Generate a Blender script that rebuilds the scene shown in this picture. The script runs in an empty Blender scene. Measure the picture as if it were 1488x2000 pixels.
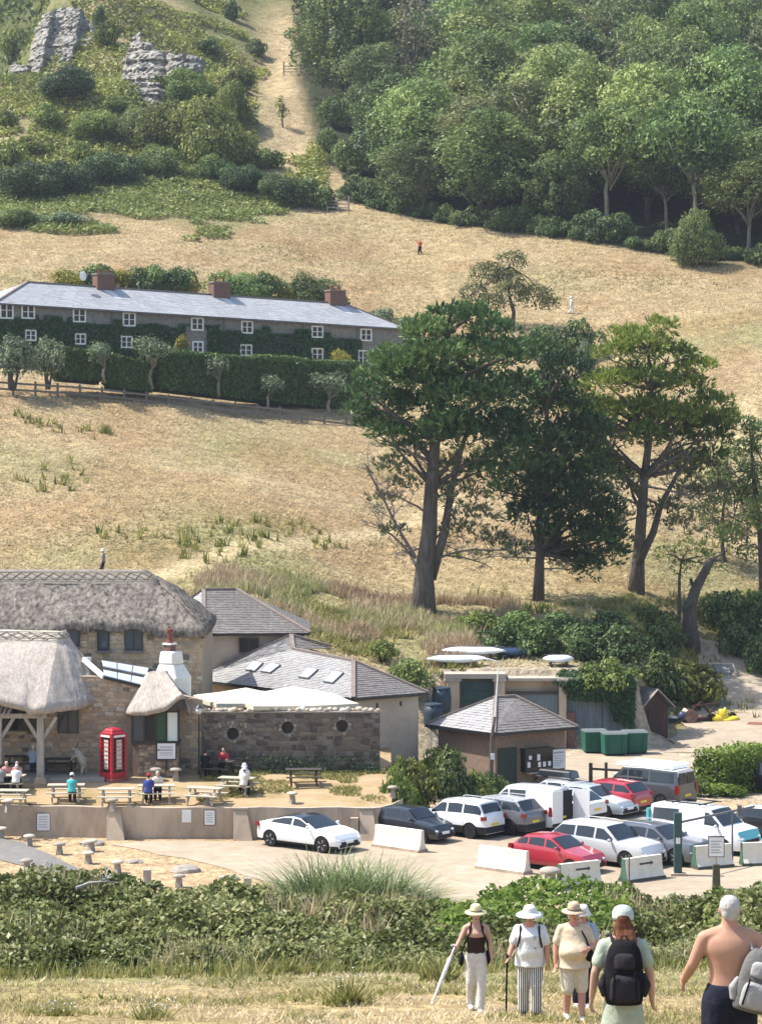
import bpy, math, random
import numpy as np
from mathutils import Vector, Matrix

# ---------------------------------------------------------------- camera, sky, sun, exposure
sc = bpy.context.scene
COL = sc.collection
F, CU, HV, CZ = 5000.0, 744.0, 848.0, 18.4      # focal length in photo pixels, centre column, horizon row, eye height above the car park
cam_data = bpy.data.cameras.new("camera")
cam = bpy.data.objects.new("camera", cam_data)
COL.objects.link(cam)
cam.location = (0, 0, CZ)
cam.rotation_euler = (math.radians(90), 0, 0)
cam_data.sensor_fit = 'VERTICAL'
cam_data.sensor_height = 36.0
cam_data.lens = F / 2000.0 * 36.0
cam_data.shift_y = -(1000.0 - HV) / 2000.0
cam_data.clip_start = 0.5
cam_data.clip_end = 3000
sc.camera = cam
SUN_EL, SUN_AZ = math.radians(56), math.atan2(0.14, -0.95)   # direction towards the sun in the x,y plane
to_sun = Vector((math.cos(SUN_EL) * math.cos(SUN_AZ), math.cos(SUN_EL) * math.sin(SUN_AZ), math.sin(SUN_EL)))
world = bpy.data.worlds.new("World")
sc.world = world
world.use_nodes = True
wn = world.node_tree
sky = wn.nodes.new('ShaderNodeTexSky')
sky.sky_type = 'NISHITA'
sky.sun_disc = False
sky.sun_elevation = SUN_EL
sky.sun_rotation = math.atan2(to_sun.x, to_sun.y)
sky.dust_density = 1.6
bg = wn.nodes['Background']
bg.inputs['Strength'].default_value = 0.15
wn.links.new(sky.outputs[0], bg.inputs['Color'])
sl = bpy.data.lights.new("sun", 'SUN')
sl.energy = 4.2
sl.angle = math.radians(0.53)
sl.color = (1.0, 0.955, 0.88)
sun = bpy.data.objects.new("sun", sl)
COL.objects.link(sun)
sun.rotation_euler = (-to_sun).to_track_quat('-Z', 'Y').to_euler()
sun.location = (-60, 40, 120)
vs = sc.view_settings
vs.view_transform = 'Standard'
vs.look = 'None'
vs.exposure = 1.0
vs.gamma = 1.0
sc.cycles.use_denoising = True
sc.cycles.max_bounces = 6
sc.cycles.diffuse_bounces = 3
sc.cycles.glossy_bounces = 3
sc.cycles.transmission_bounces = 4
sc.cycles.transparent_max_bounces = 8
sc.cycles.caustics_reflective = False
sc.cycles.caustics_refractive = False

# ---------------------------------------------------------------- helpers
def P(u, v, D):
 return Vector(((u - CU) / F * D, D, CZ - (v - HV) / F * D))
def X(u, D): return (u - CU) / F * D
def Zv(v, D): return CZ - (v - HV) / F * D
def G(u, v, z=0.0):                       # point on a level surface of height z
 D = (CZ - z) * F / (v - HV)
 return Vector(((u - CU) / F * D, D, z))

class MB:
 """collects polygons, becomes ONE mesh object"""
 def __init__(s):
  s.v = []; s.f = []; s.m = []; s.mi = 0
 def poly(s, pts, flip=False):
  b = len(s.v); s.v.extend([tuple(p) for p in pts])
  idx = list(range(b, b + len(pts)))
  s.f.append(idx[::-1] if flip else idx); s.m.append(s.mi)
 def box(s, x0, x1, y0, y1, z0, z1, mat=None, top=(1, 1), off=(0, 0)):
  cx, cy = (x0 + x1) / 2, (y0 + y1) / 2
  c = [(x0, y0, z0), (x1, y0, z0), (x1, y1, z0), (x0, y1, z0)]
  t = [(cx + (x - cx) * top[0] + off[0], cy + (y - cy) * top[1] + off[1], z1) for x, y, z in c]
  p = c + t
  if mat is not None: p = [tuple(mat @ Vector(q)) for q in p]
  b = len(s.v); s.v.extend(p)
  for q in ((3, 2, 1, 0), (4, 5, 6, 7), (0, 1, 5, 4), (1, 2, 6, 5), (2, 3, 7, 6), (3, 0, 4, 7)):
   s.f.append([b + i for i in q]); s.m.append(s.mi)
 def beam(s, a, b, w, h=None, up=Vector((0, 0, 1))):
  a = Vector(a); b = Vector(b); h = h or w
  d = (b - a); L = d.length
  if L < 1e-6: return
  d /= L
  r = d.cross(up)
  if r.length < 1e-4: r = d.cross(Vector((1, 0, 0)))
  r.normalize(); n = r.cross(d)
  m = Matrix(((r.x, d.x, n.x, a.x), (r.y, d.y, n.y, a.y), (r.z, d.z, n.z, a.z), (0, 0, 0, 1)))
  s.box(-w / 2, w / 2, 0, L, -h / 2, h / 2, m)
 def tube(s, pts, rad, n=8, cap=True):
  pts = [Vector(p) for p in pts]
  if not hasattr(rad, '__len__'): rad = [rad] * len(pts)
  rings = []
  ref = Vector((0.31, 0.95, 0.05))
  for i, p in enumerate(pts):
   d = (pts[min(i + 1, len(pts) - 1)] - pts[max(i - 1, 0)])
   d.normalize()
   r = d.cross(ref)
   if r.length < 1e-3: r = d.cross(Vector((1, 0, 0)))
   r.normalize(); q = r.cross(d)
   b = len(s.v)
   for k in range(n):
    a = 2 * math.pi * k / n
    s.v.append(tuple(p + (r * math.cos(a) + q * math.sin(a)) * rad[i]))
   rings.append(b)
  for i in range(len(rings) - 1):
   for k in range(n):
    k2 = (k + 1) % n
    s.f.append([rings[i] + k, rings[i + 1] + k, rings[i + 1] + k2, rings[i] + k2]); s.m.append(s.mi)
  if cap:
   s.f.append([rings[0] + k for k in range(n)]); s.m.append(s.mi)
   s.f.append([rings[-1] + k for k in range(n)][::-1]); s.m.append(s.mi)
 def lathe(s, prof, n=14, c=(0, 0, 0), axis='z', jit=0, rng=None):
  b = len(s.v)
  for r, z in prof:
   for k in range(n):
    a = 2 * math.pi * k / n
    rr = r * (1 + (rng.uniform(-jit, jit) if jit else 0))
    if axis == 'z': s.v.append((c[0] + rr * math.cos(a), c[1] + rr * math.sin(a), c[2] + z))
    else: s.v.append((c[0] + rr * math.cos(a), c[1] + z, c[2] + rr * math.sin(a)))
  for i in range(len(prof) - 1):
   for k in range(n):
    k2 = (k + 1) % n
    q = [b + i * n + k, b + i * n + k2, b + (i + 1) * n + k2, b + (i + 1) * n + k]
    s.f.append(q if axis == 'z' else q[::-1]); s.m.append(s.mi)
  lo = [b + k for k in range(n)][::-1]; hi = [b + (len(prof) - 1) * n + k for k in range(n)]
  for q in (lo, hi):
   s.f.append(q if axis == 'z' else q[::-1]); s.m.append(s.mi)
 def ell(s, c, r, nu=12, nv=8, rot=None):
  c = Vector(c); b = len(s.v)
  for j in range(nv + 1):
   t = math.pi * j / nv
   for k in range(nu):
    a = 2 * math.pi * k / nu
    p = Vector((r[0] * math.sin(t) * math.cos(a), r[1] * math.sin(t) * math.sin(a), r[2] * math.cos(t)))
    if rot: p = rot @ p
    s.v.append(tuple(c + p))
  for j in range(nv):
   for k in range(nu):
    k2 = (k + 1) % nu
    s.f.append([b + j * nu + k, b + (j + 1) * nu + k, b + (j + 1) * nu + k2, b + j * nu + k2]); s.m.append(s.mi)
 def prism(s, poly, d):
  """polygon extruded along vector d"""
  d = Vector(d); a = [Vector(p) for p in poly]; c = [p + d for p in a]; n = len(a)
  s.poly(a[::-1]); s.poly(c)
  for i in range(n):
   j = (i + 1) % n
   s.poly([a[i], a[j], c[j], c[i]])
 def mesh(s, name):
  me = bpy.data.meshes.new(name)
  me.from_pydata(s.v, [], s.f)
  if any(s.m): me.polygons.foreach_set('material_index', s.m)
  me.update()
  return me

def np_mesh(name, co, faces_n, loops, attr=None, smooth=False):
 """co (N,3), loops flat int array, faces all with faces_n corners"""
 me = bpy.data.meshes.new(name)
 nv = len(co); nl = len(loops); nf = nl // faces_n
 me.vertices.add(nv); me.vertices.foreach_set('co', np.ascontiguousarray(co, dtype=np.float32).ravel())
 me.loops.add(nl); me.loops.foreach_set('vertex_index', np.ascontiguousarray(loops, dtype=np.int32))
 me.polygons.add(nf)
 me.polygons.foreach_set('loop_start', np.arange(0, nl, faces_n, dtype=np.int32))
 me.polygons.foreach_set('loop_total', np.full(nf, faces_n, dtype=np.int32))
 if smooth: me.polygons.foreach_set('use_smooth', np.ones(nf, dtype=bool))
 me.update(calc_edges=True)
 if attr:
  for k, a in attr.items():
   if a.ndim == 1:
    at = me.attributes.new(k, 'FLOAT', 'POINT'); at.data.foreach_set('value', np.ascontiguousarray(a, dtype=np.float32))
   else:
    at = me.attributes.new(k, 'FLOAT_COLOR', 'POINT')
    c4 = np.ones((nv, 4), dtype=np.float32); c4[:, :3] = a
    at.data.foreach_set('color', c4.ravel())
 return me

def smooth(me, on=True):
 me.polygons.foreach_set('use_smooth', [on] * len(me.polygons)); return me
def fix_normals(me):
 import bmesh
 bm = bmesh.new(); bm.from_mesh(me); bmesh.ops.remove_doubles(bm, verts=bm.verts, dist=1e-4)
 bmesh.ops.recalc_face_normals(bm, faces=bm.faces); bm.to_mesh(me); bm.free(); return me

def local(o):
 return Matrix.Translation(o.location) @ o.rotation_euler.to_matrix().to_4x4() @ Matrix.Diagonal((*o.scale, 1))
def obj(name, me, mats=None, parent=None, world_space=False, loc=None, rotz=None):
 if isinstance(me, MB): me = me.mesh(name)
 if mats is not None and len(me.materials) == 0:
  for m in (mats if isinstance(mats, (list, tuple)) else [mats]): me.materials.append(m)
 o = bpy.data.objects.new(name, me)
 COL.objects.link(o)
 if loc is not None: o.location = loc
 if rotz is not None: o.rotation_euler = (0, 0, rotz)
 if parent is not None:
  o.parent = parent
  if world_space:
   m = local(parent)
   if parent.parent is not None: m = local(parent.parent) @ parent.matrix_parent_inverse @ m
   o.matrix_parent_inverse = m.inverted()
 return o
def tag(o, label, cat, group=None):
 o['label'] = label; o['category'] = cat
 if group: o['group'] = group
 return o
def thing(name, label, cat, loc=(0, 0, 0), rotz=0.0, group=None):
 o = bpy.data.objects.new(name, None)
 o.empty_display_size = 0.2
 COL.objects.link(o)
 o.location = loc; o.rotation_euler = (0, 0, rotz)
 return tag(o, label, cat, group)
def struct(o): o['kind'] = 'structure'; return o
def stuff(o, label=None, cat=None):
 o['kind'] = 'stuff'
 if label: o['label'] = label; o['category'] = cat
 return o
def kids(o): return [c for c in COL.objects if c.parent == o]
_children = {}
def dup(root, loc, rotz=0.0, label=None, group=None, scale=None):
 r = root.copy(); COL.objects.link(r)
 r.location = loc; r.rotation_euler = (0, 0, rotz)
 if scale is not None: r.scale = (scale,) * 3 if not hasattr(scale, '__len__') else scale
 if label: r['label'] = label
 if group: r['group'] = group
 for ch in root.children:
  c = ch.copy(); COL.objects.link(c); c.parent = r
  for g in ch.children:
   d = g.copy(); COL.objects.link(d); d.parent = c
 return r

# ---------------------------------------------------------------- materials
def srgb(r, g, b):
 f = lambda c: (c / 255 / 12.92) if c / 255 <= 0.04045 else ((c / 255 + 0.055) / 1.055) ** 2.4
 return (f(r), f(g), f(b))
MATS = {}
def mat(name, c1, c2=None, scale=4.0, rough=0.85, bump=0.0, bscale=None, stretch=(1, 1, 1), spec=0.25, metal=0.0, c3=None, detail=5.0,
  lo=0.35, hi=0.65, dist=0.02, coat=0.0, alpha=None, trans=0.0, coord='Object', big=0.0, bigscale=0.4):
 if name in MATS: return MATS[name]
 m = bpy.data.materials.new(name); m.use_nodes = True
 nt = m.node_tree; b = nt.nodes['Principled BSDF']
 b.inputs['Roughness'].default_value = rough
 b.inputs['Specular IOR Level'].default_value = spec
 b.inputs['Metallic'].default_value = metal
 b.inputs['Coat Weight'].default_value = coat
 b.inputs['Coat Roughness'].default_value = 0.05
 b.inputs['Transmission Weight'].default_value = trans
 b.inputs['Base Color'].default_value = (*c1, 1)
 if c2 is not None or bump:
  tc = nt.nodes.new('ShaderNodeTexCoord'); mp = nt.nodes.new('ShaderNodeMapping')
  mp.inputs['Scale'].default_value = stretch
  nt.links.new(tc.outputs[coord], mp.inputs['Vector'])
 if c2 is not None:
  nz = nt.nodes.new('ShaderNodeTexNoise'); nz.inputs['Scale'].default_value = scale; nz.inputs['Detail'].default_value = detail
  nz.inputs['Roughness'].default_value = 0.65
  nt.links.new(mp.outputs[0], nz.inputs['Vector'])
  rp = nt.nodes.new('ShaderNodeValToRGB')
  rp.color_ramp.elements[0].position = lo; rp.color_ramp.elements[1].position = hi
  rp.color_ramp.elements[0].color = (*c1, 1); rp.color_ramp.elements[1].color = (*c2, 1)
  if c3 is not None:
   e = rp.color_ramp.elements.new((lo + hi) / 2); e.color = (*c3, 1)
  nt.links.new(nz.outputs[0], rp.inputs[0])
  col = rp.outputs[0]
  if big:
   n2 = nt.nodes.new('ShaderNodeTexNoise'); n2.inputs['Scale'].default_value = bigscale; n2.inputs['Detail'].default_value = 4
   nt.links.new(mp.outputs[0], n2.inputs['Vector'])
   mr = nt.nodes.new('ShaderNodeMapRange'); mr.inputs[1].default_value = 0.3; mr.inputs[2].default_value = 0.7
   mr.inputs[3].default_value = 1 - big; mr.inputs[4].default_value = 1 + big
   nt.links.new(n2.outputs[0], mr.inputs[0])
   mx = nt.nodes.new('ShaderNodeVectorMath'); mx.operation = 'SCALE'
   nt.links.new(col, mx.inputs[0]); nt.links.new(mr.outputs[0], mx.inputs['Scale'])
   col = mx.outputs[0]
  nt.links.new(col, b.inputs['Base Color'])
 if bump:
  n3 = nt.nodes.new('ShaderNodeTexNoise'); n3.inputs['Scale'].default_value = bscale or scale * 3; n3.inputs['Detail'].default_value = 6
  nt.links.new(mp.outputs[0], n3.inputs['Vector'])
  bp = nt.nodes.new('ShaderNodeBump'); bp.inputs['Strength'].default_value = bump; bp.inputs['Distance'].default_value = dist
  nt.links.new(n3.outputs[0], bp.inputs['Height']); nt.links.new(bp.outputs[0], b.inputs['Normal'])
 MATS[name] = m
 return m

def leaf_mat(name, cols, rough=0.55, trans=0.3, objvar=0.25, tcol=None, spec=0.2):
 """cols: ramp colours driven by the per-leaf attribute 'var'; a random shift per plant"""
 if name in MATS: return MATS[name]
 m = bpy.data.materials.new(name); m.use_nodes = True
 nt = m.node_tree; b = nt.nodes['Principled BSDF']; out = nt.nodes['Material Output']
 at = nt.nodes.new('ShaderNodeAttribute'); at.attribute_name = 'var'
 rp = nt.nodes.new('ShaderNodeValToRGB')
 els = rp.color_ramp.elements
 els[0].color = (*cols[0], 1); els[1].color = (*cols[-1], 1)
 for i, c in enumerate(cols[1:-1]):
  e = els.new((i + 1) / (len(cols) - 1)); e.color = (*c, 1)
 nt.links.new(at.outputs['Fac'], rp.inputs[0])
 oi = nt.nodes.new('ShaderNodeObjectInfo')
 mr = nt.nodes.new('ShaderNodeMapRange'); mr.inputs[3].default_value = 1 - objvar; mr.inputs[4].default_value = 1 + objvar
 nt.links.new(oi.outputs['Random'], mr.inputs[0])
 mr2 = nt.nodes.new('ShaderNodeMapRange'); mr2.inputs[3].default_value = 0.5 - 0.10 * objvar; mr2.inputs[4].default_value = 0.5 + 0.05 * objvar
 fr = nt.nodes.new('ShaderNodeMath'); fr.operation = 'FRACT'
 ml = nt.nodes.new('ShaderNodeMath'); ml.operation = 'MULTIPLY'; ml.inputs[1].default_value = 7.31
 nt.links.new(oi.outputs['Random'], ml.inputs[0]); nt.links.new(ml.outputs[0], fr.inputs[0]); nt.links.new(fr.outputs[0], mr2.inputs[0])
 hs = nt.nodes.new('ShaderNodeHueSaturation')
 nt.links.new(mr2.outputs[0], hs.inputs['Hue']); nt.links.new(mr.outputs[0], hs.inputs['Value']); nt.links.new(rp.outputs[0], hs.inputs['Color'])
 nt.links.new(hs.outputs[0], b.inputs['Base Color'])
 b.inputs['Roughness'].default_value = rough; b.inputs['Specular IOR Level'].default_value = spec
 tr = nt.nodes.new('ShaderNodeBsdfTranslucent'); nt.links.new(hs.outputs[0], tr.inputs['Color'])
 mx = nt.nodes.new('ShaderNodeMixShader'); mx.inputs[0].default_value = trans
 nt.links.new(b.outputs[0], mx.inputs[1]); nt.links.new(tr.outputs[0], mx.inputs[2]); nt.links.new(mx.outputs[0], out.inputs['Surface'])
 MATS[name] = m
 return m

# ---------------------------------------------------------------- terrain
# heights along sight columns: (photo row, distance) pairs on the ground, 'z' pairs where the height is known directly
NEAR = [(-60, 17.6), (0, 16.8), (21, 12.83), (23.5, 12.35), (40, 9.28), (51, 7.65), (70, 4.3), (85, 1.6), (97, 0.0), (116, 0.0)]
def vz(v, D): return (D, Zv(v, D))
COLUMNS = {
 -700: [(130, 0.3), (135, 2.6), (140, 3.4), vz(1150, 165), vz(745, 208), (222, 25.0), (236, 26.0), vz(500, 268), vz(400, 298), vz(330, 318), vz(250, 335), (365, 60), (420, 56), (500, 128), (640, 150), (900, 150)],
 0: [(128, 0.3), (134, 2.6), (140, 3.6), vz(1142, 165), vz(772, 214), (222, 24.2), (238, 24.8), vz(505, 272), vz(400, 300), vz(300, 325), vz(165, 354), (372, 66), (410, 62), (500, 130), (640, 150), (900, 150)],
 110: [(128, 0.3), (134, 2.6), (140, 3.6), vz(1136, 165), vz(783, 215.5), (224, 24.2), (240, 24.8), vz(500, 273), vz(405, 300), vz(318, 323), vz(180, 348), vz(100, 362), vz(-15, 392), (415, 92), (460, 98), (640, 130), (900, 130)],
 250: [(128, 0.3), (134, 2.6), (140, 3.6), vz(1128, 165), vz(797, 218), (227, 23.9), (243, 24.6), vz(498, 275), vz(410, 301), vz(335, 320), vz(205, 343), vz(90, 364), vz(0, 388), vz(-60, 405), (460, 96), (900, 110)],
 500: [(130, 0.3), (135, 2.6), (141, 3.4), vz(1120, 165), vz(818, 222), (232, 22.6), (248, 24.2), vz(498, 281), vz(415, 305), vz(335, 325), vz(250, 346), vz(150, 371), vz(70, 395), vz(0, 418), vz(-60, 440), (500, 104), (900, 115)],
 744: [(130, 0.2), (136, 1.2), (142, 2.4), (152, 4.6), vz(1190, 165), vz(842, 227), vz(720, 246), vz(600, 266), vz(500, 292), vz(430, 305), vz(350, 329), vz(235, 352), vz(150, 374), vz(70, 396), vz(0, 418), vz(-60, 440), (500, 104), (900, 115)],
 862: [(132, 0.1), (143, 0.6), (147, 1.6), (151.5, 4.3), vz(1200, 165), vz(1040, 187), vz(850, 222), vz(720, 244), vz(600, 266), vz(490, 293), vz(455, 301), (340, 54), (380, 69), (420, 83), (460, 92), (900, 110)],
 876: [(150.2, 0.0), (151.4, 4.45), vz(1202, 165), vz(1040, 187), vz(850, 221), vz(720, 243), vz(600, 265), vz(490, 292), vz(458, 300), (340, 54), (380, 69), (420, 83), (460, 92), (900, 110)],
 1060: [(150.2, 0.0), (151.4, 4.45), vz(1190, 168), vz(1040, 188), vz(850, 218), vz(720, 243), vz(613, 262), vz(480, 290), (340, 54), (380, 69), (420, 83), (460, 91), (900, 110)],
 1235: [(150.2, 0.0), (151.4, 4.3), vz(1158, 175), vz(1020, 190), vz(850, 216), vz(700, 244), vz(613, 260), vz(508, 283), (340, 55), (380, 70), (420, 82), (460, 87), (900, 100)],
 1275: [(150.2, 0.0), (156, .5), (161, 3.4), vz(1158, 176), vz(1020, 190), vz(850, 216), vz(700, 244), vz(613, 260), vz(515, 282), (340, 55), (380, 70), (420, 82), (460, 87), (900, 100)],
 1380: [(150, 0.05), (158, 0.9), (166, 2.3), (173, 5.5), vz(1150, 180), vz(1020, 193), vz(850, 216), vz(700, 242), vz(613, 257), vz(530, 279), (340, 56), (380, 70), (420, 81), (460, 85), (900, 98)],
 1488: [(150, 0.1), (160, 1.3), (168, 2.6), (175, 5.5), vz(1150, 183), vz(1020, 194), vz(850, 215), vz(700, 240), vz(613, 254), vz(543, 277), (340, 56), (380, 69), (420, 80), (460, 83), (900, 96)],
 2200: [(150, 0.2), (160, 1.3), (168, 2.6), (175, 5.5), (183, 7.6), (194, 11.5), (215, 18.5), (240, 26), (254, 31), (277, 37), (340, 56), (380, 68), (420, 78), (460, 80), (900, 92)],
}
_us = np.array(sorted(COLUMNS)); _Dg = np.arange(-60, 901, 0.5)
_tab = []
for _u in _us:
 _p = NEAR + COLUMNS[int(_u)]
 _tab.append(np.interp(_Dg, [q[0] for q in _p], [q[1] for q in _p]))
_tab = np.array(_tab)
_sm = np.array([np.convolve(np.pad(r, 12, mode='edge'), np.hanning(25) / np.hanning(25).sum(), mode='valid') for r in _tab])
_w = np.clip((_Dg - 154) / 8, 0, 1) + np.clip((112 - _Dg) / 8, 0, 1)
_tab = _tab * (1 - _w) + _sm * _w
def vnoise(x, y, s, seed=0):
 """smooth value noise, vectorised"""
 x = np.asarray(x, float) / s + seed * 17.13; y = np.asarray(y, float) / s + seed * 5.7
 xi = np.floor(x); yi = np.floor(y); fx = x - xi; fy = y - yi
 fx = fx * fx * (3 - 2 * fx); fy = fy * fy * (3 - 2 * fy)
 def h(a, b):
  q = np.sin(a * 127.1 + b * 311.7 + seed * 74.7) * 43758.5453
  return q - np.floor(q)
 return (h(xi, yi) * (1 - fx) + h(xi + 1, yi) * fx) * (1 - fy) + (h(xi, yi + 1) * (1 - fx) + h(xi + 1, yi + 1) * fx) * fy
def H(x, y):
 x = np.asarray(x, float); y = np.asarray(y, float)
 u = CU + F * x / np.maximum(y, 40.0)
 u = np.clip(u, _us[0], _us[-1])
 i = np.clip(np.searchsorted(_us, u) - 1, 0, len(_us) - 2)
 t = (u - _us[i]) / (_us[i + 1] - _us[i])
 d = np.clip((y + 60) / 0.5, 0, len(_Dg) - 1.001); j = d.astype(int); s = d - j
 a = _tab[i, j] * (1 - s) + _tab[i, j + 1] * s
 b = _tab[i + 1, j] * (1 - s) + _tab[i + 1, j + 1] * s
 z = a * (1 - t) + b * t
 amp = np.clip((y - 158) / 30, 0, 1)
 z = z + amp * ((vnoise(x, y, 9, 1) - .5) * 0.7 + (vnoise(x, y, 3.1, 2) - .5) * 0.25)
 amp2 = np.clip((60 - y) / 20, 0, 1)
 z = z + amp2 * (vnoise(x, y, 2.3, 3) - .5) * 0.10
 hill = np.clip((y - 315) / 25, 0, 1) * np.clip((640 - u) / 120, 0, 1)
 z = z + hill * ((vnoise(x, y, 16, 4) - .5) * 5 + (vnoise(x, y, 6, 5) - .5) * 2.0)
 return z
def h1(x, y): return float(H(x, y))
def ground_hit(u, v, lo=150.0, hi=600.0):
 """first ground point along the sight line of a photo pixel"""
 D = np.arange(lo, hi, 0.25)
 x = (u - CU) / F * D; z = CZ - (v - HV) / F * D
 g = H(x, D)
 k = np.nonzero(g >= z)[0]
 k = int(k[0]) if len(k) else len(D) - 1
 return Vector((x[k], D[k], g[k]))
def A(r, g, b, k=0.5):
 c = srgb(r, g, b); return (c[0] * k, c[1] * k, c[2] * k)
rng = np.random.default_rng(7)
RND = random.Random(5)

# ---------------------------------------------------------------- the ground sheet
def terrain():
 xs = np.concatenate([np.arange(-420, -80, 12.0), np.arange(-80, -62, 3.0), np.arange(-62, 62, 1.0), np.arange(62, 82, 3.0), np.arange(82, 421, 12.0)])
 ys = np.concatenate([np.arange(-60, 30, 3.0), np.arange(30, 148, 1.0), np.arange(148, 156, 0.5), np.arange(156, 440, 1.35), np.arange(440, 905, 10.0)])
 gx, gy = np.meshgrid(xs, ys)
 gz = H(gx, gy)
 nx, ny = len(xs), len(ys)
 co = np.stack([gx.ravel(), gy.ravel(), gz.ravel()], 1)
 i = np.arange(nx - 1)[None, :] + nx * np.arange(ny - 1)[:, None]
 q = np.stack([i, i + 1, i + nx + 1, i + nx], -1).reshape(-1, 4)
 x, y = co[:, 0], co[:, 1]
 u = CU + F * x / np.maximum(y, 20)
 n1 = vnoise(x, y, 6, 11); n2 = vnoise(x, y, 2.2, 12); n3 = vnoise(x, y, 14, 13)
 m = np.clip(n1 * .5 + n2 * .3 + n3 * .4 - .1, 0, 1)[:, None]
 straw = np.array(A(214, 190, 150)); straw2 = np.array(A(190, 168, 126)); green = np.array(A(150, 156, 102)); dgreen = np.array(A(96, 116, 62))
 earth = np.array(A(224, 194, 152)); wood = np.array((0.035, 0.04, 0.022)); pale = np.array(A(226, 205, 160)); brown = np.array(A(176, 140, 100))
 c = straw * m + straw2 * (1 - m)
 def blend(c, col, w): return c * (1 - w[:, None]) + np.asarray(col) * w[:, None]
 def ss(a, b, t): t = np.clip((t - a) / (b - a), 0, 1); return t * t * (3 - 2 * t)
 fg = 1 - ss(60, 75, y)
 cf = np.array(A(212, 182, 140)) * m + np.array(A(186, 172, 118)) * (1 - m)
 c = c * (1 - fg[:, None]) + cf * fg[:, None]
 lowb = ss(44, 50, y) * (1 - ss(60, 100, y)) ; c = blend(c, green, lowb * .7)
 c = blend(c, earth, ss(92, 97, y) * (1 - ss(126, 130, y)))
 f = ss(150, 158, y) * (1 - ss(295, 310, y))
 c = blend(c, green, f * np.clip((n3 - .55) * 2.2, 0, .55))
 c = blend(c, brown, f * np.clip((n1 - .5) * 2.0, 0, .5))
 low = ss(148, 155, y) * (1 - ss(163, 178, y)) * ss(300, 500, u); c = blend(c, green, low * (0.25 + .5 * n1))
 py = 163 + (u - 250) * 0.041 + np.maximum(u - 560, 0) * .02
 c = blend(c, pale, np.exp(-((y - py) / 2.2) ** 2) * ((u > 150) & (u < 900)) * .8)
 c = blend(c, pale, np.exp(-((u - 1462 - 3 * np.sin(y / 6)) / 22) ** 2) * ss(196, 204, y) * (1 - ss(224, 238, y)) * .9)
 b = ss(291, 300, y + (n1 - .5) * 14) * ss(0, 1, (560 - u + (n3 - .5) * 160) / 120)
 c = blend(c, green * .8, b * .8)
 hill = ss(312, 322, y) * (1 - ss(560, 640, u))
 c = blend(c, dgreen * m[0] + green * .5, hill * (.55 + .4 * (n1 - .5)))
 c = blend(c, straw, hill * np.clip((n3 - .5) * 2.5, 0, .7))
 gap = ss(318, 326, y) * np.exp(-((u - 565) / 60) ** 2); c = blend(c, straw, gap * .9)
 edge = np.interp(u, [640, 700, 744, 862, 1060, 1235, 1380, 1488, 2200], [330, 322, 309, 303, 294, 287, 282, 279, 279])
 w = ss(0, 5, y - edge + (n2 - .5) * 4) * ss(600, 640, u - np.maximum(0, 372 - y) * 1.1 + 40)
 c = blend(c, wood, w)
 far = ss(400, 430, y); c = blend(c, dgreen * .8, far * .8)
 yard = ss(126, 130, y) * (1 - ss(150, 156, y)) ; c = blend(c, np.array(A(218, 200, 174)), yard * ss(800, 860, u))
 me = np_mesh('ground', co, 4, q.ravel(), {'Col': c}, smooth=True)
 m_ = bpy.data.materials.new('ground_turf'); m_.use_nodes = True
 nt = m_.node_tree; bs = nt.nodes['Principled BSDF']; bs.inputs['Roughness'].default_value = 1; bs.inputs['Specular IOR Level'].default_value = .05
 at = nt.nodes.new('ShaderNodeAttribute'); at.attribute_name = 'Col'
 tc = nt.nodes.new('ShaderNodeTexCoord')
 prev = at.outputs['Color']
 for s, lo, hi, st in ((0.9, .72, 1.28, (1, 1, 1)), (4.5, .7, 1.32, (1, .6, 1)), (22, .75, 1.25, (1, 1, 1))):
  mp = nt.nodes.new('ShaderNodeMapping'); mp.inputs['Scale'].default_value = st
  nt.links.new(tc.outputs['Object'], mp.inputs[0])
  nz = nt.nodes.new('ShaderNodeTexNoise'); nz.inputs['Scale'].default_value = s; nz.inputs['Detail'].default_value = 5
  nt.links.new(mp.outputs[0], nz.inputs['Vector'])
  mr = nt.nodes.new('ShaderNodeMapRange'); mr.inputs[1].default_value = .3; mr.inputs[2].default_value = .7; mr.inputs[3].default_value = lo; mr.inputs[4].default_value = hi
  nt.links.new(nz.outputs[0], mr.inputs[0])
  vm = nt.nodes.new('ShaderNodeVectorMath'); vm.operation = 'SCALE'
  nt.links.new(prev, vm.inputs[0]); nt.links.new(mr.outputs[0], vm.inputs['Scale']); prev = vm.outputs[0]
 nt.links.new(prev, bs.inputs['Base Color'])
 nz = nt.nodes.new('ShaderNodeTexNoise'); nz.inputs['Scale'].default_value = 3; nz.inputs['Detail'].default_value = 8
 nt.links.new(tc.outputs['Object'], nz.inputs['Vector'])
 bp = nt.nodes.new('ShaderNodeBump'); bp.inputs['Strength'].default_value = .9; bp.inputs['Distance'].default_value = .25
 nt.links.new(nz.outputs[0], bp.inputs['Height']); nt.links.new(bp.outputs[0], bs.inputs['Normal'])
 o = obj('ground', me, m_); struct(o)
 return o
terrain()

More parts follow.
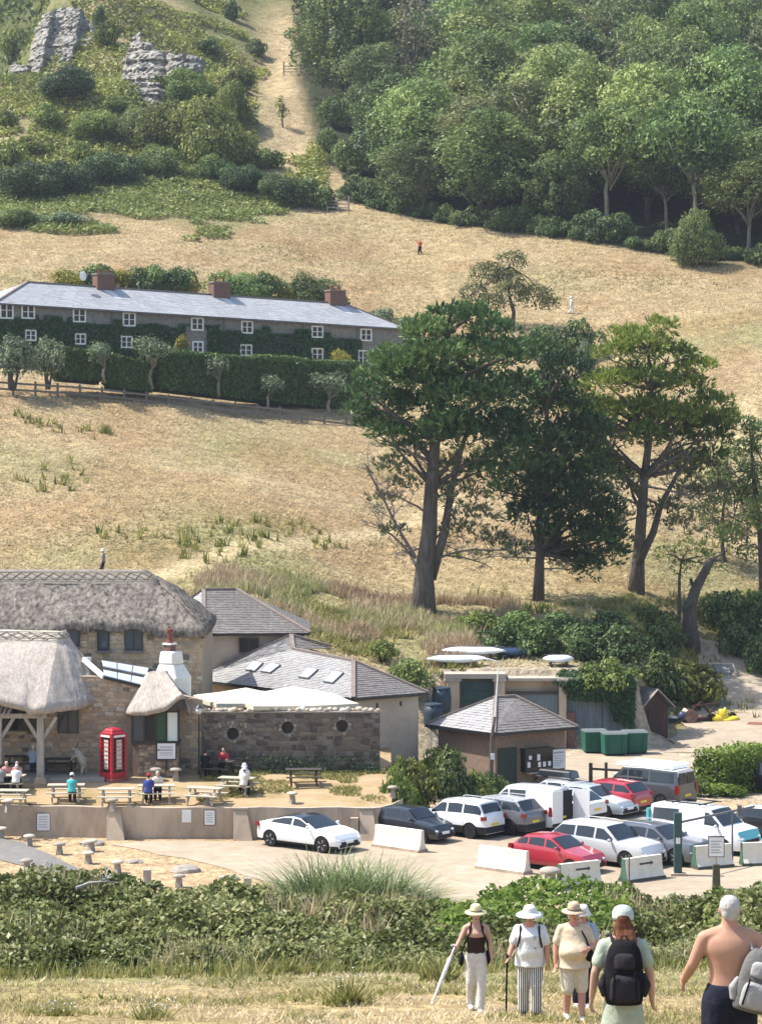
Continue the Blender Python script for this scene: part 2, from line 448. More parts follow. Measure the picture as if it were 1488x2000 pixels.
# ---------------------------------------------------------------- materials of the place
M_grav = mat('gravel', A(226, 208, 184), A(206, 187, 160), scale=1.3, rough=1, bump=.5, bscale=30, spec=.05, big=.12, bigscale=.15, dist=.02)
M_tarmac = mat('tarmac', A(170, 166, 160), A(150, 147, 143), scale=3, rough=1, bump=.4, bscale=40, spec=.1, big=.1)
M_sand = mat('trodden_earth', A(226, 198, 158), A(190, 170, 122), c3=A(216, 186, 144), scale=.7, rough=1, bump=.7, bscale=5, spec=.05, dist=.05, detail=8)
M_rubble = mat('sandstone_rubble', (.34, .26, .18), (.22, .17, .125), c3=(.30, .235, .17), scale=3.2, rough=.95, bump=.9, bscale=9, dist=.06, big=.16)
M_rubble2 = mat('dark_flint_rubble', (.22, .18, .145), (.12, .10, .085), c3=(.17, .14, .115), scale=3.5, rough=.95, bump=.9, bscale=9, dist=.06, big=.18)
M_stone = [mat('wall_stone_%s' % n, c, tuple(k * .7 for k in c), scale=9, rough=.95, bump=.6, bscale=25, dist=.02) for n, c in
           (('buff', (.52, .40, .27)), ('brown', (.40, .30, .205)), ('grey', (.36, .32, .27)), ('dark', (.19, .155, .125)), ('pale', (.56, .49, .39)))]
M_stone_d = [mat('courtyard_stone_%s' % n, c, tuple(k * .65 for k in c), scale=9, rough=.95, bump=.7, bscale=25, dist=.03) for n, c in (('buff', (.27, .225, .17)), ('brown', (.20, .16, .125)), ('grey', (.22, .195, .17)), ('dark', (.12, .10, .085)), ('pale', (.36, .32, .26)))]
M_mortar = mat('lime_mortar', (.42, .33, .235), (.30, .24, .17), scale=6, rough=1, bump=.5)
M_render = mat('beige_render', (.50, .41, .31), (.43, .35, .27), scale=2.5, rough=.95, bump=.4, bscale=30, dist=.01, big=.1)
M_conc = mat('stained_concrete', (.46, .365, .27), (.30, .24, .18), c3=(.40, .32, .24), scale=1.2, rough=.95, bump=.4, bscale=12, stretch=(1, 1, .35), big=.15)
M_slate = mat('grey_slate', (.20, .18, .165), (.12, .11, .102), scale=5, rough=.7, bump=.5, bscale=9, spec=.35, big=.12, dist=.02)
M_slate_l = mat('sun_side_slate', (.34, .33, .32), (.24, .235, .23), scale=4, rough=.7, bump=.4, bscale=9, spec=.35, big=.1, dist=.02)  # paler slate copy: sun on the left-facing slopes put into the colour
M_slate_c = mat('pale_slate', (.40, .405, .415), (.34, .345, .355), scale=2.5, rough=.6, bump=.3, bscale=8, spec=.4, big=.08, dist=.02)
M_ridge = mat('ridge_tile', (.24, .19, .16), (.17, .14, .125), scale=4, rough=.8, bump=.3)
M_thatch = mat('grey_thatch', (.27, .24, .205), (.07, .06, .052), c3=(.165, .145, .125), scale=3, rough=1, bump=1.0, bscale=14, stretch=(1.6, 1, .55), dist=.08, spec=.05, big=.2, bigscale=.8)
M_thatch2 = mat('pale_thatch', (.44, .39, .34), (.29, .255, .22), c3=(.375, .33, .285), scale=5, rough=1, bump=.8, bscale=16, stretch=(1.8, 1, .5), dist=.05, spec=.05, big=.12, bigscale=.7)
M_cap = mat('thatch_ridge_straw', (.54, .485, .41), (.36, .32, .27), scale=7, rough=1, bump=.9, bscale=18, dist=.05, spec=.05)
M_cap_d = mat('old_ridge_straw', (.30, .265, .225), (.18, .16, .135), scale=7, rough=1, bump=.9, bscale=18, dist=.05, spec=.05)
M_rod = mat('hazel_rods', (.17, .14, .105), (.24, .20, .15), scale=6)
M_white = mat('white_paint', (.78, .77, .73), (.70, .69, .65), scale=3, rough=.5)
M_cream = mat('cream_limewash', (.78, .755, .68), (.66, .63, .55), scale=2, rough=.9, bump=.3, bscale=14)
M_timber = mat('grey_oak', (.40, .36, .31), (.27, .24, .205), scale=8, rough=.85, bump=.4, stretch=(1, 1, .15))
M_timber_d = mat('dark_timber', (.085, .07, .06), (.05, .042, .037), scale=8, rough=.8, bump=.3, stretch=(1, 1, .2))
M_glass = mat('window_glass', (.012, .015, .02), rough=.08, spec=.3)
M_glass_b = mat('reflecting_glass', (.05, .065, .085), rough=.08, spec=.4)
M_blackframe = mat('black_frame', (.012, .014, .017), rough=.35, spec=.5)
M_poly = mat('pale_blue_roof_panel', (.46, .53, .63), (.56, .62, .70), scale=2, rough=.3, spec=.5)
M_lead = mat('lead_sheet', (.16, .165, .175), (.11, .115, .125), scale=4, rough=.6)
M_brick = mat('red_brick', (.20, .105, .08), (.12, .07, .06), scale=8, rough=.9, bump=.5)
M_pot = mat('clay_pot', (.24, .06, .045), (.17, .045, .035), scale=5, rough=.7)
M_brown_wall = mat('brown_brick', (.24, .17, .125), (.175, .125, .095), scale=6, rough=.9, bump=.4, big=.1)
M_sign = mat('sign_white', (.72, .72, .71), (.66, .66, .66), scale=4, rough=.4)
M_ink = mat('sign_ink', (.05, .055, .06), rough=.6)
M_ink2 = mat('sign_grey_ink', (.32, .37, .38), rough=.6)

# ---------------------------------------------------------------- car park, track, path
def sheet(name, poly_uv, material, z=0.02, follow=False, step=1.2, jit=.18):
 """flat polygon given by photo pixels on the level ground, edges a little ragged"""
 pts = []
 n = len(poly_uv)
 for i in range(n):
  a, b = G(*poly_uv[i]), G(*poly_uv[(i + 1) % n])
  k = max(1, int((b - a).length / step))
  for j in range(k):
   p = a.lerp(b, j / k)
   pts.append((p.x + RND.uniform(-jit, jit), p.y + RND.uniform(-jit, jit), z))
 from mathutils.geometry import tessellate_polygon
 me = bpy.data.meshes.new(name)
 me.from_pydata(pts, [], [t if (Vector(pts[t[1]]) - Vector(pts[t[0]])).cross(Vector(pts[t[2]]) - Vector(pts[t[0]])).z > 0 else t[::-1] for t in tessellate_polygon([[Vector(p) for p in pts]])]); me.update()
 return struct(obj(name, me, material))
sheet('gravel_car_park', [(215, 1651), (420, 1690), (520, 1722), (640, 1744), (760, 1754), (900, 1763), (1100, 1770), (1700, 1775), (2300, 1700), (2100, 1560), (1900, 1475), (1600, 1452), (1500, 1449), (1252, 1457), (1122, 1470), (1060, 1500), (880, 1560), (745, 1646), (500, 1644), (300, 1643)], M_grav)
sheet('tarmac_path', [(-420, 1610), (-150, 1628), (0, 1638), (45, 1647), (95, 1668), (160, 1700), (230, 1748), (140, 1752), (110, 1722), (60, 1696), (0, 1680), (-420, 1650)], M_tarmac, z=.03, jit=.06)
def ribbon(name, path, material, dz=.05, n=8):
 """a track that follows the ground; path = (x, y, half width)"""
 co = []; rows = []
 pts = []
 for i in range(len(path) - 1):
  a, b = path[i], path[i + 1]
  k = max(2, int(math.hypot(b[0] - a[0], b[1] - a[1]) / 1.0))
  pts += [tuple(a[q] + (b[q] - a[q]) * j / k for q in range(3)) for j in range(k)]
 pts.append(path[-1])
 mb = MB()
 for i, p in enumerate(pts):
  q = pts[min(i + 1, len(pts) - 1)]; o = pts[max(i - 1, 0)]
  d = Vector((q[0] - o[0], q[1] - o[1], 0)).normalized(); r = Vector((d.y, -d.x, 0))
  row = []
  for k in range(n + 1):
   w = (k / n * 2 - 1) * p[2] * RND.uniform(.93, 1.07)
   xx, yy = p[0] + r.x * w, p[1] + r.y * w
   mb.v.append((xx, yy, h1(xx, yy) + min(dz, .03 + i * .02))); row.append(len(mb.v) - 1)
  rows.append(row)
 for i in range(len(rows) - 1):
  for k in range(n):
   mb.f.append([rows[i][k], rows[i][k + 1], rows[i + 1][k + 1], rows[i + 1][k]]); mb.m.append(0)
 return struct(obj(name, mb, material))
ribbon('gravel_track', [(21.0, 147, 5.0), (22.4, 154, 4.2), (23.4, 160, 3.2), (23.2, 166, 2.4), (22.4, 171, 1.8)], M_grav, dz=.18)

# ---------------------------------------------------------------- beer garden terrace and its retaining wall
def T(y): return 1.36 + (min(max(y, 116.4), 125.5) - 116.4) * 0.085
def WALLY(x): return 116.4 + max(0.0, (-11.0 - x)) * 0.11 + max(0.0, x + 0.25) ** 2 * 1.6
def garden():
 mb = MB(); xs = np.arange(-46, 1.01, .75); n = 14
 idx = []
 for x in xs:
  y0 = WALLY(x) + .32; row = []
  for k in range(n + 1):
   y = y0 + (133 - y0) * k / n
   mb.v.append((x, y, T(y) + (vnoise(x, y, 1.3, 9) - .5) * .09)); row.append(len(mb.v) - 1)
  idx.append(row)
 for i in range(len(idx) - 1):
  for k in range(n):
   mb.f.append([idx[i][k], idx[i + 1][k], idx[i + 1][k + 1], idx[i][k + 1]]); mb.m.append(0)
 x = xs[-1]
 mb.poly([(x, WALLY(x) + .32, -.5), (x, 133, -.5), (x, 133, T(133)), (x, WALLY(x) + .32, T(116))])
 me = mb.mesh('beer_garden'); smooth(me)
 struct(obj('beer_garden', me, M_sand))
garden()
def retaining_wall():
 w = thing('retaining_wall', 'low stained concrete retaining wall with leaning buttresses below the picnic tables', 'wall', (-9.0, 116.4, 0))
 mb = MB(); xs = np.arange(-46, 1.3, .5)
 for a, b in zip(xs[:-1], xs[1:]):
  ya, yb = WALLY(a), WALLY(b)
  za, zb = 1.42 + .02 * math.sin(a * 2.1), 1.42 + .02 * math.sin(b * 2.1)
  th = .34
  for q in ([(a, ya, -.3), (b, yb, -.3), (b, yb, zb), (a, ya, za)], [(a, ya, za), (b, yb, zb), (b, yb + th, zb), (a, ya + th, za)], [(b, yb + th, -.3), (a, ya + th, -.3), (a, ya + th, za), (b, yb + th, zb)]):
   mb.poly(q)
 a = xs[-1]; mb.poly([(a, WALLY(a), -.3), (a, WALLY(a) + .34, -.3), (a, WALLY(a) + .34, 1.42), (a, WALLY(a), 1.42)])
 obj('wall_body', fix_normals(mb.mesh('retaining_wall_body')), M_conc, w, True)
 for u, dx in ((223, .22), (470, .28), (716, .20), (-60, .2)):
  x = X(u, 116.3); y = WALLY(x)
  m = MB(); hw = .30
  poly = [(x - hw, y + .02, -.05), (x - hw - .02, y + .02, 1.34), (x - hw - .02, y - .10, 1.34), (x - hw, y - .62, -.05)]
  p2 = [(p[0] + hw * 2 + (dx if p[2] < 0 else 0), p[1], p[2]) for p in poly]
  m.poly(poly); m.poly(p2[::-1])
  for i in range(4):
   j = (i + 1) % 4; m.poly([poly[j], poly[i], p2[i], p2[j]])
  b = obj('buttress', fix_normals(m.mesh('buttress')), M_conc, w, True)
  c = MB(); c.box(x - hw - .05, x + hw + .03, y - .16, y + .04, 1.345, 1.42); obj('coping', c, M_stone[2], b, True)
 for u, v0, v1, wd, lab in ((83, 1589, 1622, .58, 'white menu notice with grey drawing on retaining wall'), (365, 1584, 1605, .36, 'small blank white notice on retaining wall'), (410, 1583, 1611, .46, 'framed white notice of grey text lines on retaining wall')):
  x = X(u, 116.4); y = WALLY(x) - .03
  z1, z0 = Zv(v0, y), Zv(v1, y)
  t = thing('wall_notice', lab, 'notice', (x, y, z0))
  m = MB(); m.box(-wd / 2 - .03, wd / 2 + .03, -.005, .028, -.03, z1 - z0 + .03); obj('frame', m, M_timber_d if wd != .36 else M_white, t)
  m = MB(); m.box(-wd / 2, wd / 2, -.018, -.006, 0, z1 - z0); pn = obj('panel', m, M_sign, t)
  if wd != .36:
   m = MB(); hh = z1 - z0
   for k in range(5):
    zz = hh * (.82 - k * .15); m.box(-wd * .36, wd * (.36 - .1 * (k % 2)), -.022, -.0185, zz - .025, zz + .012)
   obj('print', m, M_ink2, pn)
retaining_wall()

# ---------------------------------------------------------------- rubble facing
STONES = []
def stone_mesh(seed):
 r = random.Random(seed); mb = MB()
 def j(a): return a + r.uniform(-.15, .15)
 b = [(-.5, .5, -.5), (.5, .5, -.5), (.5, .5, .5), (-.5, .5, .5)]
 o = [(j(-.48), 0, j(-.47)), (j(.48), 0, j(-.47)), (j(.48), 0, j(.47)), (j(-.48), 0, j(.47))]
 f = [(p[0] * .78 + r.uniform(-.03, .03), -.4 + r.uniform(-.15, .1), p[2] * .76) for p in o]
 for q in range(4):
  k = (q + 1) % 4
  mb.poly([b[q], b[k], o[k], o[q]]); mb.poly([o[q], o[k], f[k], f[q]])
 mb.poly(f)
 return mb
for s in range(6):
 STONES.append(stone_mesh(s))
_stone_me = {}
def stone_obj(shape, mi, ms):
 k = (shape, mi, ms[0].name)
 if k not in _stone_me:
  me = fix_normals(STONES[shape].mesh('stone')); me.materials.append(ms[mi]); _stone_me[k] = me
 return _stone_me[k]
def stone_layout(W, Ht, sz, seed, skip=None):
 r = random.Random(seed); z = 0.0; out = []
 while z < Ht - .04:
  h = min(r.uniform(.55, 1.4) * sz * .72, Ht - z)
  if Ht - z - h < .06: h = Ht - z
  x = -r.uniform(0, sz)
  while x < W:
   w = r.uniform(.7, 1.7) * sz
   x0, x1 = max(0, x), min(W, x + w)
   if x1 - x0 > .07 and not (skip and skip((x0 + x1) / 2, z + h / 2)):
    out.append(((x0 + x1) / 2, z + h / 2 + r.uniform(-.035, .035), (x1 - x0) * r.uniform(.86, 1.0), h * r.uniform(.75, 1.05)))
   x += w
  z += h
 return out
def stone_facing(parent, a, b, z0, z1, sz, seed, individually=False, skip=None, depth=.09, weights=(4, 3, 3, 2, 1), topline=None, ms=None):
 """rubble stones on a wall face from a to b (xy), outward side to the right-hand (towards the camera)"""
 a = Vector((a[0], a[1], 0)); b = Vector((b[0], b[1], 0)); d = (b - a); L = d.length; ang = math.atan2(d.y, d.x)
 lay = stone_layout(L, z1 - z0, sz, seed, skip)
 if topline: lay = [q for q in lay if q[1] + q[3] / 2 <= topline(q[0])]
 r = random.Random(seed + 1)
 big = MB(); ms = ms or M_stone; mats = list(ms)
 n = 0
 for (x, z, w, h) in lay:
  mi = r.choices(range(5), weights)[0]; shp = r.randrange(6)
  pos = a + d.normalized() * x
  if individually and n < 300:
   o = bpy.data.objects.new('stone', stone_obj(shp, mi, ms)); COL.objects.link(o)
   o.location = Vector((pos.x, pos.y, z0 + z)) ; o.rotation_euler = (0, r.uniform(-.12, .12), ang); o.scale = (w, depth * r.uniform(.7, 1.5), h)
   o.parent = parent; o.matrix_parent_inverse = local(parent).inverted(); n += 1
  else:
   M_ = Matrix.Translation((pos.x, pos.y, z0 + z)) @ Matrix.Rotation(ang, 4, 'Z') @ Matrix.Rotation(r.uniform(-.12, .12), 4, 'Y') @ Matrix.Diagonal((w, depth * r.uniform(.6, 1.5), h, 1))
   s = STONES[shp]; base = len(big.v)
   big.v.extend([tuple(M_ @ Vector(p)) for p in s.v])
   for f in s.f: big.f.append([base + i for i in f]); big.m.append(mi)
 if big.f:
  o = obj('rubble_facing', fix_normals(big.mesh('rubble_facing')), mats, parent, True); o['kind'] = 'stuff'

# ---------------------------------------------------------------- thatch
def thatch_mesh(name, ridge, eave, ns, nt, thick=.38, bulge=.12, brows=(), rough=.05, seed=1, droop=.0):
 """loft from a ridge polyline to an eave polyline; brows lift the eave over windows: (s, width, lift)"""
 def along(pl, s):
  L = [0]
  for i in range(len(pl) - 1): L.append(L[-1] + max((Vector(pl[i + 1]) - Vector(pl[i])).length, 1e-6))
  return L
 n = len(ridge)
 top = []; und = []
 for i in range(ns + 1):
  s = i / ns * (n - 1); k = min(int(s), n - 2); f = s - k
  R = Vector(ridge[k]).lerp(Vector(ridge[k + 1]), f); E = Vector(eave[k]).lerp(Vector(eave[k + 1]), f)
  nrm = Vector((0, 0, 1)); hv = E - R; out = Vector((hv.x, hv.y, 0)); out = out.normalized() if out.length > 1e-4 else Vector((0, -1, 0))
  lift = sum(b[2] * math.exp(-((s - b[0]) / b[1]) ** 2) for b in brows)
  trow = []; urow = []
  for j in range(nt + 1):
   t = j / nt
   p = R.lerp(E, t) + Vector((0, 0, 1)) * (bulge * math.sin(math.pi * t)) + Vector((0, 0, lift * t ** 3))
   nz = (vnoise(p.x * 1.0 + p.y, p.z * 1.0 - p.y * .6, .42, seed) - .5) * rough * 2 + (vnoise(p.x - p.y * .4, p.z, .16, seed + 3) - .5) * rough
   p = p + (Vector((0, 0, .8)) + out * .6) * nz
   trow.append(p)
   urow.append(p - Vector((0, 0, thick)) - out * thick * .35)
  E2 = trow[-1]
  trow.append(E2 + out * .03 - Vector((0, 0, thick * .45)))
  urow.append(E2 - out * .06 - Vector((0, 0, thick * .95)))
  top.append(trow); und.append(urow)
 mb = MB(); m = nt + 2
 for rows in (top, und):
  for row in rows: mb.v.extend([tuple(p) for p in row])
 o2 = (ns + 1) * m
 for i in range(ns):
  for j in range(m - 1):
   a = i * m + j
   mb.f.append([a, a + 1, a + m + 1, a + m]); mb.m.append(0)
   mb.f.append([o2 + a, o2 + a + m, o2 + a + m + 1, o2 + a + 1]); mb.m.append(0)
  a = i * m + m - 1; mb.f.append([a, o2 + a, o2 + a + m, a + m]); mb.m.append(0)
 for i in (0, ns):
  for j in range(m - 1):
   a = i * m + j; q = [a, o2 + a, o2 + a + 1, a + 1]
   mb.f.append(q if i == 0 else q[::-1]); mb.m.append(0)
 return smooth(fix_normals(mb.mesh(name)))
def ridge_cap(parent, ridge, eave, depth, lift, material, rodmat, seed, step=.55):
 """block-cut straw ridge with a row of crossed hazel rods"""
 e2 = [Vector(r).lerp(Vector(e), depth) + Vector((0, 0, lift)) for r, e in zip(ridge, eave)]
 r2 = [Vector(r) + Vector((0, 0, lift * 1.3)) for r in ridge]
 me = thatch_mesh('ridge_cap', r2, e2, 40, 5, thick=.16, bulge=.07, rough=.03, seed=seed)
 cap = obj('ridge_cap', me, material, parent, True)
 mb = MB()
 for i in range(len(ridge) - 1):
  L = (Vector(r2[i + 1]) - Vector(r2[i])).length; k = max(1, int(L / step))
  for q in range(k):
   for (sa, ta, sb, tb) in ((q / k, .35, (q + 1) / k, .8), (q / k, .8, (q + 1) / k, .35)):
    a = r2[i].lerp(r2[i + 1], sa).lerp(e2[i].lerp(e2[i + 1], sa), ta); b = r2[i].lerp(r2[i + 1], sb).lerp(e2[i].lerp(e2[i + 1], sb), tb)
    up = Vector((0, -.05, .09)); mb.beam(a + up, b + up, .032)
  for t in (.3, .85):
   a = r2[i].lerp(e2[i], t) + Vector((0, -.05, .09)); b = r2[i + 1].lerp(e2[i + 1], t) + Vector((0, -.05, .09)); mb.beam(a, b, .032)
 obj('hazel_rods', mb, rodmat, cap, True)

# ---------------------------------------------------------------- slates
def slate_plane(mb, el, er, tr, tl, course=.24, seed=0, wid=.32):
 """quad (eave left, eave right, top right, top left) covered in lapped courses of separate slates"""
 el, er, tr, tl = map(Vector, (el, er, tr, tl)); r = random.Random(seed)
 n = (er - el).cross(tl - el)
 if n.length < 1e-6: n = (er - el).cross(tr - el)
 n.normalize()
 if n.z < 0: n = -n
 rows = max(2, int(max((tl - el).length, (tr - er).length) / course))
 for i in range(rows):
  t0, t1 = i / rows, (i + 1.0) / rows
  a, b, c, d = el.lerp(tl, t0), er.lerp(tr, t0), er.lerp(tr, t1), el.lerp(tl, t1)
  L = (b - a).length; k = max(1, int(L / wid)); off = .5 * (i % 2)
  e = [0] + [(q + off + r.uniform(-.06, .06)) / k for q in range(0 if off else 1, k)] + [1]
  for s0, s1 in zip(e[:-1], e[1:]):
   lo = .034 + r.uniform(-.008, .012); g = .006 / max(L, .1)
   p = [a.lerp(b, s0 + g) + n * lo, a.lerp(b, s1 - g) + n * lo, d.lerp(c, s1 - g) + n * .014, d.lerp(c, s0 + g) + n * .014]
   mb.poly(p); mb.poly([a.lerp(b, s0 + g), a.lerp(b, s1 - g), p[1], p[0]])
 mb.poly([el, er, tr, tl] if (tr - tl).length > .02 else [el, er, tr])
# ---------------------------------------------------------------- windows
def window(parent, M_, w, h, fr=.06, cols=2, rows=1, fm=None, gm=None, sill=None, name='window', dep=.10, bar=.03):
 """M_: origin bottom centre of the opening on the wall face, -y outward"""
 fm = fm or M_white; gm = gm or M_glass
 mb = MB()
 mb.box(-w / 2, -w / 2 + fr, -dep * .5, .02, 0, h, M_); mb.box(w / 2 - fr, w / 2, -dep * .5, .02, 0, h, M_)
 mb.box(-w / 2 + fr, w / 2 - fr, -dep * .5, .02, 0, fr, M_); mb.box(-w / 2 + fr, w / 2 - fr, -dep * .5, .02, h - fr, h, M_)
 iw, ih = w - 2 * fr, h - 2 * fr
 for c in range(1, cols):
  x = -iw / 2 + iw * c / cols; mb.box(x - bar, x + bar, -dep * .45, .015, fr, h - fr, M_)
 for r in range(1, rows):
  z = fr + ih * r / rows; mb.box(-iw / 2, iw / 2, -dep * .4, .01, z - bar * .5, z + bar * .5, M_)
 o = obj(name, mb, fm, parent, True)
 for c in range(cols):
  x0 = -iw / 2 + iw * c / cols + (bar if c else 0); x1 = -iw / 2 + iw * (c + 1) / cols - (bar if c < cols - 1 else 0)
  g = MB(); g.box(x0, x1, -.012, .012, fr, h - fr, M_); obj('pane', g, gm, o, True)
 if sill:
  s = MB(); s.box(-w / 2 - .08, w / 2 + .08, -dep - .08, .0, -.09, -.004, M_); obj('sill', s, sill, o, True)
 return o
def face_m(x, y, z, ang=0.0): return Matrix.Translation((x, y, z)) @ Matrix.Rotation(ang, 4, 'Z')

# ---------------------------------------------------------------- the thatched pub
def pub():
 p = thing('thatched_pub', 'long stone pub with two thatched roofs, white chimney and timber porch', 'pub', (-15, 124.5, 2.0))
 yf = 124.5; xl, xr = -34.0, X(395, yf)
 def top(x):
  if x < X(200, yf): return 6.6
  t = (x - X(200, yf)) / (xr - X(200, yf)); return 6.62 - 1.15 * t
 mb = MB(); xs = [xl, X(200, yf), X(240, yf), X(280, yf), X(320, yf), X(360, yf), xr]
 mb.poly([(xl, yf, 1.2), (xr, yf, 1.2)] + [(x, yf, top(x)) for x in xs[::-1]])
 mb.poly([(xr, yf, 1.2), (xr, yf + .5, 1.2), (xr, yf + .5, top(xr)), (xr, yf, top(xr))])
 mb.poly([(x, yf + .5, top(x)) for x in xs] + [(xr, yf + .5, 1.2), (xl, yf + .5, 1.2)])
 for a, b in zip(xs[:-1], xs[1:]): mb.poly([(a, yf, top(a)), (b, yf, top(b)), (b, yf + .5, top(b)), (a, yf + .5, top(a))])
 obj('front_wall', mb, M_mortar, p, True)
 wins = [(-6.5, 5, 10, 1), (-4, 0, 0, 0)]
 holes = [(X(20, yf), 1.0), (X(58, yf), .9), (X(135, yf), .85), (X(303, yf), 1.5)]
 def skip(x, z):
  xx = xl + x; zz = 1.3 + z
  for hx, hw in holes[:3]:
   if abs(xx - hx) < hw * .75 and 3.95 < zz < 5.35: return True
  return abs(xx - holes[3][0]) < 1.45 and zz < 5.2
 stone_facing(p, (X(-30, yf), yf), (xr, yf), 1.3, 6.9, .34, 21, skip=lambda x, z: skip(x + X(-30, yf) - xl, z), weights=(6, 3, 2, 1, 1), depth=.05,
                 topline=lambda s: top(X(-30, yf) + s) - 1.3)
 for u, w in ((20, .95), (58, .85)):
  window(p, face_m(X(u, yf), yf - .06, 3.97), w, 1.35, fr=.06, cols=1, fm=M_blackframe, gm=M_glass)
 window(p, face_m(X(134, yf), yf - .06, Zv(1432, yf)), 1.02, 1.22, fr=.06, cols=2, fm=M_blackframe, gm=M_glass_b)
 yu = 130.6; xr2 = X(395, yu)
 mb = MB(); mb.box(-46, xr2, yu, yu + 8.2, 1.5, 8.35); obj('upper_wall', mb, M_mortar, p, True)
 stone_facing(p, (X(-20, yu), yu), (xr2, yu), 4.6, 8.3, .36, 22, weights=(7, 3, 1, 1, 1), depth=.05)
 for u, w, h in ((143, .7, 1.05), (203, .62, 1.15), (262, .92, 1.15)):
  z0 = Zv(1270, yu) if u != 143 else Zv(1262, yu)
  window(p, face_m(X(u, yu), yu - .07, z0), w, h, fr=.07, cols=2 if u == 262 else 1, fm=M_blackframe, gm=M_glass_b, sill=M_lead)
 yr, zr = 134.6, Zv(1117, 134.6); ye, ze = 130.0, Zv(1229, 130.0)
 xre, xee = X(288, yr), X(399, ye)
 ridge = [(-46, yr, zr), (-38, yr, zr), (-30, yr, zr), (X(60, yr), yr, zr), (xre, yr, zr)]
 eave = [(-46, ye, ze), (-38, ye, ze), (-30, ye, ze), (X(80, ye), ye, ze), (xee, ye, ze)]
 sb = lambda u: 3 + (X(u, ye) - X(80, ye)) / (xee - X(80, ye))
 me = thatch_mesh('main_thatch', ridge, eave, 150, 22, thick=.44, bulge=.10, rough=.12, seed=3,
                     brows=[(sb(143), .09, .42), (sb(203), .075, .40), (sb(262), .10, .46)])
 th = obj('main_thatch', me, M_thatch, p, True)
 me = thatch_mesh('thatch_hip', [(xre, yr, zr), (xre, yr + .05, zr), (xre, yr + .1, zr)], [(xee, ye, ze), (xee + .1, yr, ze), (xee, yr + 4.6, ze)], 24, 14, thick=.5, bulge=.25, rough=.1, seed=4)
 obj('thatch_hip', me, M_thatch, p, True)
 me = thatch_mesh('rear_thatch', [ridge[4], ridge[0]], [(xee, yr + 4.6, ze), (-46, yr + 4.6, ze)], 60, 8, thick=.5, bulge=.25, rough=.1, seed=5)
 obj('rear_thatch', me, M_thatch, p, True)
 ridge_cap(p, ridge, eave, .24, .10, M_cap_d, M_rod, 6)
 yp, zp = 126.0, Zv(1236, 126.0); ee, zee = 121.0, Zv(1382, 121.0)
 pr = [(-40, yp, zp + .5), (-26, yp, zp + .12), (X(60, yp), yp, zp), (X(118, yp), yp, zp - .03), (X(124, yp), yp + .1, zp - .02), (X(127, yp), yp + .3, zp)]
 pe = [(-40, ee, zee), (-26, ee, zee), (X(50, ee), ee, zee), (X(88, ee), ee + .1, zee), (X(150, 122.8), 122.9, zee), (X(199, 124.7), 125.2, zee + .1)]
 me = thatch_mesh('porch_thatch', pr, pe, 130, 22, thick=.34, bulge=.16, rough=.05, seed=8, brows=[(1.62, .26, 1.15)])
 obj('porch_thatch', me, M_thatch2, p, True)
 me = thatch_mesh('porch_rear_thatch', [pr[5], pr[3], pr[0]], [(X(199, 124.7), 125.4, zee + .1), (X(170, 130), 130.4, zee + .6), (-40, 130.4, zee + .6)], 40, 8, thick=.42, bulge=.3, rough=.05, seed=9)
 obj('porch_rear_thatch', me, M_thatch2, p, True)
 ridge_cap(p, pr, pe, .15, .10, M_cap, M_rod, 10)
 for u, dz in ((80, 0), (-2, 0), (-110, 0)):
  x = X(u, 121.7); m = MB(); z0 = T(121.7)
  m.box(x - .17, x + .17, 121.53, 121.87, z0 + .30, 5.0, top=(.9, .9)); po = obj('porch_post', m, M_timber, p, True)
  for s in (-1, 1):
   k = MB(); k.beam((x + s * .1, 121.7, 3.9), (x + s * .75, 121.7, 4.95), .14, .16); obj('knee_brace', k, M_timber, po, True)
  b = MB(); b.box(x - .36, x + .34, 121.4, 122.0, z0 - .1, z0 + .30, top=(.6, .7)); obj('post_base', b, M_stone[0], po, True)
 m = MB(); m.box(-40, X(92, 121.7), 121.58, 121.8, 4.9, 5.12); obj('wall_plate', m, M_timber, p, True)
 m = MB()
 for k in range(3): m.beam((X(-2 + k * 9, 121.2), 121.25, 5.1), (X(8 + k * 9, 121.2), 122.3, 5.95), .09, .12)
 obj('rafters', m, M_timber, p, True)
 m = MB(); m.box(X(-120, 122), X(205, 122), 121.9, yf, 1.6, T(123) + .12); obj('porch_paving', m, M_stone[2], p, True)
 q4 = [P(204, 1323, 124.35), P(282, 1342, 124.35), P(292, 1314, 129.4), P(198, 1299, 129.4)]
 bl = lambda s_, t_: q4[0].lerp(q4[1], s_).lerp(q4[3].lerp(q4[2], s_), t_)
 for k in range(2):
  for q in range(3):
   up = Vector((0, 0, .05 + .16 * k)); s0, s1, t0, t1 = q / 3 + .01, (q + 1) / 3 - .01, k * .5 + .01, k * .5 + .48
   m = MB(); m.prism([bl(s0, t0) + up, bl(s1, t0) + up, bl(s1, t1) + up, bl(s0, t1) + up], (0, 0, .05)); obj('roof_panel', m, M_poly, p, True)
  m = MB(); m.beam(bl(0, k * .5) + Vector((0, -.05, .05 * k)), bl(1, k * .5) + Vector((0, -.05, .05 * k)), .08, .14); obj('gutter', m, M_blackframe, p, True)
 m = MB(); m.beam(q4[3] + Vector((0, 0, .1)), q4[2] + Vector((.3, 0, .1)), .14, .2); obj('flashing', m, M_lead, p, True)
 m = MB(); m.beam(P(164, 1288, yf + .9), P(203, 1322, yf - .1), .16, .22); m.beam(P(164, 1288, yf + .9), P(176, 1287, yf + 3), .16, .2); obj('barge_board', m, M_white, p, True)
 cx, cy = X(338, 126.6), 126.6; R = Matrix.Translation((cx, cy, 0)) @ Matrix.Rotation(math.radians(-35), 4, 'Z')
 m = MB(); z1, z2, z3, z4 = 4.6, Zv(1322, cy), Zv(1297, cy), Zv(1272, cy)
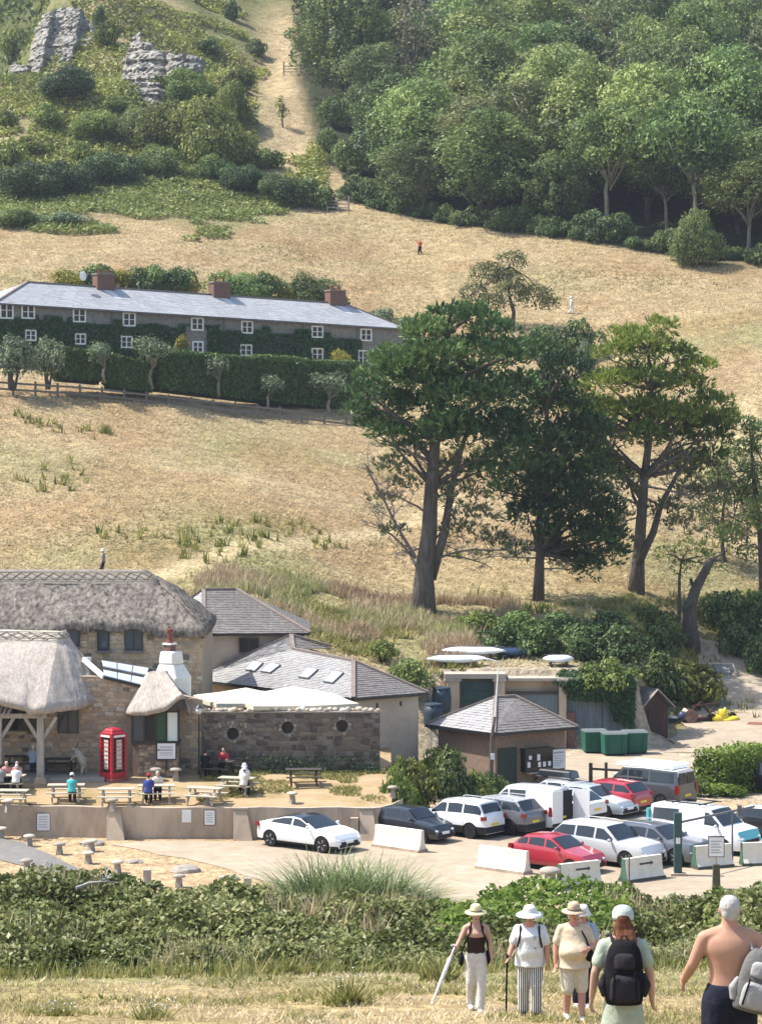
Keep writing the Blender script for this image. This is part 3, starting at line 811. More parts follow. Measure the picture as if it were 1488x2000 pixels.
 m.box(-.72, .72, -.62, .62, z1, z2, R); m.box(-.72, .72, -.62, .62, z2, z3, R, top=(.66, .74), off=(-.1, 0)); m.box(-.575, .375, -.46, .46, z3, z4, R, top=(.86, .86))
 ch = obj('chimney', fix_normals(m.mesh('chimney')), M_cream, p, True)
 bv = ch.modifiers.new('soft', 'BEVEL'); bv.width = .1; bv.segments = 3
 m = MB(); m.box(-.42, .0, -.22, .22, z4 - .05, z4 + .32, R); obj('brick_stub', m, M_brick, ch, True)
 m = MB(); m.box(-.46, .04, -.26, .26, z4 + .32, z4 + .40, R); obj('pot_base', m, M_white, ch, True)
 m = MB(); c0 = R @ Vector((-.2, 0, z4 + .4)); m.lathe([(.17, 0), (.16, .1), (.13, .14), (.125, .5), (.16, .55), (.16, .68), (.12, .7)], 12, tuple(c0)); obj('chimney_pot', m, M_pot, ch, True)
 m = MB(); m.poly([P(345, 1340, 125.2), P(374, 1362, 125.0), P(380, 1368, 126.4), P(348, 1345, 126.4)]); m.poly([P(345, 1340, 125.2), P(374, 1362, 125.0), P(374, 1372, 125.0), P(345, 1352, 125.2)]); obj('lead_apron', m, M_lead, p, True)
 yb = 123.1; x0, x1 = X(259, yb), X(349, yb); zt, zb_, zg = Zv(1388, yb), Zv(1452, yb), T(yb)
 m = MB(); m.prism([(x0 - .02, yf, zg - .3), (x0, yb + .12, zg - .3), (x0 + .3, yb, zg - .3), (x1, yb, zg - .3), (x1, yf, zg - .3)], (0, 0, zb_ - zg + .28)); bw = obj('bay_plinth', fix_normals(m.mesh('bay_plinth')), M_brown_wall, p, True)
 stone_facing(p, (x0 + .3, yb), (x1, yb), zg - .1, zb_ - .06, .26, 31, weights=(2, 4, 1, 3, 0), depth=.04)
 m = MB(); m.box(x0 - .03, x1 + .03, yb - .08, yf, zb_ - .06, zb_ + .05); obj('bay_sill', m, M_timber_d, p, True)
 m = MB(); m.box(x0 + .25, x1 - .05, yb + .7, yf - .02, zb_ + .05, zt - .05); obj('bay_interior', m, M_timber_d, p, True)
 w = x1 - x0; z0 = zb_ + .05
 fr = MB()
 for q in (0, .26, .50, .74, 1): fr.box(x0 + w * q - .045, x0 + w * q + .045, yb - .05, yb + .05, z0, zt)
 fr.box(x0, x1, yb - .05, yb + .05, zt - .09, zt + .25); fr.box(x0, x1, yb - .04, yb + .04, z0, z0 + .07)
 fr.box(x0 - .03, x0 + .04, yb, yf, zt - .1, zt + .2); fr.box(x1 - .04, x1 + .03, yb, yf, zt - .1, zt + .2)
 bo = obj('bay_window', fr, M_blackframe, p, True)
 Mgr = mat('green_pane', (.035, .075, .035), rough=.5); Mlt = mat('pale_pane', (.62, .66, .62), rough=.7)  # opaque dark green and pale colours for two of the bay panes
 for q0, q1, mm in ((0, .26, M_glass_b), (.26, .5, M_glass), (.5, .74, Mgr), (.74, 1, Mlt)):
  g = MB(); g.box(x0 + w * q0 + .05, x0 + w * q1 - .05, yb - .01, yb + .012, z0 + .07, zt - .09); obj('pane', g, mm, bo, True)
 rd = [(X(287, yf), yf + .2, Zv(1314, yf)), (X(292, yf), yf, Zv(1312, yf)), (X(305, yf), yf, Zv(1311, yf)), (X(318, yf), yf, Zv(1311, yf)), (X(322, yf), yf, Zv(1311, yf)), (X(326, yf), yf + .3, Zv(1312, yf))]
 ev = [(X(244, yf), yf + .1, Zv(1388, yf)), (X(256, 122.7), 122.8, Zv(1388, 122.7)), (X(285, 122.4), 122.45, Zv(1388, 122.4)), (X(322, 122.4), 122.45, Zv(1380, 122.4)), (X(356, 122.5), 122.6, Zv(1366, 122.5)), (X(374, yf), yf - .3, Zv(1386, yf))]
 me = thatch_mesh('bay_thatch', rd, ev, 60, 16, thick=.26, bulge=.05, rough=.03, seed=14, brows=[(4.0, .55, .28)]); obj('bay_thatch', me, M_thatch2, p, True)
 m = MB(); m.poly([P(330, 1388, 122.75), P(368, 1386, 122.9), P(362, 1366, 122.8), P(350, 1360, 122.75), P(338, 1366, 122.75)]); obj('bay_gablet', m, M_timber_d, p, True)
 m = MB(); m.lathe([(.02, -.04), (.09, -.02), (.10, .06), (.04, .1)], 10, tuple(P(331, 1375, 122.62))); obj('lantern', m, M_stone[4], p, True)
 return p
pub()
def pub_sign():
 y = 122.9; w, h = (343 - 308) / F * y, (1482 - 1452) / F * y
 t = thing('direction_sign', 'white board with black arrow pointing left, mounted beneath the bay window', 'sign', (X(325.5, y), y, Zv(1482, y)))
 m = MB(); m.box(-w / 2 - .06, w / 2 + .06, 0, .05, -.06, h + .06); obj('backboard', m, M_blackframe, t)
 m = MB(); m.box(-w / 2, w / 2, -.02, -.002, 0, h); pn = obj('panel', m, M_sign, t)
 m = MB(); m.box(-w * .42, w * .36, -.026, -.021, h * .55, h * .60); m.poly([(-w * .56, -.026, h * .575), (-w * .40, -.026, h * .51), (-w * .40, -.026, h * .64)]); obj('arrow', m, M_ink, pn)
 m = MB()
 r = random.Random(2)
 for z, a, b in ((.76, -.38, .36),):
  x = a
  while x < b: d = r.uniform(.03, .06); m.box(x * w, (x + d) * w, -.025, -.021, h * (z - .06), h * (z + .06)); x += d + .02
 for z in (.42, .34, .24): m.box(-.36 * w, .34 * w, -.025, -.021, h * (z - .016), h * (z + .016))
 obj('print', m, M_ink2, pn)
 m = MB(); m.box(-.05, .05, .02, .09, -.55, 0); obj('bracket', m, M_timber_d, t)
pub_sign()

# ---------------------------------------------------------------- courtyard wall with round openings
def courtyard_wall():
 y = 124.4; x0, x1 = X(396, y), X(742, y); z0, z1 = T(y) - .15, Zv(1392, y)
 t = thing('courtyard_wall', 'dark rubble stone wall with three round openings and pale stones along its top', 'wall', ((x0 + x1) / 2, y, z0))
 cen = [(X(u, y), Zv(v, y)) for u, v in ((455, 1433), (562, 1421), (668, 1418))]; R = .30
 mb = MB()
 def strip(xa, xb):
  mb.box(xa, xb, y, y + .5, z0, z1)
 edges = [x0] + [q for c in cen for q in (c[0] - R, c[0] + R)] + [x1]
 for k in range(0, 8, 2): strip(edges[k], edges[k + 1])
 for cx, cz in cen:
  n = 14
  for k in range(n):
   xa, xb = cx - R + 2 * R * k / n, cx - R + 2 * R * (k + 1) / n
   hm = math.sqrt(max(R * R - min((xa - cx) ** 2, (xb - cx) ** 2), 0))
   mb.box(xa, xb, y, y + .5, z0, cz - hm); mb.box(xa, xb, y, y + .5, cz + hm, z1)
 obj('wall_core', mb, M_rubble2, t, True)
 def skip(x, z): return any(math.hypot(x0 + x - c[0], z0 + z - c[1]) < R + .18 for c in cen)
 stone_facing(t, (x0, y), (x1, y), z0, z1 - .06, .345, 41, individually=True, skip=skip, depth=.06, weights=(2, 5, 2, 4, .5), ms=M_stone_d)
 for cx, cz in cen:      # ring stones round every opening
  for k in range(12):
   a = 2 * math.pi * (k + .5) / 12
   m = MB(); M_ = Matrix.Translation((cx, y - .03, cz)) @ Matrix.Rotation(-a, 4, 'Y')
   m.box(R, R + .15, -.03, .35, -.078, .078, M_); obj('ring_stone', m, M_stone_d[[4, 2, 0][k % 3]], t, True)
 for cx, cz in cen: m = MB(); m.lathe([(R - .004, .30), (R - .004, .36)], 20, (cx, y, cz), axis='y'); obj('dark_disc', m, M_timber_d, t, True)  # dark disc added behind each opening to make it read dark
 m = MB(); m.box(x0 - .03, x1 + .06, y - .06, y + .56, z1, z1 + .06); obj('coping', m, M_stone[2], t, True)
 r = random.Random(3); x = x0 + .1; meshes = []
 for s in range(5):
  q = MB(); rr = random.Random(90 + s)
  q.lathe([(.55, 0), (.95, .12), (1, .45), (.8, .8), (.35, 1.0)], 8, jit=.12, rng=rr); meshes.append(smooth(q.mesh('coping_stone')))
 vari = {}
 while x < x1 - .05:
  s = r.randrange(5); mi = r.choice((4, 4, 4, 2, 0, 1)); k = (s, mi)
  if k not in vari:
   me = meshes[s].copy(); me.materials.clear(); me.materials.append(M_stone[mi] if mi != 4 else M_cream if r.random() < .5 else M_stone[4]); vari[k] = me
  o = bpy.data.objects.new('coping_stone', vari[k]); COL.objects.link(o)
  sz = r.uniform(.09, .17); o.location = (x, y + r.uniform(.05, .35), z1 + .055); o.scale = (sz * r.uniform(.9, 1.5), sz, sz * r.uniform(.9, 1.5)); o.rotation_euler = (0, 0, r.uniform(0, 6))
  o.parent = t; o.matrix_parent_inverse = local(t).inverted()
  x += sz * r.uniform(1.3, 2.6)
 cx, cz = cen[0]
 for k in range(11):
  a = -1 + 2 * k / 10; m = MB(); xx = cx + a * 1.05; zz = cz + .42 - .32 * a * a + .0
  m.box(xx - .085, xx + .085, y - .07, y + .02, zz, zz + .22); obj('arch_stone', m, M_stone_d[[2, 0, 4][k % 3]], t, True)
 return t
courtyard_wall()

# ---------------------------------------------------------------- garden parasols
def parasol(u0, u1, vt, ve, D, label, rotz=.5, h0=None):
 x = X((u0 + u1) / 2, D); half = (u1 - u0) / 2 / F * D / (abs(math.cos(rotz)) + abs(math.sin(rotz)))
 zt, ze = Zv(vt, D), Zv(ve, D - half * .4); zg = T(D)
 t = thing('parasol', label, 'parasol', (x, D, zg), rotz, 'cream square parasols in the walled courtyard')
 m = MB(); n = 8; c = [(-half, -half), (half, -half), (half, half), (-half, half)]
 apex = (0, 0, zt - zg); ring = []
 for k in range(4):
  a, b = c[k], c[(k + 1) % 4]
  for q in range(n):
   s = q / n; sag = -.16 * math.sin(math.pi * s); ring.append((a[0] + (b[0] - a[0]) * s, a[1] + (b[1] - a[1]) * s, ze - zg + sag * .35))
 for k in range(len(ring)):
  a, b = ring[k], ring[(k + 1) % len(ring)]
  am = tuple((apex[i] + a[i]) / 2 - (.04 if i == 2 else 0) for i in range(3)); bm_ = tuple((apex[i] + b[i]) / 2 - (.04 if i == 2 else 0) for i in range(3))
  m.poly([a, b, bm_, am]); m.poly([am, bm_, apex])
 obj('canopy', smooth(fix_normals(m.mesh('canopy')), False), mat('cream_canvas', (.58, .53, .41), (.54, .49, .37), scale=3, rough=.9), t)
 m = MB()
 for k in range(len(ring)):
  a, b = ring[k], ring[(k + 1) % len(ring)]
  m.poly([a, b, (b[0], b[1], b[2] - .2), (a[0], a[1], a[2] - .2)])
 obj('valance', m, MATS['cream_canvas'], t)
 m = MB(); m.tube([(0, 0, 0), (0, 0, zt - zg - .05)], .04, 8); obj('pole', m, M_timber, t)
 m = MB()
 for k in range(4): m.beam((0, 0, zt - zg - .1), (c[k][0] * .97, c[k][1] * .97, ze - zg - .03), .03)
 obj('ribs', m, M_timber, t)
 m = MB(); m.box(-.35, .35, -.35, .35, 0, .12); obj('base', m, M_conc, t)
parasol(372, 590, 1343, 1366, 128.5, 'cream square parasol over the courtyard beside the white chimney', .35)
parasol(450, 702, 1340, 1370, 127.4, 'cream square parasol over the courtyard in front of the skylights', .25)

# ---------------------------------------------------------------- slate-roofed outbuildings
def slate_house_a():
 """hipped block behind the pub"""
 D1 = 141.0; t = thing('rendered_outbuilding', 'beige rendered block with brown slate hipped roof behind the thatched pub', 'building', (X(480, D1), D1, 3))
 eL, eR = P(398, 1238, D1), P(606, 1234, D1 + .5); z = eL.z; eR.z = z
 back = 8.5; bR = eR + Vector((-.3, back, 0)); bL = eL + Vector((-5.2, back * .8, 0)); lf = eL + Vector((-3.4, 4.6, 0))
 rl = P(398, 1152, D1 + 4.4); rr = P(462, 1153, D1 + 4.6); rr.z = rl.z
 m = MB(); slate_plane(m, eL, eR, rr, rl, seed=1); obj('roof', m, M_slate, t, True)
 m = MB(); slate_plane(m, lf, eL, rl, rl, seed=2); obj('hip_roof', m, M_slate_l, t, True)
 m = MB(); slate_plane(m, eR, bR, rr, rr, seed=3); m.poly([bR, lf + Vector((0, 4, 0)), rl, rr]); obj('rear_roof', m, M_slate, t, True)
 m = MB()
 for a, b in ((rl, rr), (rl, eL), (rr, eR), (rl, lf)): m.beam(a + Vector((0, 0, .05)), b + Vector((0, 0, .05)), .24, .1)
 obj('ridge_tiles', m, M_ridge, t, True)
 m = MB(); w = .35
 pts = [eL + Vector((w, w, -.12)), eR + Vector((-w, w, -.12)), bR + Vector((-w, -w, -.12)), lf + Vector((w, 4, -.12)), lf + Vector((w, 0, -.12))]
 m.prism([(p.x, p.y, 2.0) for p in pts], (0, 0, z - 2.12)); obj('wall', fix_normals(m.mesh('wall')), M_render, t, True)
 m = MB(); m.beam(eL + Vector((0, -.02, -.06)), eR + Vector((0, -.02, -.06)), .1, .12); obj('gutter', m, M_blackframe, t, True)
 window(t, face_m(X(487, D1 + w), D1 + w - .03, Zv(1275, D1)), 1.1, .8, cols=2, fm=M_timber_d)
slate_house_a()
def slate_house_b():
 Dc = 131.0; c = P(690, 1364, Dc); z = c.z
 dl = Vector((-.66, .75, 0)).normalized(); dr = Vector((.80, .60, 0)).normalized()
 t = thing('skylight_outbuilding', 'beige rendered building with grey slate roof and four skylights beside the parasols', 'building', (c.x, c.y, 1.0))
 a = (372 - CU) / F; L = (a * c.y - c.x) / (dl.x - a * dl.y); eL = c + dl * L
 a = (836 - CU) / F; Lr = (a * c.y - c.x) / (dr.x - a * dr.y); eR = c + dr * Lr
 inward = Vector((-dl.y, dl.x, 0)); inward = inward if inward.y > 0 else -inward
 pitch = math.radians(31); nrm = dl.cross(inward * math.cos(pitch) + Vector((0, 0, math.sin(pitch)))); nrm = nrm if nrm.z > 0 else -nrm
 def on_plane(u, v):
  d = P(u, v, 1.0) - Vector((0, 0, CZ)); o = Vector((0, 0, CZ)); s = (c - o).dot(nrm) / d.dot(nrm); return o + d * s
 top = on_plane(690, 1291); pk0 = on_plane(573, 1268); pk = on_plane(569, 1241)
 m = MB(); slate_plane(m, eL, c, top, pk0, seed=5, course=.26); slate_plane(m, eL, pk0, pk, pk, seed=6, course=.26)
 r0 = obj('front_roof', m, M_slate_l, t, True)
 inR = inward * 0
 m = MB(); slate_plane(m, c, eR, top, top, seed=7); obj('hip_roof', m, M_slate, t, True)
 bk = eR + dl * 7.0; m = MB(); m.poly([eR, bk, pk0 + dr * 1.0, top]); m.poly([pk, pk0, pk0 + dr * 2.2 + Vector((0, 0, -.3)), bk]); slate_plane(m, pk0, pk0 + dr * 2.6 + Vector((0, 0, -.1)), pk, pk, seed=8)
 bl = eL + dr * 9; m.poly([bk, bl, pk]); m.poly([bl, eL, pk]); obj('rear_roof', m, M_slate, t, True)
 m = MB()
 up = Vector((0, 0, .05))
 for p, q in ((c, top), (top, pk0), (pk0, pk), (pk, eL), (top, eR), (pk, pk0 + dr * 2.6)): m.beam(p + up, q + up, .22, .1)
 obj('ridge_tiles', m, M_ridge, t, True)
 m = MB(); ins = (dr - dl) * 0
 pa = c + dl * .35 + dr * .35; pb = eR + dl * .35 - dr * .35; pd = eL - dl * .35 + dr * .35
 m.prism([(q.x, q.y, .8) for q in (pa, pb, pb + dl * 7, pd + dr * 8, pd)], (0, 0, z - .92)); obj('wall', fix_normals(m.mesh('wall')), M_render, t, True)
 m = MB(); dn = Vector((0, 0, -.07)); m.beam(eL + dn, c + dn, .1, .14); m.beam(c + dn, eR + dn, .1, .14); obj('gutter', m, M_blackframe, t, True)
 for (u0, v0), (u1, v1) in (((482, 1311), (515, 1294)), ((512, 1314), (549, 1298)), ((586, 1325), (622, 1307)), ((634, 1334), (672, 1313))):
  A0, A1, B1, B0 = on_plane(u0 - 2, v0), on_plane(u0 + 17, v0 + 3), on_plane(u1 + 1, v1 + 3), on_plane(u1 - 19, v1 - 1)
  o_ = nrm * .06
  g = MB(); g.prism([A0 + o_ * .3, A1 + o_ * .3, B1 + o_ * .3, B0 + o_ * .3], nrm * .10); s = obj('skylight', fix_normals(g.mesh('skylight')), M_lead, t, True)
  k = lambda p: p.lerp((A0 + A1 + B0 + B1) / 4, .16)
  g = MB(); g.poly([k(A0) + nrm * .128, k(A1) + nrm * .128, k(B1) + nrm * .128, k(B0) + nrm * .128]); obj('pane', g, mat('pale_skylight', (.66, .70, .74), rough=.25, spec=.6), s, True)  # pane in an opaque pale bluish white
 for q in (.35, .72):
  m = MB(); pp = pa.lerp(pb, q); m.box(-.07, .07, -.02, .05, z - .62, z - .38, Matrix.Translation((pp.x, pp.y, 0)) @ Matrix.Rotation(math.atan2(dr.y, dr.x), 4, 'Z')); obj('vent', m, M_blackframe, t, True)
slate_house_b()
def booth():
 c = Vector((X(964, 130), 130.0, Zv(1433, 130))); z = c.z
 dl = Vector((-.63, .777, 0)).normalized(); dr = Vector((.83, .55, 0)).normalized()
 t = thing('ticket_booth', 'small brown brick kiosk with hipped slate roof and serving hatch beside the parked vans', 'kiosk', (c.x, c.y, 0))
 a = (831 - CU) / F; L = (a * c.y - c.x) / (dl.x - a * dl.y); eL = c + dl * L
 a = (1128 - CU) / F; R_ = (a * c.y - c.x) / (dr.x - a * dr.y); eR = c + dr * R_
 bk = eL + dr * R_
 mid = (c + bk) / 2; zr = Zv(1362, mid.y); r0 = Vector((X(967, mid.y), mid.y, zr)); r1 = Vector((X(1006, mid.y + .4), mid.y + .4, zr))
 m = MB(); slate_plane(m, eL, c, r0, r0, seed=11, course=.27); obj('left_roof', m, M_slate_l, t, True)
 m = MB(); slate_plane(m, c, eR, r1, r0, seed=12, course=.27); obj('right_roof', m, M_slate, t, True)
 m = MB(); m.poly([eR, bk, r1]); m.poly([bk, eL, r0, r1]); obj('rear_roof', m, M_slate, t, True)
 m = MB(); up = Vector((0, 0, .05))
 for p, q in ((c, r0), (r0, r1), (r0, eL), (r1, eR)): m.beam(p + up, q + up, .2, .1)
 obj('ridge_tiles', m, M_ridge, t, True)
 pa = c + (dl + dr) * .5; pb = eR + (dl - dr) * .45; pc = bk - (dl + dr) * .45; pd = eL + (dr - dl) * .45
 m = MB(); m.prism([(q.x, q.y, -.05) for q in (pa, pb, pc, pd)], (0, 0, z - .02)); obj('wall', fix_normals(m.mesh('wall')), M_brown_wall, t, True)
 m = MB(); dn = Vector((0, 0, -.07)); m.beam(eL + dn, c + dn, .1, .13); m.beam(c + dn, eR + dn, .1, .13); obj('gutter', m, M_blackframe, t, True)
 ang = math.atan2(dr.y, dr.x); M0 = Matrix.Translation((pa.x, pa.y, 0)) @ Matrix.Rotation(ang, 4, 'Z'); W = (pb - pa).length
 m = MB(); m.box(.15, W * .30, -.05, .03, 0, 2.35, M0); obj('door', m, mat('dark_green_board', (.03, .042, .035), rough=.6), t, True)
 xh0, xh1 = W * .36, W * .76
 m = MB(); m.box(xh0, xh1, -.42, -.002, 1.05, 2.15, M0); m.box(xh0 - .05, xh1 + .05, -.5, 0, 2.15, 2.25, M0); hh = obj('serving_hatch', m, M_blackframe, t, True)
 m = MB(); m.box(xh0 + .28, xh1 - .08, -.435, -.421, 1.25, 1.95, M0); obj('pane', m, M_glass, hh, True)
 for k, (q, zz, h_) in enumerate(((.12, 1.3, .28), (.17, 1.7, .2), (.5, 1.28, .26), (.68, 1.28, .26), (.86, 1.3, .24), (.47, 1.62, .32))):
  xx = xh0 + (xh1 - xh0) * q; m = MB(); m.box(xx - .09, xx + .09, -.45, -.437, zz, zz + h_, M0); obj('notice', m, M_sign, hh, True)
 m = MB(); m.box(xh0 + .1, xh1 + .05, -.62, -.42, .98, 1.04, M0); obj('shelf', m, M_timber, hh, True)
 m = MB(); m.beam(M0 @ Vector(((xh0 + xh1) / 2, -.02, .55)), M0 @ Vector(((xh0 + xh1) / 2, -.5, .98)), .07); obj('bracket', m, M_timber_d, hh, True)
 m = MB(); m.box(.5, 1.5, .1, .2, 2.3, 3.0, M0)
 return t, M0, W
BOOTH, BOOTH_M, BOOTH_W = booth()
def text_obj(name, body, size, material, parent, M_, align='CENTER'):
 cu = bpy.data.curves.new(name, 'FONT'); cu.body = body; cu.size = size; cu.align_x = align; cu.extrude = .002
 o = bpy.data.objects.new(name, cu); COL.objects.link(o)
 dg = bpy.context.evaluated_depsgraph_get(); me = bpy.data.meshes.new_from_object(o.evaluated_get(dg))
 bpy.data.objects.remove(o); me.name = name; me.materials.clear()
 me.transform(M_ @ Matrix.Rotation(math.radians(90), 4, 'X'))
 return obj(name, me, material, parent, True)
def parking_board():
 W = BOOTH_W; M0 = BOOTH_M; o = M0 @ Vector((W * .905, -.06, 1.05))
 t = thing('parking_board', 'white parking notice board on the right end of the kiosk wall', 'sign', o, BOOTH_M.to_euler().z)
 w, h = .78, 1.0
 m = MB(); m.box(-w / 2 - .04, w / 2 + .04, 0, .05, -.04, h + .04); obj('frame', m, M_timber_d, t)
 m = MB(); m.box(-w / 2, w / 2, -.015, -.002, 0, h); pn = obj('panel', m, M_sign, t)
 Mw = BOOTH_M @ Matrix.Translation((W * .905, -.06, 1.05))
 text_obj('lettering', 'PARKING', .155, M_ink, t, Mw @ Matrix.Translation((0, -.02, h * .78)))
 m = MB()
 for k, (a, b) in enumerate(((-.3, .3), (-.28, .2), (-.3, .32), (-.28, .24), (-.3, .1))): m.box(a, b, -.022, -.017, h * (.64 - .12 * k), h * (.68 - .12 * k))
 obj('print', m, M_ink2, pn)
parking_board()

# ---------------------------------------------------------------- boat yard retaining wall with garage doors
def yard_wall():
 y = 150.0; t = thing('yard_retaining_wall', 'tall concrete yard wall with piers, a green garage door and blue grey corrugated gates', 'wall', (X(1050, y), y, 0))
 zt = Zv(1325, y); x0, x1 = X(868, y), X(1245, y)
 m = MB(); m.box(x0, x1, y + .55, y + 1.3, -.2, zt - .12); obj('wall_body', m, M_conc, t, True)
 m = MB(); m.box(x0, X(987, y), y - .25, y + 1.5, zt, zt + .28); obj('lintel', m, mat('pale_concrete', (.42, .37, .30), (.33, .29, .24), scale=2, rough=.9, bump=.3), t, True)
 m = MB(); m.box(X(992, y), x1, y - .1, y + 1.5, zt - .14, zt + .02); obj('wall_top', m, MATS['pale_concrete'], t, True)
 for u, w in ((885, .7), (975, .62), (1098, .42)):
  xx = X(u, y); m = MB(); m.box(xx - w / 2, xx + w / 2, y - .22, y + .56, -.1, zt - .16); pr = obj('pier', m, M_conc, t, True)
  c = MB(); c.box(xx - w / 2 - .1, xx + w / 2 + .1, y - .3, y + .6, zt - .16, zt - .02); obj('pier_cap', c, MATS['pale_concrete'], pr, True)
 Mg = mat('green_door', (.035, .075, .07), (.028, .06, .055), scale=3, rough=.5)
 xa, xb = X(902, y), X(966, y)
 m = MB(); m.box(xa, xb, y + .28, y + .36, .3, zt - .3)
 for k in range(6): m.box(xa, xb, y + .24, y + .285, .4 + k * .6, .9 + k * .6)
 obj('garage_door', m, Mg, t, True)
 Mc = mat('weathered_corrugated_sheet', (.17, .20, .215), (.11, .135, .15), c3=(.15, .185, .20), scale=1.4, stretch=(1, 1, .25), rough=.6, spec=.3)
 for u0, u1, zz in ((990, 1090, zt - .9), (1106, 1175, zt - .5), (1177, 1242, zt - .5)):
  xa, xb = X(u0, y), X(u1, y); n = int((xb - xa) / .09); m = MB()
  for k in range(n):
   a = xa + (xb - xa) * k / n; b = xa + (xb - xa) * (k + 1) / n; ya = y + .3 + .035 * (k % 2); yb = y + .3 + .035 * ((k + 1) % 2)
   m.poly([(a, ya, 0), (b, yb, 0), (b, yb, zz), (a, ya, zz)])
  obj('corrugated_gate', m, Mc, t, True)
 m = MB(); m.box(X(990, y), X(1090, y), y + .22, y + .3, zt - .95, zt - .78); obj('gate_rail', m, M_timber_d, t, True)
 m = MB(); m.box(X(1106, y), X(1122, y), y - .1, y + .28, 0, 2.1); obj('gate_pillar', m, M_brick, t, True)
yard_wall()
# ---------------------------------------------------------------- foliage tools
def leaf_quads(c, n, size, aspect, g, rot=True):
 """diamond leaves: centres c, normals n, half length size; returns verts and flat loops"""
 N = len(c); r = g.normal(size=(N, 3)); t = np.cross(n, r); t /= np.linalg.norm(t, axis=1, keepdims=True) + 1e-9
 b = np.cross(n, t); s = np.asarray(size).reshape(-1, 1) * np.ones((N, 1))
 v = np.stack([c - b * s, c + t * s * aspect, c + b * s, c - t * s * aspect], 1)
 return v.reshape(-1, 3), np.arange(4 * N)
def unit(g, N):
 d = g.normal(size=(N, 3)); return d / np.linalg.norm(d, axis=1, keepdims=True)
def crown_mesh(name, lobes, per, size, g, aspect=.55, up=.25, shell=(.72, 1.08), flat=.0, rag=.12):
 """lobes: (centre, radii, tone)"""
 V = []; A_ = []
 for (c, r, tone) in lobes:
  r = np.array(r, float); n_ = max(12, int(per * (r.max() ** 2 * .4 + r.prod() ** (2 / 3) * .6)))
  d = unit(g, n_); d[:, 2] = np.where((d[:, 2] < -.35) & (g.random(n_) < .6), -d[:, 2], d[:, 2])
  rad = g.uniform(shell[0], shell[1], n_)[:, None] * (1 + rag * np.sin(d[:, :1] * 5 + d[:, 1:2] * 4 + c[0]))
  p = np.array(c) + d * r * rad
  nn = d * .7 + np.array([0, 0, up]) + g.normal(size=(n_, 3)) * .55; nn /= np.linalg.norm(nn, axis=1, keepdims=True)
  v, _ = leaf_quads(p, nn, size * g.uniform(.6, 1.3, n_), aspect, g)
  V.append(v); A_.append(np.repeat(np.clip(tone + g.normal(0, .16, n_), 0, 1), 4))
 V = np.concatenate(V); return np_mesh(name, V, 4, np.arange(len(V)), {'var': np.concatenate(A_)})
def needle_mesh(name, lobes, per, L, g, blades=5, width=.13, upk=.55, shell=(.5, 1.2)):
 """tufts of upswept needles, for pines"""
 V = []; A_ = []
 for (c, r, tone) in lobes:
  r = np.array(r, float); n_ = max(10, int(per * r.prod() ** (2 / 3)))
  d = unit(g, n_); d[:, 2] = np.where((d[:, 2] < -.2) & (g.random(n_) < .7), -d[:, 2], d[:, 2])
  p = np.array(c) + d * r * g.uniform(shell[0], shell[1], n_)[:, None]
  ax = d * .55 + np.array([0, 0, upk]) + g.normal(size=(n_, 3)) * .22
  tn = np.clip(tone + g.normal(0, .13, n_), 0, 1)
  for k in range(blades):
   a = ax + g.normal(size=(n_, 3)) * .38; a /= np.linalg.norm(a, axis=1, keepdims=True)
   s = np.cross(a, g.normal(size=(n_, 3))); s /= np.linalg.norm(s, axis=1, keepdims=True) + 1e-9
   l = L * g.uniform(.6, 1.25, n_)[:, None]
   q = np.stack([p, p + a * l * .5 + s * l * width, p + a * l, p + a * l * .5 - s * l * width], 1)
   V.append(q.reshape(-1, 3)); A_.append(np.repeat(np.clip(tn + g.normal(0, .08, n_), 0, 1), 4))
 V = np.concatenate(V); return np_mesh(name, V, 4, np.arange(len(V)), {'var': np.concatenate(A_)})
def blades_mesh(name, p, h, g, per=5, width=.05, spread=.35, tone=None, lean=(0, 0)):
 """grass: triangles rising from the points p"""
 N = len(p); V = []; A_ = []
 tone = g.random(N) if tone is None else tone
 h = np.asarray(h) * np.ones(N)
 for k in range(per):
  o = g.normal(size=(N, 3)) * [.12, .12, 0] * (h[:, None] * 1.2)
  a = g.uniform(0, 2 * np.pi, N); w = (width * h * g.uniform(.6, 1.4, N))[:, None]
  sd = np.stack([np.cos(a), np.sin(a), 0 * a], 1)
  tip = p + o + np.stack([g.normal(0, spread, N) * h + lean[0] * h, g.normal(0, spread, N) * h + lean[1] * h, h * g.uniform(.5, 1.15, N)], 1)
  V.append(np.stack([p + o - sd * w, p + o + sd * w, tip], 1).reshape(-1, 3)); A_.append(np.repeat(np.clip(tone + g.normal(0, .12, N), 0, 1), 3))
 V = np.concatenate(V); return np_mesh(name, V, 3, np.arange(len(V)), {'var': np.concatenate(A_)})
def limb(mb, a, b, r0, r1, rr, bend=.12, n=5, sides=6):
 a, b = Vector(a), Vector(b); L = (b - a).length
 off = Vector((rr.uniform(-1, 1), rr.uniform(-1, 1), rr.uniform(-.2, .9))) * L * bend
 pts = [a.lerp(b, t / n) + off * math.sin(math.pi * t / n) + Vector((rr.uniform(-1, 1), rr.uniform(-1, 1), rr.uniform(-1, 1))) * L * .018 * (0 < t < n) for t in range(n + 1)]
 mb.tube(pts, [r0 + (r1 - r0) * t / n for t in range(n + 1)], sides); return pts
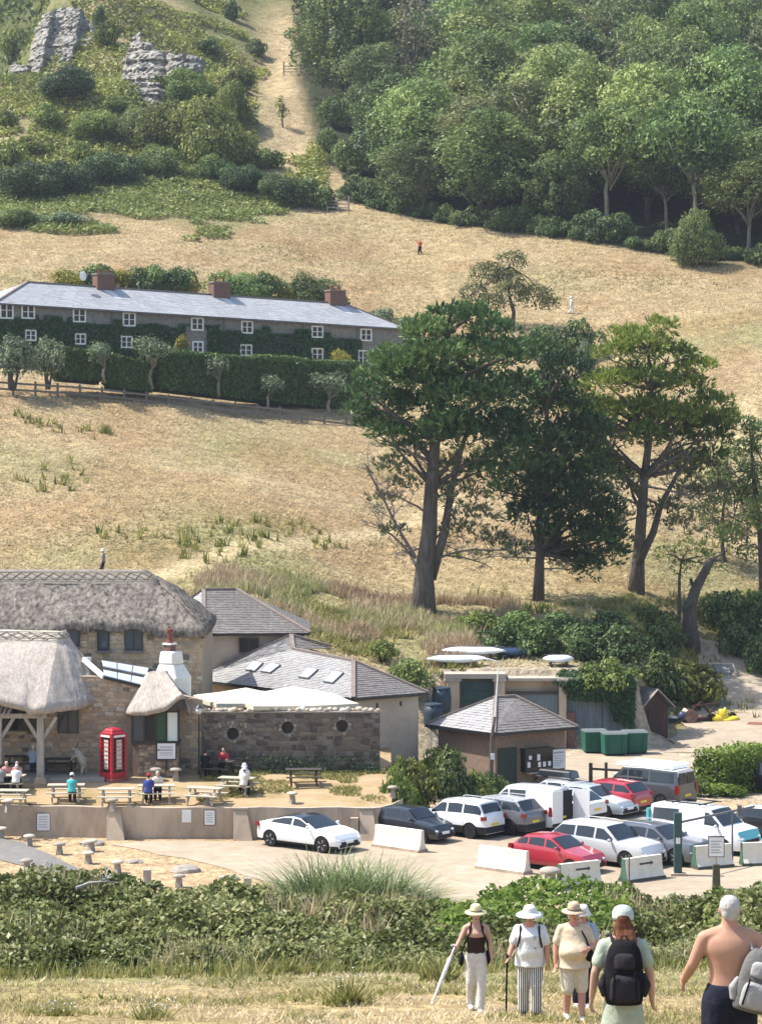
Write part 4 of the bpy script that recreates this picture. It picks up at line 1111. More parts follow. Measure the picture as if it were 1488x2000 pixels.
def twigs(mb, a, b, r, rr, depth=2, k=4, sides=4, droop=0.0):
 pts = limb(mb, a, b, r, r * .35, rr, .10, 5, sides)
 if depth <= 0: return
 L = (Vector(b) - Vector(a)).length
 for q in range(k):
  t = rr.uniform(.3, 1.0); s = pts[min(int(t * 5), 5)]
  d = (Vector(b) - Vector(a)).normalized() * rr.uniform(.2, .7) + Vector((rr.uniform(-1, 1), rr.uniform(-1, 1), rr.uniform(-.4, 1) - droop))
  twigs(mb, s, s + d.normalized() * L * rr.uniform(.25, .5), max(r * .4, .022), rr, depth - 1, max(2, k - 1), 3, droop)

LM_wood = leaf_mat('broadleaf_green', [(0.034, 0.062, 0.024), (0.084, 0.137, 0.044), (0.158, 0.227, 0.066), (0.280, 0.345, 0.110)], trans=.28, objvar=.30)
LM_wood2 = leaf_mat('olive_broadleaf', [(0.051, 0.075, 0.029), (0.117, 0.151, 0.057), (0.201, 0.234, 0.089), (0.318, 0.335, 0.138)], trans=.28, objvar=.28)
LM_dark = leaf_mat('dark_evergreen', [(0.019, 0.036, 0.016), (0.044, 0.077, 0.028), (0.083, 0.127, 0.041), (0.147, 0.200, 0.062)], trans=.18, objvar=.2)
LM_pine = leaf_mat('pine_needles', [(0.027, 0.053, 0.023), (0.057, 0.112, 0.042), (0.110, 0.186, 0.059), (0.198, 0.283, 0.088)], trans=.2, objvar=.0)
LM_pine2 = leaf_mat('dark_pine_needles', [(0.018, 0.036, 0.018), (0.036, 0.069, 0.030), (0.064, 0.110, 0.043), (0.108, 0.172, 0.060)], trans=.2, objvar=.0)
LM_pine3 = leaf_mat('fresh_pine_needles', [(0.049, 0.083, 0.023), (0.098, 0.149, 0.034), (0.188, 0.247, 0.047), (0.309, 0.351, 0.078)], trans=.25, objvar=.0)
LM_sparse = leaf_mat('greyish_needles', [(0.058, 0.065, 0.033), (0.111, 0.117, 0.058), (0.169, 0.169, 0.085), (0.221, 0.208, 0.117)], trans=.2, objvar=.15)
LM_olive = leaf_mat('silver_leaf', [(0.051, 0.073, 0.038), (0.102, 0.137, 0.075), (0.162, 0.206, 0.112), (0.238, 0.284, 0.165)], trans=.2, objvar=.2)
LM_bush = leaf_mat('scrub_leaf', [(0.043, 0.072, 0.021), (0.108, 0.154, 0.039), (0.205, 0.252, 0.060), (0.332, 0.360, 0.098)], trans=.28, objvar=.3)
LM_ivy = leaf_mat('ivy_leaf', [(0.014, 0.031, 0.013), (0.031, 0.065, 0.024), (0.058, 0.105, 0.036), (0.102, 0.162, 0.053)], trans=.15, objvar=.1)
LM_hedge = leaf_mat('clipped_hedge_leaf', [(0.020, 0.042, 0.013), (0.051, 0.088, 0.023), (0.093, 0.144, 0.034), (0.187, 0.240, 0.052)], trans=.2, objvar=.1)
LM_yellow = leaf_mat('golden_shrub_leaf', [(.12, .13, .02), (.22, .22, .035), (.32, .30, .05), (.42, .38, .09)], trans=.3, objvar=.15)
LM_bramble = leaf_mat('bramble_leaf', [(0.033, 0.043, 0.013), (0.094, 0.113, 0.029), (0.187, 0.205, 0.063), (0.352, 0.335, 0.158)], trans=.25, objvar=.0, rough=.5, spec=.3)
LM_bright = leaf_mat('young_shrub_leaf', [(.05, .085, .015), (.10, .16, .025), (.17, .24, .04), (.26, .32, .08)], trans=.35, objvar=.0)
LM_brack = leaf_mat('bracken', [(0.088, 0.126, 0.036), (0.166, 0.216, 0.058), (0.273, 0.306, 0.099), (0.429, 0.396, 0.165)], trans=.3, objvar=.0)
LM_grass = leaf_mat('dry_grass', [(.28, .26, .12), (.44, .36, .19), (.55, .445, .265), (.69, .57, .38)], trans=.25, objvar=.0, rough=.9, spec=.05)
LM_green = leaf_mat('green_grass', [(.11, .135, .035), (.20, .215, .06), (.32, .30, .10), (.48, .41, .20)], trans=.3, objvar=.0, rough=.8, spec=.1)
LM_dock = leaf_mat('rusty_dock', [(.35, .24, .15), (.42, .31, .19), (.50, .40, .26), (.36, .37, .15)], trans=.2, objvar=.0, rough=.9)
LM_pampas = leaf_mat('pampas_blade', [(0.054, 0.085, 0.029), (0.104, 0.150, 0.054), (0.171, 0.220, 0.083), (0.279, 0.320, 0.130)], trans=.25, objvar=.0)
M_bark = mat('grey_bark', (.10, .085, .072), (.055, .047, .042), scale=6, rough=.95, bump=.9, stretch=(1, 1, .25), dist=.06)
M_barkp = mat('pine_bark', (.15, .125, .105), (.075, .062, .055), scale=5, rough=.95, bump=1, stretch=(1, 1, .2), dist=.08)
M_barkl = mat('pale_bark', (.26, .235, .17), (.15, .14, .10), scale=5, rough=.95, bump=.6, stretch=(1, 1, .3))
M_dead = mat('dead_wood', (.24, .20, .175), (.15, .125, .11), scale=7, rough=.95)
LM_shade = M_bark

# ---------------------------------------------------------------- woodland
def wood_tree(seed, h, r, base, leafm, bark, nl, per, size, tone=.45, fork=3, trunk_r=.28):
 """one tree at the origin: returns (trunk mesh, crown mesh)"""
 g = np.random.default_rng(seed); rr = random.Random(seed); mb = MB()
 fz = h * base
 limb(mb, (0, 0, -.6), (rr.uniform(-.4, .4), rr.uniform(-.3, .3), fz), trunk_r, trunk_r * .7, rr, .05, 5, 8)
 lobes = []
 for k in range(nl):
  a = 2 * math.pi * k * .618 + rr.uniform(-.4, .4); t = (k + .5) / nl
  zz = fz + (h - fz) * (.12 + .80 * t); prof = math.sin(math.pi * min(1, .16 + t * .84)) ** .6
  rad = r * prof * rr.uniform(.3, 1.0); lr = r * rr.uniform(.17, .42) * (.65 + .5 * prof)
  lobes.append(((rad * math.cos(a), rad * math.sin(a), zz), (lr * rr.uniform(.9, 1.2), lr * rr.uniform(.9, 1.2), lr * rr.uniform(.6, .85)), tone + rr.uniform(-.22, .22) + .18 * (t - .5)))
  if k % fork == 0: limb(mb, (0, 0, fz * rr.uniform(.75, 1.0)), (rad * math.cos(a) * .8, rad * math.sin(a) * .8, zz), trunk_r * .42, .05, rr, .14, 4, 5)
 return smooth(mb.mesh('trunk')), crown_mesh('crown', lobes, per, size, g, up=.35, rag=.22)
KINDS = []
def add_kind(name, lab, cat, *a, **k):
 leafm, bark = a[4], a[5]
 tr, cr = wood_tree(*a, **k); tr.materials.append(bark); cr.materials.append(leafm); KINDS.append((name, lab, cat, tr, cr))
add_kind('broadleaf_tree', 'rounded mid green broadleaf tree in the hillside wood', 'tree', 101, 11.5, 4.8, .12, LM_wood, M_bark, 24, 150, .19, tone=.5)
add_kind('broadleaf_tree', 'domed light green broadleaf tree in the hillside wood', 'tree', 102, 12.5, 5.2, .14, LM_wood, M_bark, 28, 140, .19, tone=.62)
add_kind('dark_tree', 'dark evergreen tree in the hillside wood', 'tree', 103, 11, 4.4, .10, LM_dark, M_bark, 24, 150, .18, tone=.5)
add_kind('olive_tree', 'olive green spreading tree in the hillside wood', 'tree', 104, 12, 5.0, .16, LM_wood2, M_barkl, 24, 140, .19, tone=.5)
add_kind('trunk_tree', 'tall tree with a bare pale trunk at the wood edge', 'tree', 105, 12.5, 4.4, .44, LM_wood, M_barkl, 20, 150, .19, tone=.55, fork=2, trunk_r=.26)
add_kind('grey_tree', 'thin greyish tree with bare stems in the hillside wood', 'tree', 106, 12, 3.6, .35, LM_sparse, M_barkl, 20, 60, .18, tone=.45, fork=1, trunk_r=.22)
def plant(kind, x, y, s, rz, group, sz=None, lab=None, dz=0.0):
 name, lab0, cat, tr, cr = KINDS[kind]
 t = thing(name, lab or lab0, cat, (x, y, h1(x, y) - .1 + dz), rz, group)
 t.scale = (s, s, s * (sz or 1))
 obj('trunk', tr, None, t); obj('crown', cr, None, t)
 return t
def wood():
 g = np.random.default_rng(12); pts = []
 edge_u = [640, 700, 744, 862, 1060, 1235, 1380, 1488, 2200]; edge_D = [334, 326, 312, 306, 297, 290, 285, 282, 282]
 tries = 0
 while tries < 9000:
  tries += 1
  y = g.uniform(278, 432); x = g.uniform(-14, 86); u = CU + F * x / y
  if u > 1660: continue
  if y < np.interp(u, edge_u, edge_D) + 1.5: continue
  lb = 596 + max(0, 372 - y) * 3.2
  if u < lb + 25: continue
  md = 5.6 if y < 330 else 6.4
  if any((x - q[0]) ** 2 + (y - q[1]) ** 2 < md * md for q in pts): continue
  pts.append((x, y))
 pts.sort(key=lambda q: q[1])
 for x, y in pts[:298]:
  u = CU + F * x / y; e = y - np.interp(u, edge_u, edge_D)
  if e < 9 and u > 1000: k = int(g.choice([4, 4, 4, 2, 0]))
  elif u < 760 and y > 360: k = int(g.choice([2, 2, 5, 0]))
  elif 780 < u < 1010 and y < 345: k = int(g.choice([0, 1, 1, 3]))
  elif u < 960 and y > 380: k = int(g.choice([2, 5, 5, 0, 3]))
  else: k = int(g.choice([0, 0, 1, 1, 2, 3, 3, 5]))
  s = g.uniform(.85, 1.5) * (1.0 if e > 6 else .85) * (.9 if y > 380 else 1)
  plant(k, x, y, s, g.uniform(0, 6.28), 'trees of the hillside wood', g.uniform(.8, 1.15))
wood()
# shrubs: four shared shapes
SHRUBS = []
def add_shrub(seed, leafm, r, h, per, size, tone, nl=14):
 g = np.random.default_rng(seed); rr = random.Random(seed); lobes = []
 for k in range(nl):
  a = rr.uniform(0, 6.28); q = rr.uniform(0, .75) * r; lr = r * rr.uniform(.3, .5)
  lobes.append(((q * math.cos(a), q * math.sin(a), h * rr.uniform(.25, .72) * (1 - .35 * q / r)), (lr, lr, lr * h / r * rr.uniform(.5, .8)), tone + rr.uniform(-.2, .2)))
 me = crown_mesh('foliage', lobes, per, size, g, up=.4); me.materials.append(leafm)
 mb = MB()
 for k in range(5): limb(mb, (rr.uniform(-.1, .1), rr.uniform(-.1, .1), -.3), (rr.uniform(-.5, .5) * r, rr.uniform(-.5, .5) * r, h * .7), .06, .02, rr, .15, 3, 5)
 st = mb.mesh('stems'); st.materials.append(M_bark); SHRUBS.append((me, st))
add_shrub(201, LM_bush, 1.0, 1.0, 1600, .065, .5); add_shrub(202, LM_dark, 1.0, 1.0, 1600, .065, .55); add_shrub(203, LM_wood, 1.0, 1.1, 1400, .065, .5)
add_shrub(204, LM_olive, 1.0, 1.0, 1500, .05, .5); add_shrub(205, LM_yellow, 1.0, .9, 1300, .06, .5); add_shrub(206, LM_bright, 1.0, 1.0, 1200, .07, .5)
BIGS = {0: 6, 1: 7, 2: 8}
add_shrub(207, LM_bush, 1.0, 1.0, 5200, .034, .5, 26); add_shrub(208, LM_dark, 1.0, 1.0, 5200, .034, .55, 26); add_shrub(209, LM_wood, 1.0, 1.1, 5000, .034, .5, 26)
def shrub(k, pos, r, h, label, name='shrub', cat='shrub', group=None):
 if r > 3.0 and k in BIGS: k = BIGS[k]
 t = thing(name, label, cat, pos, RND.uniform(0, 6.28), group); t.scale = (r, r, h)
 obj('foliage', SHRUBS[k][0], None, t); obj('stems', SHRUBS[k][1], None, t); return t
def shrub_px(k, u, vb, wpx, hpx, label, lo=150, **kw):
 p = ground_hit(u, vb, lo); s = p.y / F; return shrub(k, p - Vector((0, 0, .1)), wpx / 2 * s, hpx * s, label, **kw)
# undergrowth along the wood edge
g_ = np.random.default_rng(3)
for u in np.arange(690, 1640, 26):
 e = np.interp(u, [640, 700, 744, 862, 1060, 1235, 1380, 1488, 2200], [333, 325, 311, 305, 296, 289, 284, 281, 281]) + g_.uniform(-.5, 3)
 x = X(u, e); r = g_.uniform(1.2, 2.6)
 shrub(int(g_.choice([1, 1, 1, 2])), (x, e, h1(x, e) - .2), r, r * g_.uniform(.8, 1.5), 'dark undergrowth bush along the lower edge of the wood', group='bushes along the wood edge')
shrub_px(2, 1355, 520, 120, 105, 'pale green bush standing out at the wood edge above the field')
for u, v, w, h, k in ((650, 250, 75, 62, 2), (712, 262, 60, 50, 1), (640, 300, 60, 50, 2), (680, 335, 80, 60, 2), (735, 345, 80, 70, 2), (740, 300, 70, 60, 0), (770, 390, 90, 70, 2), (715, 400, 70, 50, 1)):
 shrub_px(k, u, v, w, h, 'bushy green shrub at the upper corner of the wood', lo=270, group='shrubs at the corner of the wood')
# hillside scrub on the left
for u, v, w, h, k in ((400, 330, 190, 150, 0), (330, 300, 150, 110, 0), (455, 250, 90, 100, 0), (130, 195, 130, 70, 1), (90, 245, 80, 50, 0), (190, 270, 110, 60, 0), (260, 280, 110, 70, 2), (60, 390, 130, 80, 1),
                   (215, 360, 130, 70, 1), (130, 380, 110, 70, 1), (20, 330, 90, 70, 0), (300, 345, 110, 60, 2), (480, 375, 110, 55, 1), (550, 395, 110, 60, 1), (600, 405, 90, 60, 1), (420, 355, 110, 50, 2),
                   (500, 110, 45, 36, 1), (410, 110, 70, 36, 1), (455, 40, 36, 42, 1), (215, 90, 60, 60, 0), (195, 60, 40, 50, 1), (25, 120, 70, 70, 0), (640, 410, 60, 45, 1), (360, 200, 130, 70, 0), (230, 215, 70, 30, 0), (160, 320, 90, 50, 0),
                   (690, 390, 70, 50, 1), (520, 330, 70, 45, 0), (300, 180, 60, 40, 0), (470, 180, 80, 60, 0), (60, 300, 90, 40, 0), (10, 250, 60, 40, 0), (120, 440, 120, 30, 3), (40, 440, 120, 34, 2)):
 shrub_px(k, u, v, w, h, ('mid green scrub bush', 'dark scrub bush', 'leafy bright scrub bush', 'silvery scrub bush')[k] + ' on the steep hillside below the crags', lo=262, group=('mid green', 'dark', 'leafy bright', 'silvery')[k] + ' scrub on the hillside')
def sapling():
 p = ground_hit(552, 250, 300); t = thing('young_tree', 'lone narrow young tree on the grassy gap beside the wood', 'tree', p)
 rr = random.Random(4); mb = MB(); limb(mb, (0, 0, -.3), (0, 0, 2.2), .12, .08, rr, .02, 4, 6)
 for k in range(5): limb(mb, (0, 0, 1.4), (rr.uniform(-.7, .7), rr.uniform(-.7, .7), 3.4), .06, .02, rr, .1, 3, 4)
 obj('trunk', mb, M_bark, t)
 g = np.random.default_rng(4); obj('crown', crown_mesh('crown', [((rr.uniform(-.5, .5), rr.uniform(-.5, .5), rr.uniform(1.4, 4.2)), (.6, .6, .7), .5) for _ in range(9)], 90, .16, g), LM_bush, t)
sapling()

# ---------------------------------------------------------------- rock outcrops
def crag(label, u0, u1, v0, v1, D, seed, dx=0.0):
 """stacked strata blocks with broken ledges"""
 r = random.Random(seed); c = P((u0 + u1) / 2, v1, D); t = thing('rock_outcrop', label, 'rock', c, 0, 'crags on the hilltop')
 W = (u1 - u0) / F * D; Hh = (v1 - v0) / F * D
 Mr = mat('limestone_crag', (.36, .335, .29), (.12, .115, .09), c3=(.28, .26, .225), scale=1.1, rough=.95, bump=1, bscale=2.5, stretch=(1, 1, 2.6), dist=.3, big=.25)
 nx, nz = int(W / .30), int((Hh + 2.5) / .26); lay = [r.uniform(-.35, .35) for _ in range(nz + 2)]; m = MB(); cut = [0.0]
 while cut[-1] < W: cut.append(cut[-1] + r.uniform(.5, 2.4))
 coln = [r.uniform(-1.3, 1.3) for _ in cut]; sil = [r.uniform(.55, 1.0) for _ in cut]
 for j in range(nz + 1):
  for i in range(nx + 1):
   fx = i / nx; x = W * fx; z = -2.5 + (Hh + 2.5) * j / nz; k = max([q for q, c_ in enumerate(cut) if c_ <= x + .4 * lay[j // 2]], default=0)
   e = (2 * fx - 1); top = Hh * (1 - .3 * abs(e) ** 3) * sil[k]; zz = min(z, top + r.uniform(-.1, .1)); back = max(0, z - top) * 1.2
   y = coln[k] + lay[j // 2] * 1.3 + r.uniform(-.28, .28) + max(zz, -1) * 1.15 + 4.0 * abs(e) ** 4 + back
   m.v.append((x - W / 2 + r.uniform(-.07, .07) + lay[j // 2] * .3, y, zz + r.uniform(-.05, .05)))
 for j in range(nz):
  for i in range(nx): q = j * (nx + 1) + i; m.f.append([q, q + 1, q + nx + 2, q + nx + 1]); m.m.append(0)
 obj('rock_face', m, Mr, t)
crag('broken grey limestone crag standing out of the scrub slope', 222, 335, 22, 205, 345, 1)
crag('grey rock face crowning the left hilltop', 45, 190, -40, 125, 361, 2)
crag('small pale rock ledges beside the main crag', 310, 395, 75, 135, 350, 3)
crag('low pale rock slab on the left slope', 0, 70, 105, 165, 358, 4)
crag('thin pale scree ledge below the main crag', 205, 250, 170, 222, 344, 5)
# ---------------------------------------------------------------- the three big pines and the trees round them
def lobes_px(L, D, sq=.8, jit=.7, seed=0, depth=1.0):
 rr = random.Random(seed); out = []
 for q in L:
  u, v, r = q[:3]; tone = q[3] if len(q) > 3 else .5
  d = D + rr.uniform(-1, 1) * jit * r / F * D * 2
  R = r / F * D * 1.08; out.append((tuple(P(u, v, d)), (R, R * depth, R * sq), tone + rr.uniform(-.24, .26)))
 return out
def shift(lobes, o): return [((c[0] - o.x, c[1] - o.y, c[2] - o.z), r, t) for c, r, t in lobes]
def big_pine(label, base_uv, D, trunk, lobes, leafm, bark, per, L, seed, tr=.75, dead=(), extra=(), sparse=()):
 b = P(base_uv[0], base_uv[1], D); b.z = min(b.z, h1(b.x, b.y) + .05); t = thing('pine_tree', label, 'tree', b); rr = random.Random(seed); mb = MB()
 tp = [P(u, v, D + rr.uniform(-.3, .3)) - b for u, v in trunk]; tp[0] = Vector((0, 0, -.6))
 n = len(tp); mb.tube(tp, [tr * 1.35] + [tr * (1 - .8 * k / (n - 1)) for k in range(1, n)], 12)
 for br in extra:
  q = [P(u, v, D + rr.uniform(-.5, .5)) - b for u, v in br[1]]; mb.tube(q, [br[0] * (1 - .7 * k / (len(q) - 1)) for k in range(len(q))], 8)
 for c, r, tone in shift(lobes, b):
  k = min(range(n), key=lambda i: abs(tp[i].z - (c[2] - 2.0)) + (0 if i else 50)); limb(mb, tp[k], c, .16, .04, rr, .12, 5, 6)
  for q in range(3): limb(mb, Vector(c) - Vector((0, 0, r[2] * .6)), Vector(c) + Vector((rr.uniform(-1, 1) * r[0], rr.uniform(-1, 1) * r[1], rr.uniform(-.2, .6) * r[2])), .05, .015, rr, .1, 3, 4)
 obj('trunk', smooth(mb.mesh('trunk')), bark, t)
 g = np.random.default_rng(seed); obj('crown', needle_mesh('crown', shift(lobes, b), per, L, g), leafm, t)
 if sparse: obj('thin_foliage', needle_mesh('thin_foliage', shift(lobes_px(sparse, D, .6, seed=seed + 9), b), 75, .4, np.random.default_rng(seed + 5)), LM_sparse, t)
 if dead:
  mb = MB()
  for a, e, r in dead: twigs(mb, P(*a, D) - b, P(*e, D + rr.uniform(-1.5, 1.5)) - b, r, rr, 3, 6)
  obj('dead_branches', mb, M_dead, t)
 return t
big_pine('tallest dark green pine with thick trunk and dead branches on its left side', (826, 1213), 165, [(826, 1213), (828, 1120), (838, 1040), (842, 950), (850, 860), (858, 760), (870, 660)],
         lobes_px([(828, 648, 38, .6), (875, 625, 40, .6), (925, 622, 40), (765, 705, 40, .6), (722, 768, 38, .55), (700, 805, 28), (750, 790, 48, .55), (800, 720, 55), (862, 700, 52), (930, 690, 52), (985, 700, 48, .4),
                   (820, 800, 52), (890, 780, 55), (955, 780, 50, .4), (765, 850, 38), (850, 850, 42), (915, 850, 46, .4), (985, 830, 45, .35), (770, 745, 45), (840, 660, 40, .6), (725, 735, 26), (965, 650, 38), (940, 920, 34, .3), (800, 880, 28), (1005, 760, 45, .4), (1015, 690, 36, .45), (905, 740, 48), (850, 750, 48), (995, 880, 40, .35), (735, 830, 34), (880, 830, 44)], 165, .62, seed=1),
         LM_pine, M_barkp, 118, .46, 301, tr=.72,
         dead=[((812, 1090), (712, 905), .13), ((815, 1110), (722, 1020), .11), ((838, 900), (740, 850), .12), ((830, 1000), (740, 960), .08), ((842, 980), (915, 930), .08), ((848, 960), (900, 900), .07), ((830, 1070), (745, 1085), .06), ((845, 1060), (905, 985), .07), ((850, 1095), (985, 1075), .09), ((850, 1085), (960, 1110), .07), ((845, 930), (790, 880), .07)],
         extra=[(.34, [(842, 1130), (868, 1040), (880, 960), (900, 880), (925, 800)]), (.24, [(846, 900), (800, 850), (750, 800)]), (.22, [(856, 850), (910, 820), (960, 760)])], sparse=[(880, 920, 36), (900, 970, 40), (930, 1010, 38), (890, 1040, 30), (760, 920, 34), (745, 980, 30), (790, 950, 30), (960, 1060, 34), (770, 1040, 26)])
big_pine('dark slender pine standing between the two thick-trunked pines', (1050, 1178), 170, [(1050, 1178), (1054, 1080), (1056, 980), (1062, 880), (1070, 780), (1080, 700)],
         lobes_px([(1050, 690, 45), (1105, 725, 46), (1030, 770, 50), (1090, 800, 55), (1150, 835, 40), (1000, 850, 48), (1060, 870, 56), (1130, 890, 52), (1010, 930, 46), (1080, 960, 56), (1145, 975, 48), (1100, 1040, 50), (1165, 1055, 40), (1185, 1000, 32), (1030, 1010, 38), (960, 900, 32), (1195, 1085, 30), (1130, 1095, 34), (1010, 1075, 26, .4), (1120, 850, 46), (1075, 755, 42), (1045, 920, 50), (1100, 930, 50), (1050, 990, 44), (1120, 1000, 48), (1175, 1030, 36), (1160, 930, 40), (980, 960, 30), (1080, 1080, 36), (1150, 1110, 30), (1200, 1050, 26)], 170, .62, seed=2),
         LM_pine2, M_bark, 118, .44, 302, tr=.34, dead=[((1052, 1090), (950, 1090), .07), ((1052, 1060), (965, 1050), .06), ((1054, 1110), (1140, 1110), .06), ((1056, 1000), (985, 985), .06)])
big_pine('thick-trunked pine with fresh yellow green flat crown, right of the other pines', (1240, 1160), 175, [(1240, 1160), (1246, 1090), (1252, 1010), (1258, 930), (1268, 850), (1272, 760), (1265, 690)],
         lobes_px([(1250, 675, 46, .65), (1205, 695, 42, .65), (1305, 695, 46, .6), (1180, 750, 44, .6), (1255, 745, 52, .5), (1335, 755, 48, .5), (1388, 790, 38, .45), (1150, 795, 38, .6), (1225, 810, 50, .45), (1305, 820, 52, .4), (1375, 838, 40, .35), (1130, 765, 28, .65), (1160, 845, 34, .5), (1400, 830, 28), (1345, 810, 40, .4), (1215, 745, 40, .6), (1275, 800, 44, .4), (1170, 815, 40, .55), (1195, 860, 34, .45), (1260, 850, 40, .4), (1330, 860, 38, .35), (1395, 860, 30, .35), (1120, 800, 26, .6), (1290, 640, 30, .65), (1225, 655, 30, .65), (1360, 720, 34, .5), (1415, 815, 24), (1180, 905, 34, .4), (1330, 905, 36, .3), (1385, 895, 32, .3), (1150, 880, 28, .5), (1215, 930, 26, .35)], 175, .52, seed=3),
         LM_pine3, M_barkp, 118, .44, 303, tr=.5,
         dead=[((1256, 960), (1150, 905), .1), ((1256, 990), (1185, 960), .09), ((1262, 930), (1340, 880), .1), ((1266, 900), (1390, 900), .1), ((1256, 1010), (1190, 1030), .07), ((1268, 860), (1200, 850), .08), ((1262, 950), (1370, 985), .08), ((1258, 970), (1330, 1010), .07)],
         extra=[(.3, [(1246, 1100), (1275, 1040), (1290, 985), (1320, 930), (1365, 870)]), (.2, [(1256, 980), (1215, 920), (1185, 860)]), (.2, [(1262, 930), (1300, 880), (1325, 830)])], sparse=[(1180, 920, 40), (1215, 960, 36), (1310, 930, 44), (1350, 970, 40), (1380, 920, 36), (1300, 1000, 34), (1200, 1010, 28), (1400, 960, 30), (1330, 1030, 30)])
# sparse boughs under the third pine's crown and the tree at the right edge
def sparse_tree(name, label, base, D, trunk, L, leafm, per, size, seed, tr=.25, dead=()):
 b = P(*base, D); b.z = min(b.z, h1(b.x, b.y) + .05); t = thing(name, label, 'tree', b); rr = random.Random(seed); mb = MB()
 tp = [P(u, v, D) - b for u, v in trunk]; tp[0] = Vector((0, 0, -.5)); n = len(tp); mb.tube(tp, [tr * (1.1 - .8 * k / (n - 1)) for k in range(n)], 8)
 lob = shift(lobes_px(L, D, .7, seed=seed), b)
 for c, r, tone in lob: twigs(mb, tp[max(1, n - 1 - rr.randrange(max(1, n // 2)))], Vector(c), .07, rr, 2, 4)
 obj('trunk', mb, M_bark, t); g = np.random.default_rng(seed); obj('crown', crown_mesh('crown', lob, per, size, g), leafm, t)
 if dead:
  m = MB()
  for a, e, r in dead: twigs(m, P(*a, D) - b, P(*e, D) - b, r, rr, 3, 5)
  obj('dead_branches', m, M_dead, t)
sparse_tree('scots_pine', 'open greyish pine with see-through crown on the upper field above the tall pine', (1000, 640), 256, [(1000, 640), (1003, 610), (995, 580), (990, 545), (995, 520)],
   [(950, 535, 32), (1000, 512, 30), (925, 575, 30), (1045, 580, 34), (1000, 570, 34), (1072, 592, 20), (905, 600, 22), (960, 595, 28), (985, 545, 30)], LM_wood2, 260, .15, 311, .22)
sparse_tree('scrubby_oak', 'sparse dark branched tree at the right edge of the field below the track', (1490, 1130), 178, [(1490, 1130), (1485, 1060), (1478, 980), (1470, 920), (1465, 860)],
   [(1450, 880, 34), (1485, 930, 40), (1440, 960, 30), (1472, 1020, 36), (1405, 930, 26), (1500, 850, 40), (1425, 1040, 28), (1478, 970, 34), (1400, 985, 24), (1520, 1000, 60), (1455, 830, 26)], LM_wood, 400, .13, 312, .24, dead=[((1478, 980), (1385, 900), .08), ((1480, 1010), (1390, 1010), .07), ((1482, 1040), (1400, 1060), .06)])
sparse_tree('small_hawthorn', 'small light green tree beside the ivy-clad stump on the bank', (1325, 1185), 172, [(1325, 1185), (1326, 1130), (1330, 1095)], [(1298, 1082, 24), (1345, 1070, 26), (1330, 1105, 24), (1375, 1085, 20), (1395, 1105, 18)], LM_bright, 260, .10, 313, .14)
sparse_tree('thorn_tree', 'tangled thin leaved thorn tree on the field behind the ivy-clad stump', (1412, 1165), 186, [(1412, 1165), (1415, 1110), (1408, 1050), (1412, 990), (1420, 930)], [(1380, 960, 28), (1425, 900, 32), (1450, 980, 30), (1390, 1030, 28), (1435, 1050, 30), (1360, 1000, 24), (1405, 935, 28), (1460, 1080, 26)], LM_wood2, 330, .12, 314, .2, dead=[((1412, 1040), (1350, 960), .07), ((1412, 1020), (1470, 1000), .07)])
def stump():
 D = 169; b = P(1348, 1300, D); b.z = h1(b.x, b.y); t = thing('ivy_stump', 'leaning broken tree stump wrapped in ivy on the bank above the track', 'stump', b); rr = random.Random(8)
 mb = MB(); pts = [Vector((0, 0, -.5))] + [P(u, v, D) - b for u, v in ((1348, 1240), (1345, 1190), (1358, 1150), (1375, 1118), (1388, 1090))]
 mb.tube(pts, [.75, .55, .42, .34, .28, .3], 10); limb(mb, pts[3], P(1360, 1130, D) - b + Vector((-.4, 0, 0)), .18, .1, rr); twigs(mb, pts[4], P(1420, 1075, D) - b, .12, rr, 2, 4); obj('trunk', smooth(mb.mesh('trunk')), M_bark, t)
 g = np.random.default_rng(8); obj('ivy', crown_mesh('ivy', [(tuple(p), (.62 - .05 * k, .62 - .05 * k, .7), .5) for k, p in enumerate(pts[1:])], 120, .11, g), LM_ivy, t)
stump()
# bank scrub behind the boat yard, along the track and beside the buildings
for u, v, w, h, k in ((985, 1275, 110, 62, 1), (1060, 1282, 130, 66, 1), (1135, 1290, 130, 72, 1), (1210, 1295, 130, 76, 1), (1280, 1300, 110, 80, 1), (1010, 1240, 110, 50, 2), (930, 1230, 90, 44, 0), (1090, 1240, 120, 46, 1), (1190, 1240, 130, 50, 1), (1270, 1225, 100, 50, 0), (1300, 1260, 90, 60, 1)):
 shrub_px(k, u, v, w, h, 'dark green scrub on the bank below the pines', lo=151.5, group='scrub on the bank below the pines')
for u, v, w, h, k in ((1430, 1240, 110, 90, 1), (1480, 1250, 110, 100, 1), (1440, 1290, 90, 70, 1), (1490, 1320, 90, 80, 1), (1400, 1215, 80, 60, 2), (1540, 1280, 120, 100, 1), (1460, 1190, 90, 44, 0)):
 shrub_px(k, u, v, w, h, 'glossy dark shrub on the bank above the gravel track', lo=160, group='shrubs above the gravel track')
for u, v, D, w, h, k, lab in ((800, 1345, 149, 110, 60, 2, 'mid green shrub beside the skylight building and the water butts'), (745, 1275, 153, 70, 46, 0, 'small green shrub in the dry grass below the tall pine'),
      (1190, 1352, 150.6, 120, 74, 0, 'round ivy covered shrub over the right end of the yard wall'), (1335, 1388, 160, 150, 112, 0, 'sloping dark shrub behind the brown shed'), (1285, 1352, 158.5, 120, 96, 1, 'dense shrub between the shed and the bank')):
 b = P(u, v, D); b.z = min(b.z, h1(b.x, D) + .1) if lab.startswith(('mid', 'small', 'slop', 'dense')) else b.z; shrub(k, b, w / 2 / F * D, h / F * D, lab)
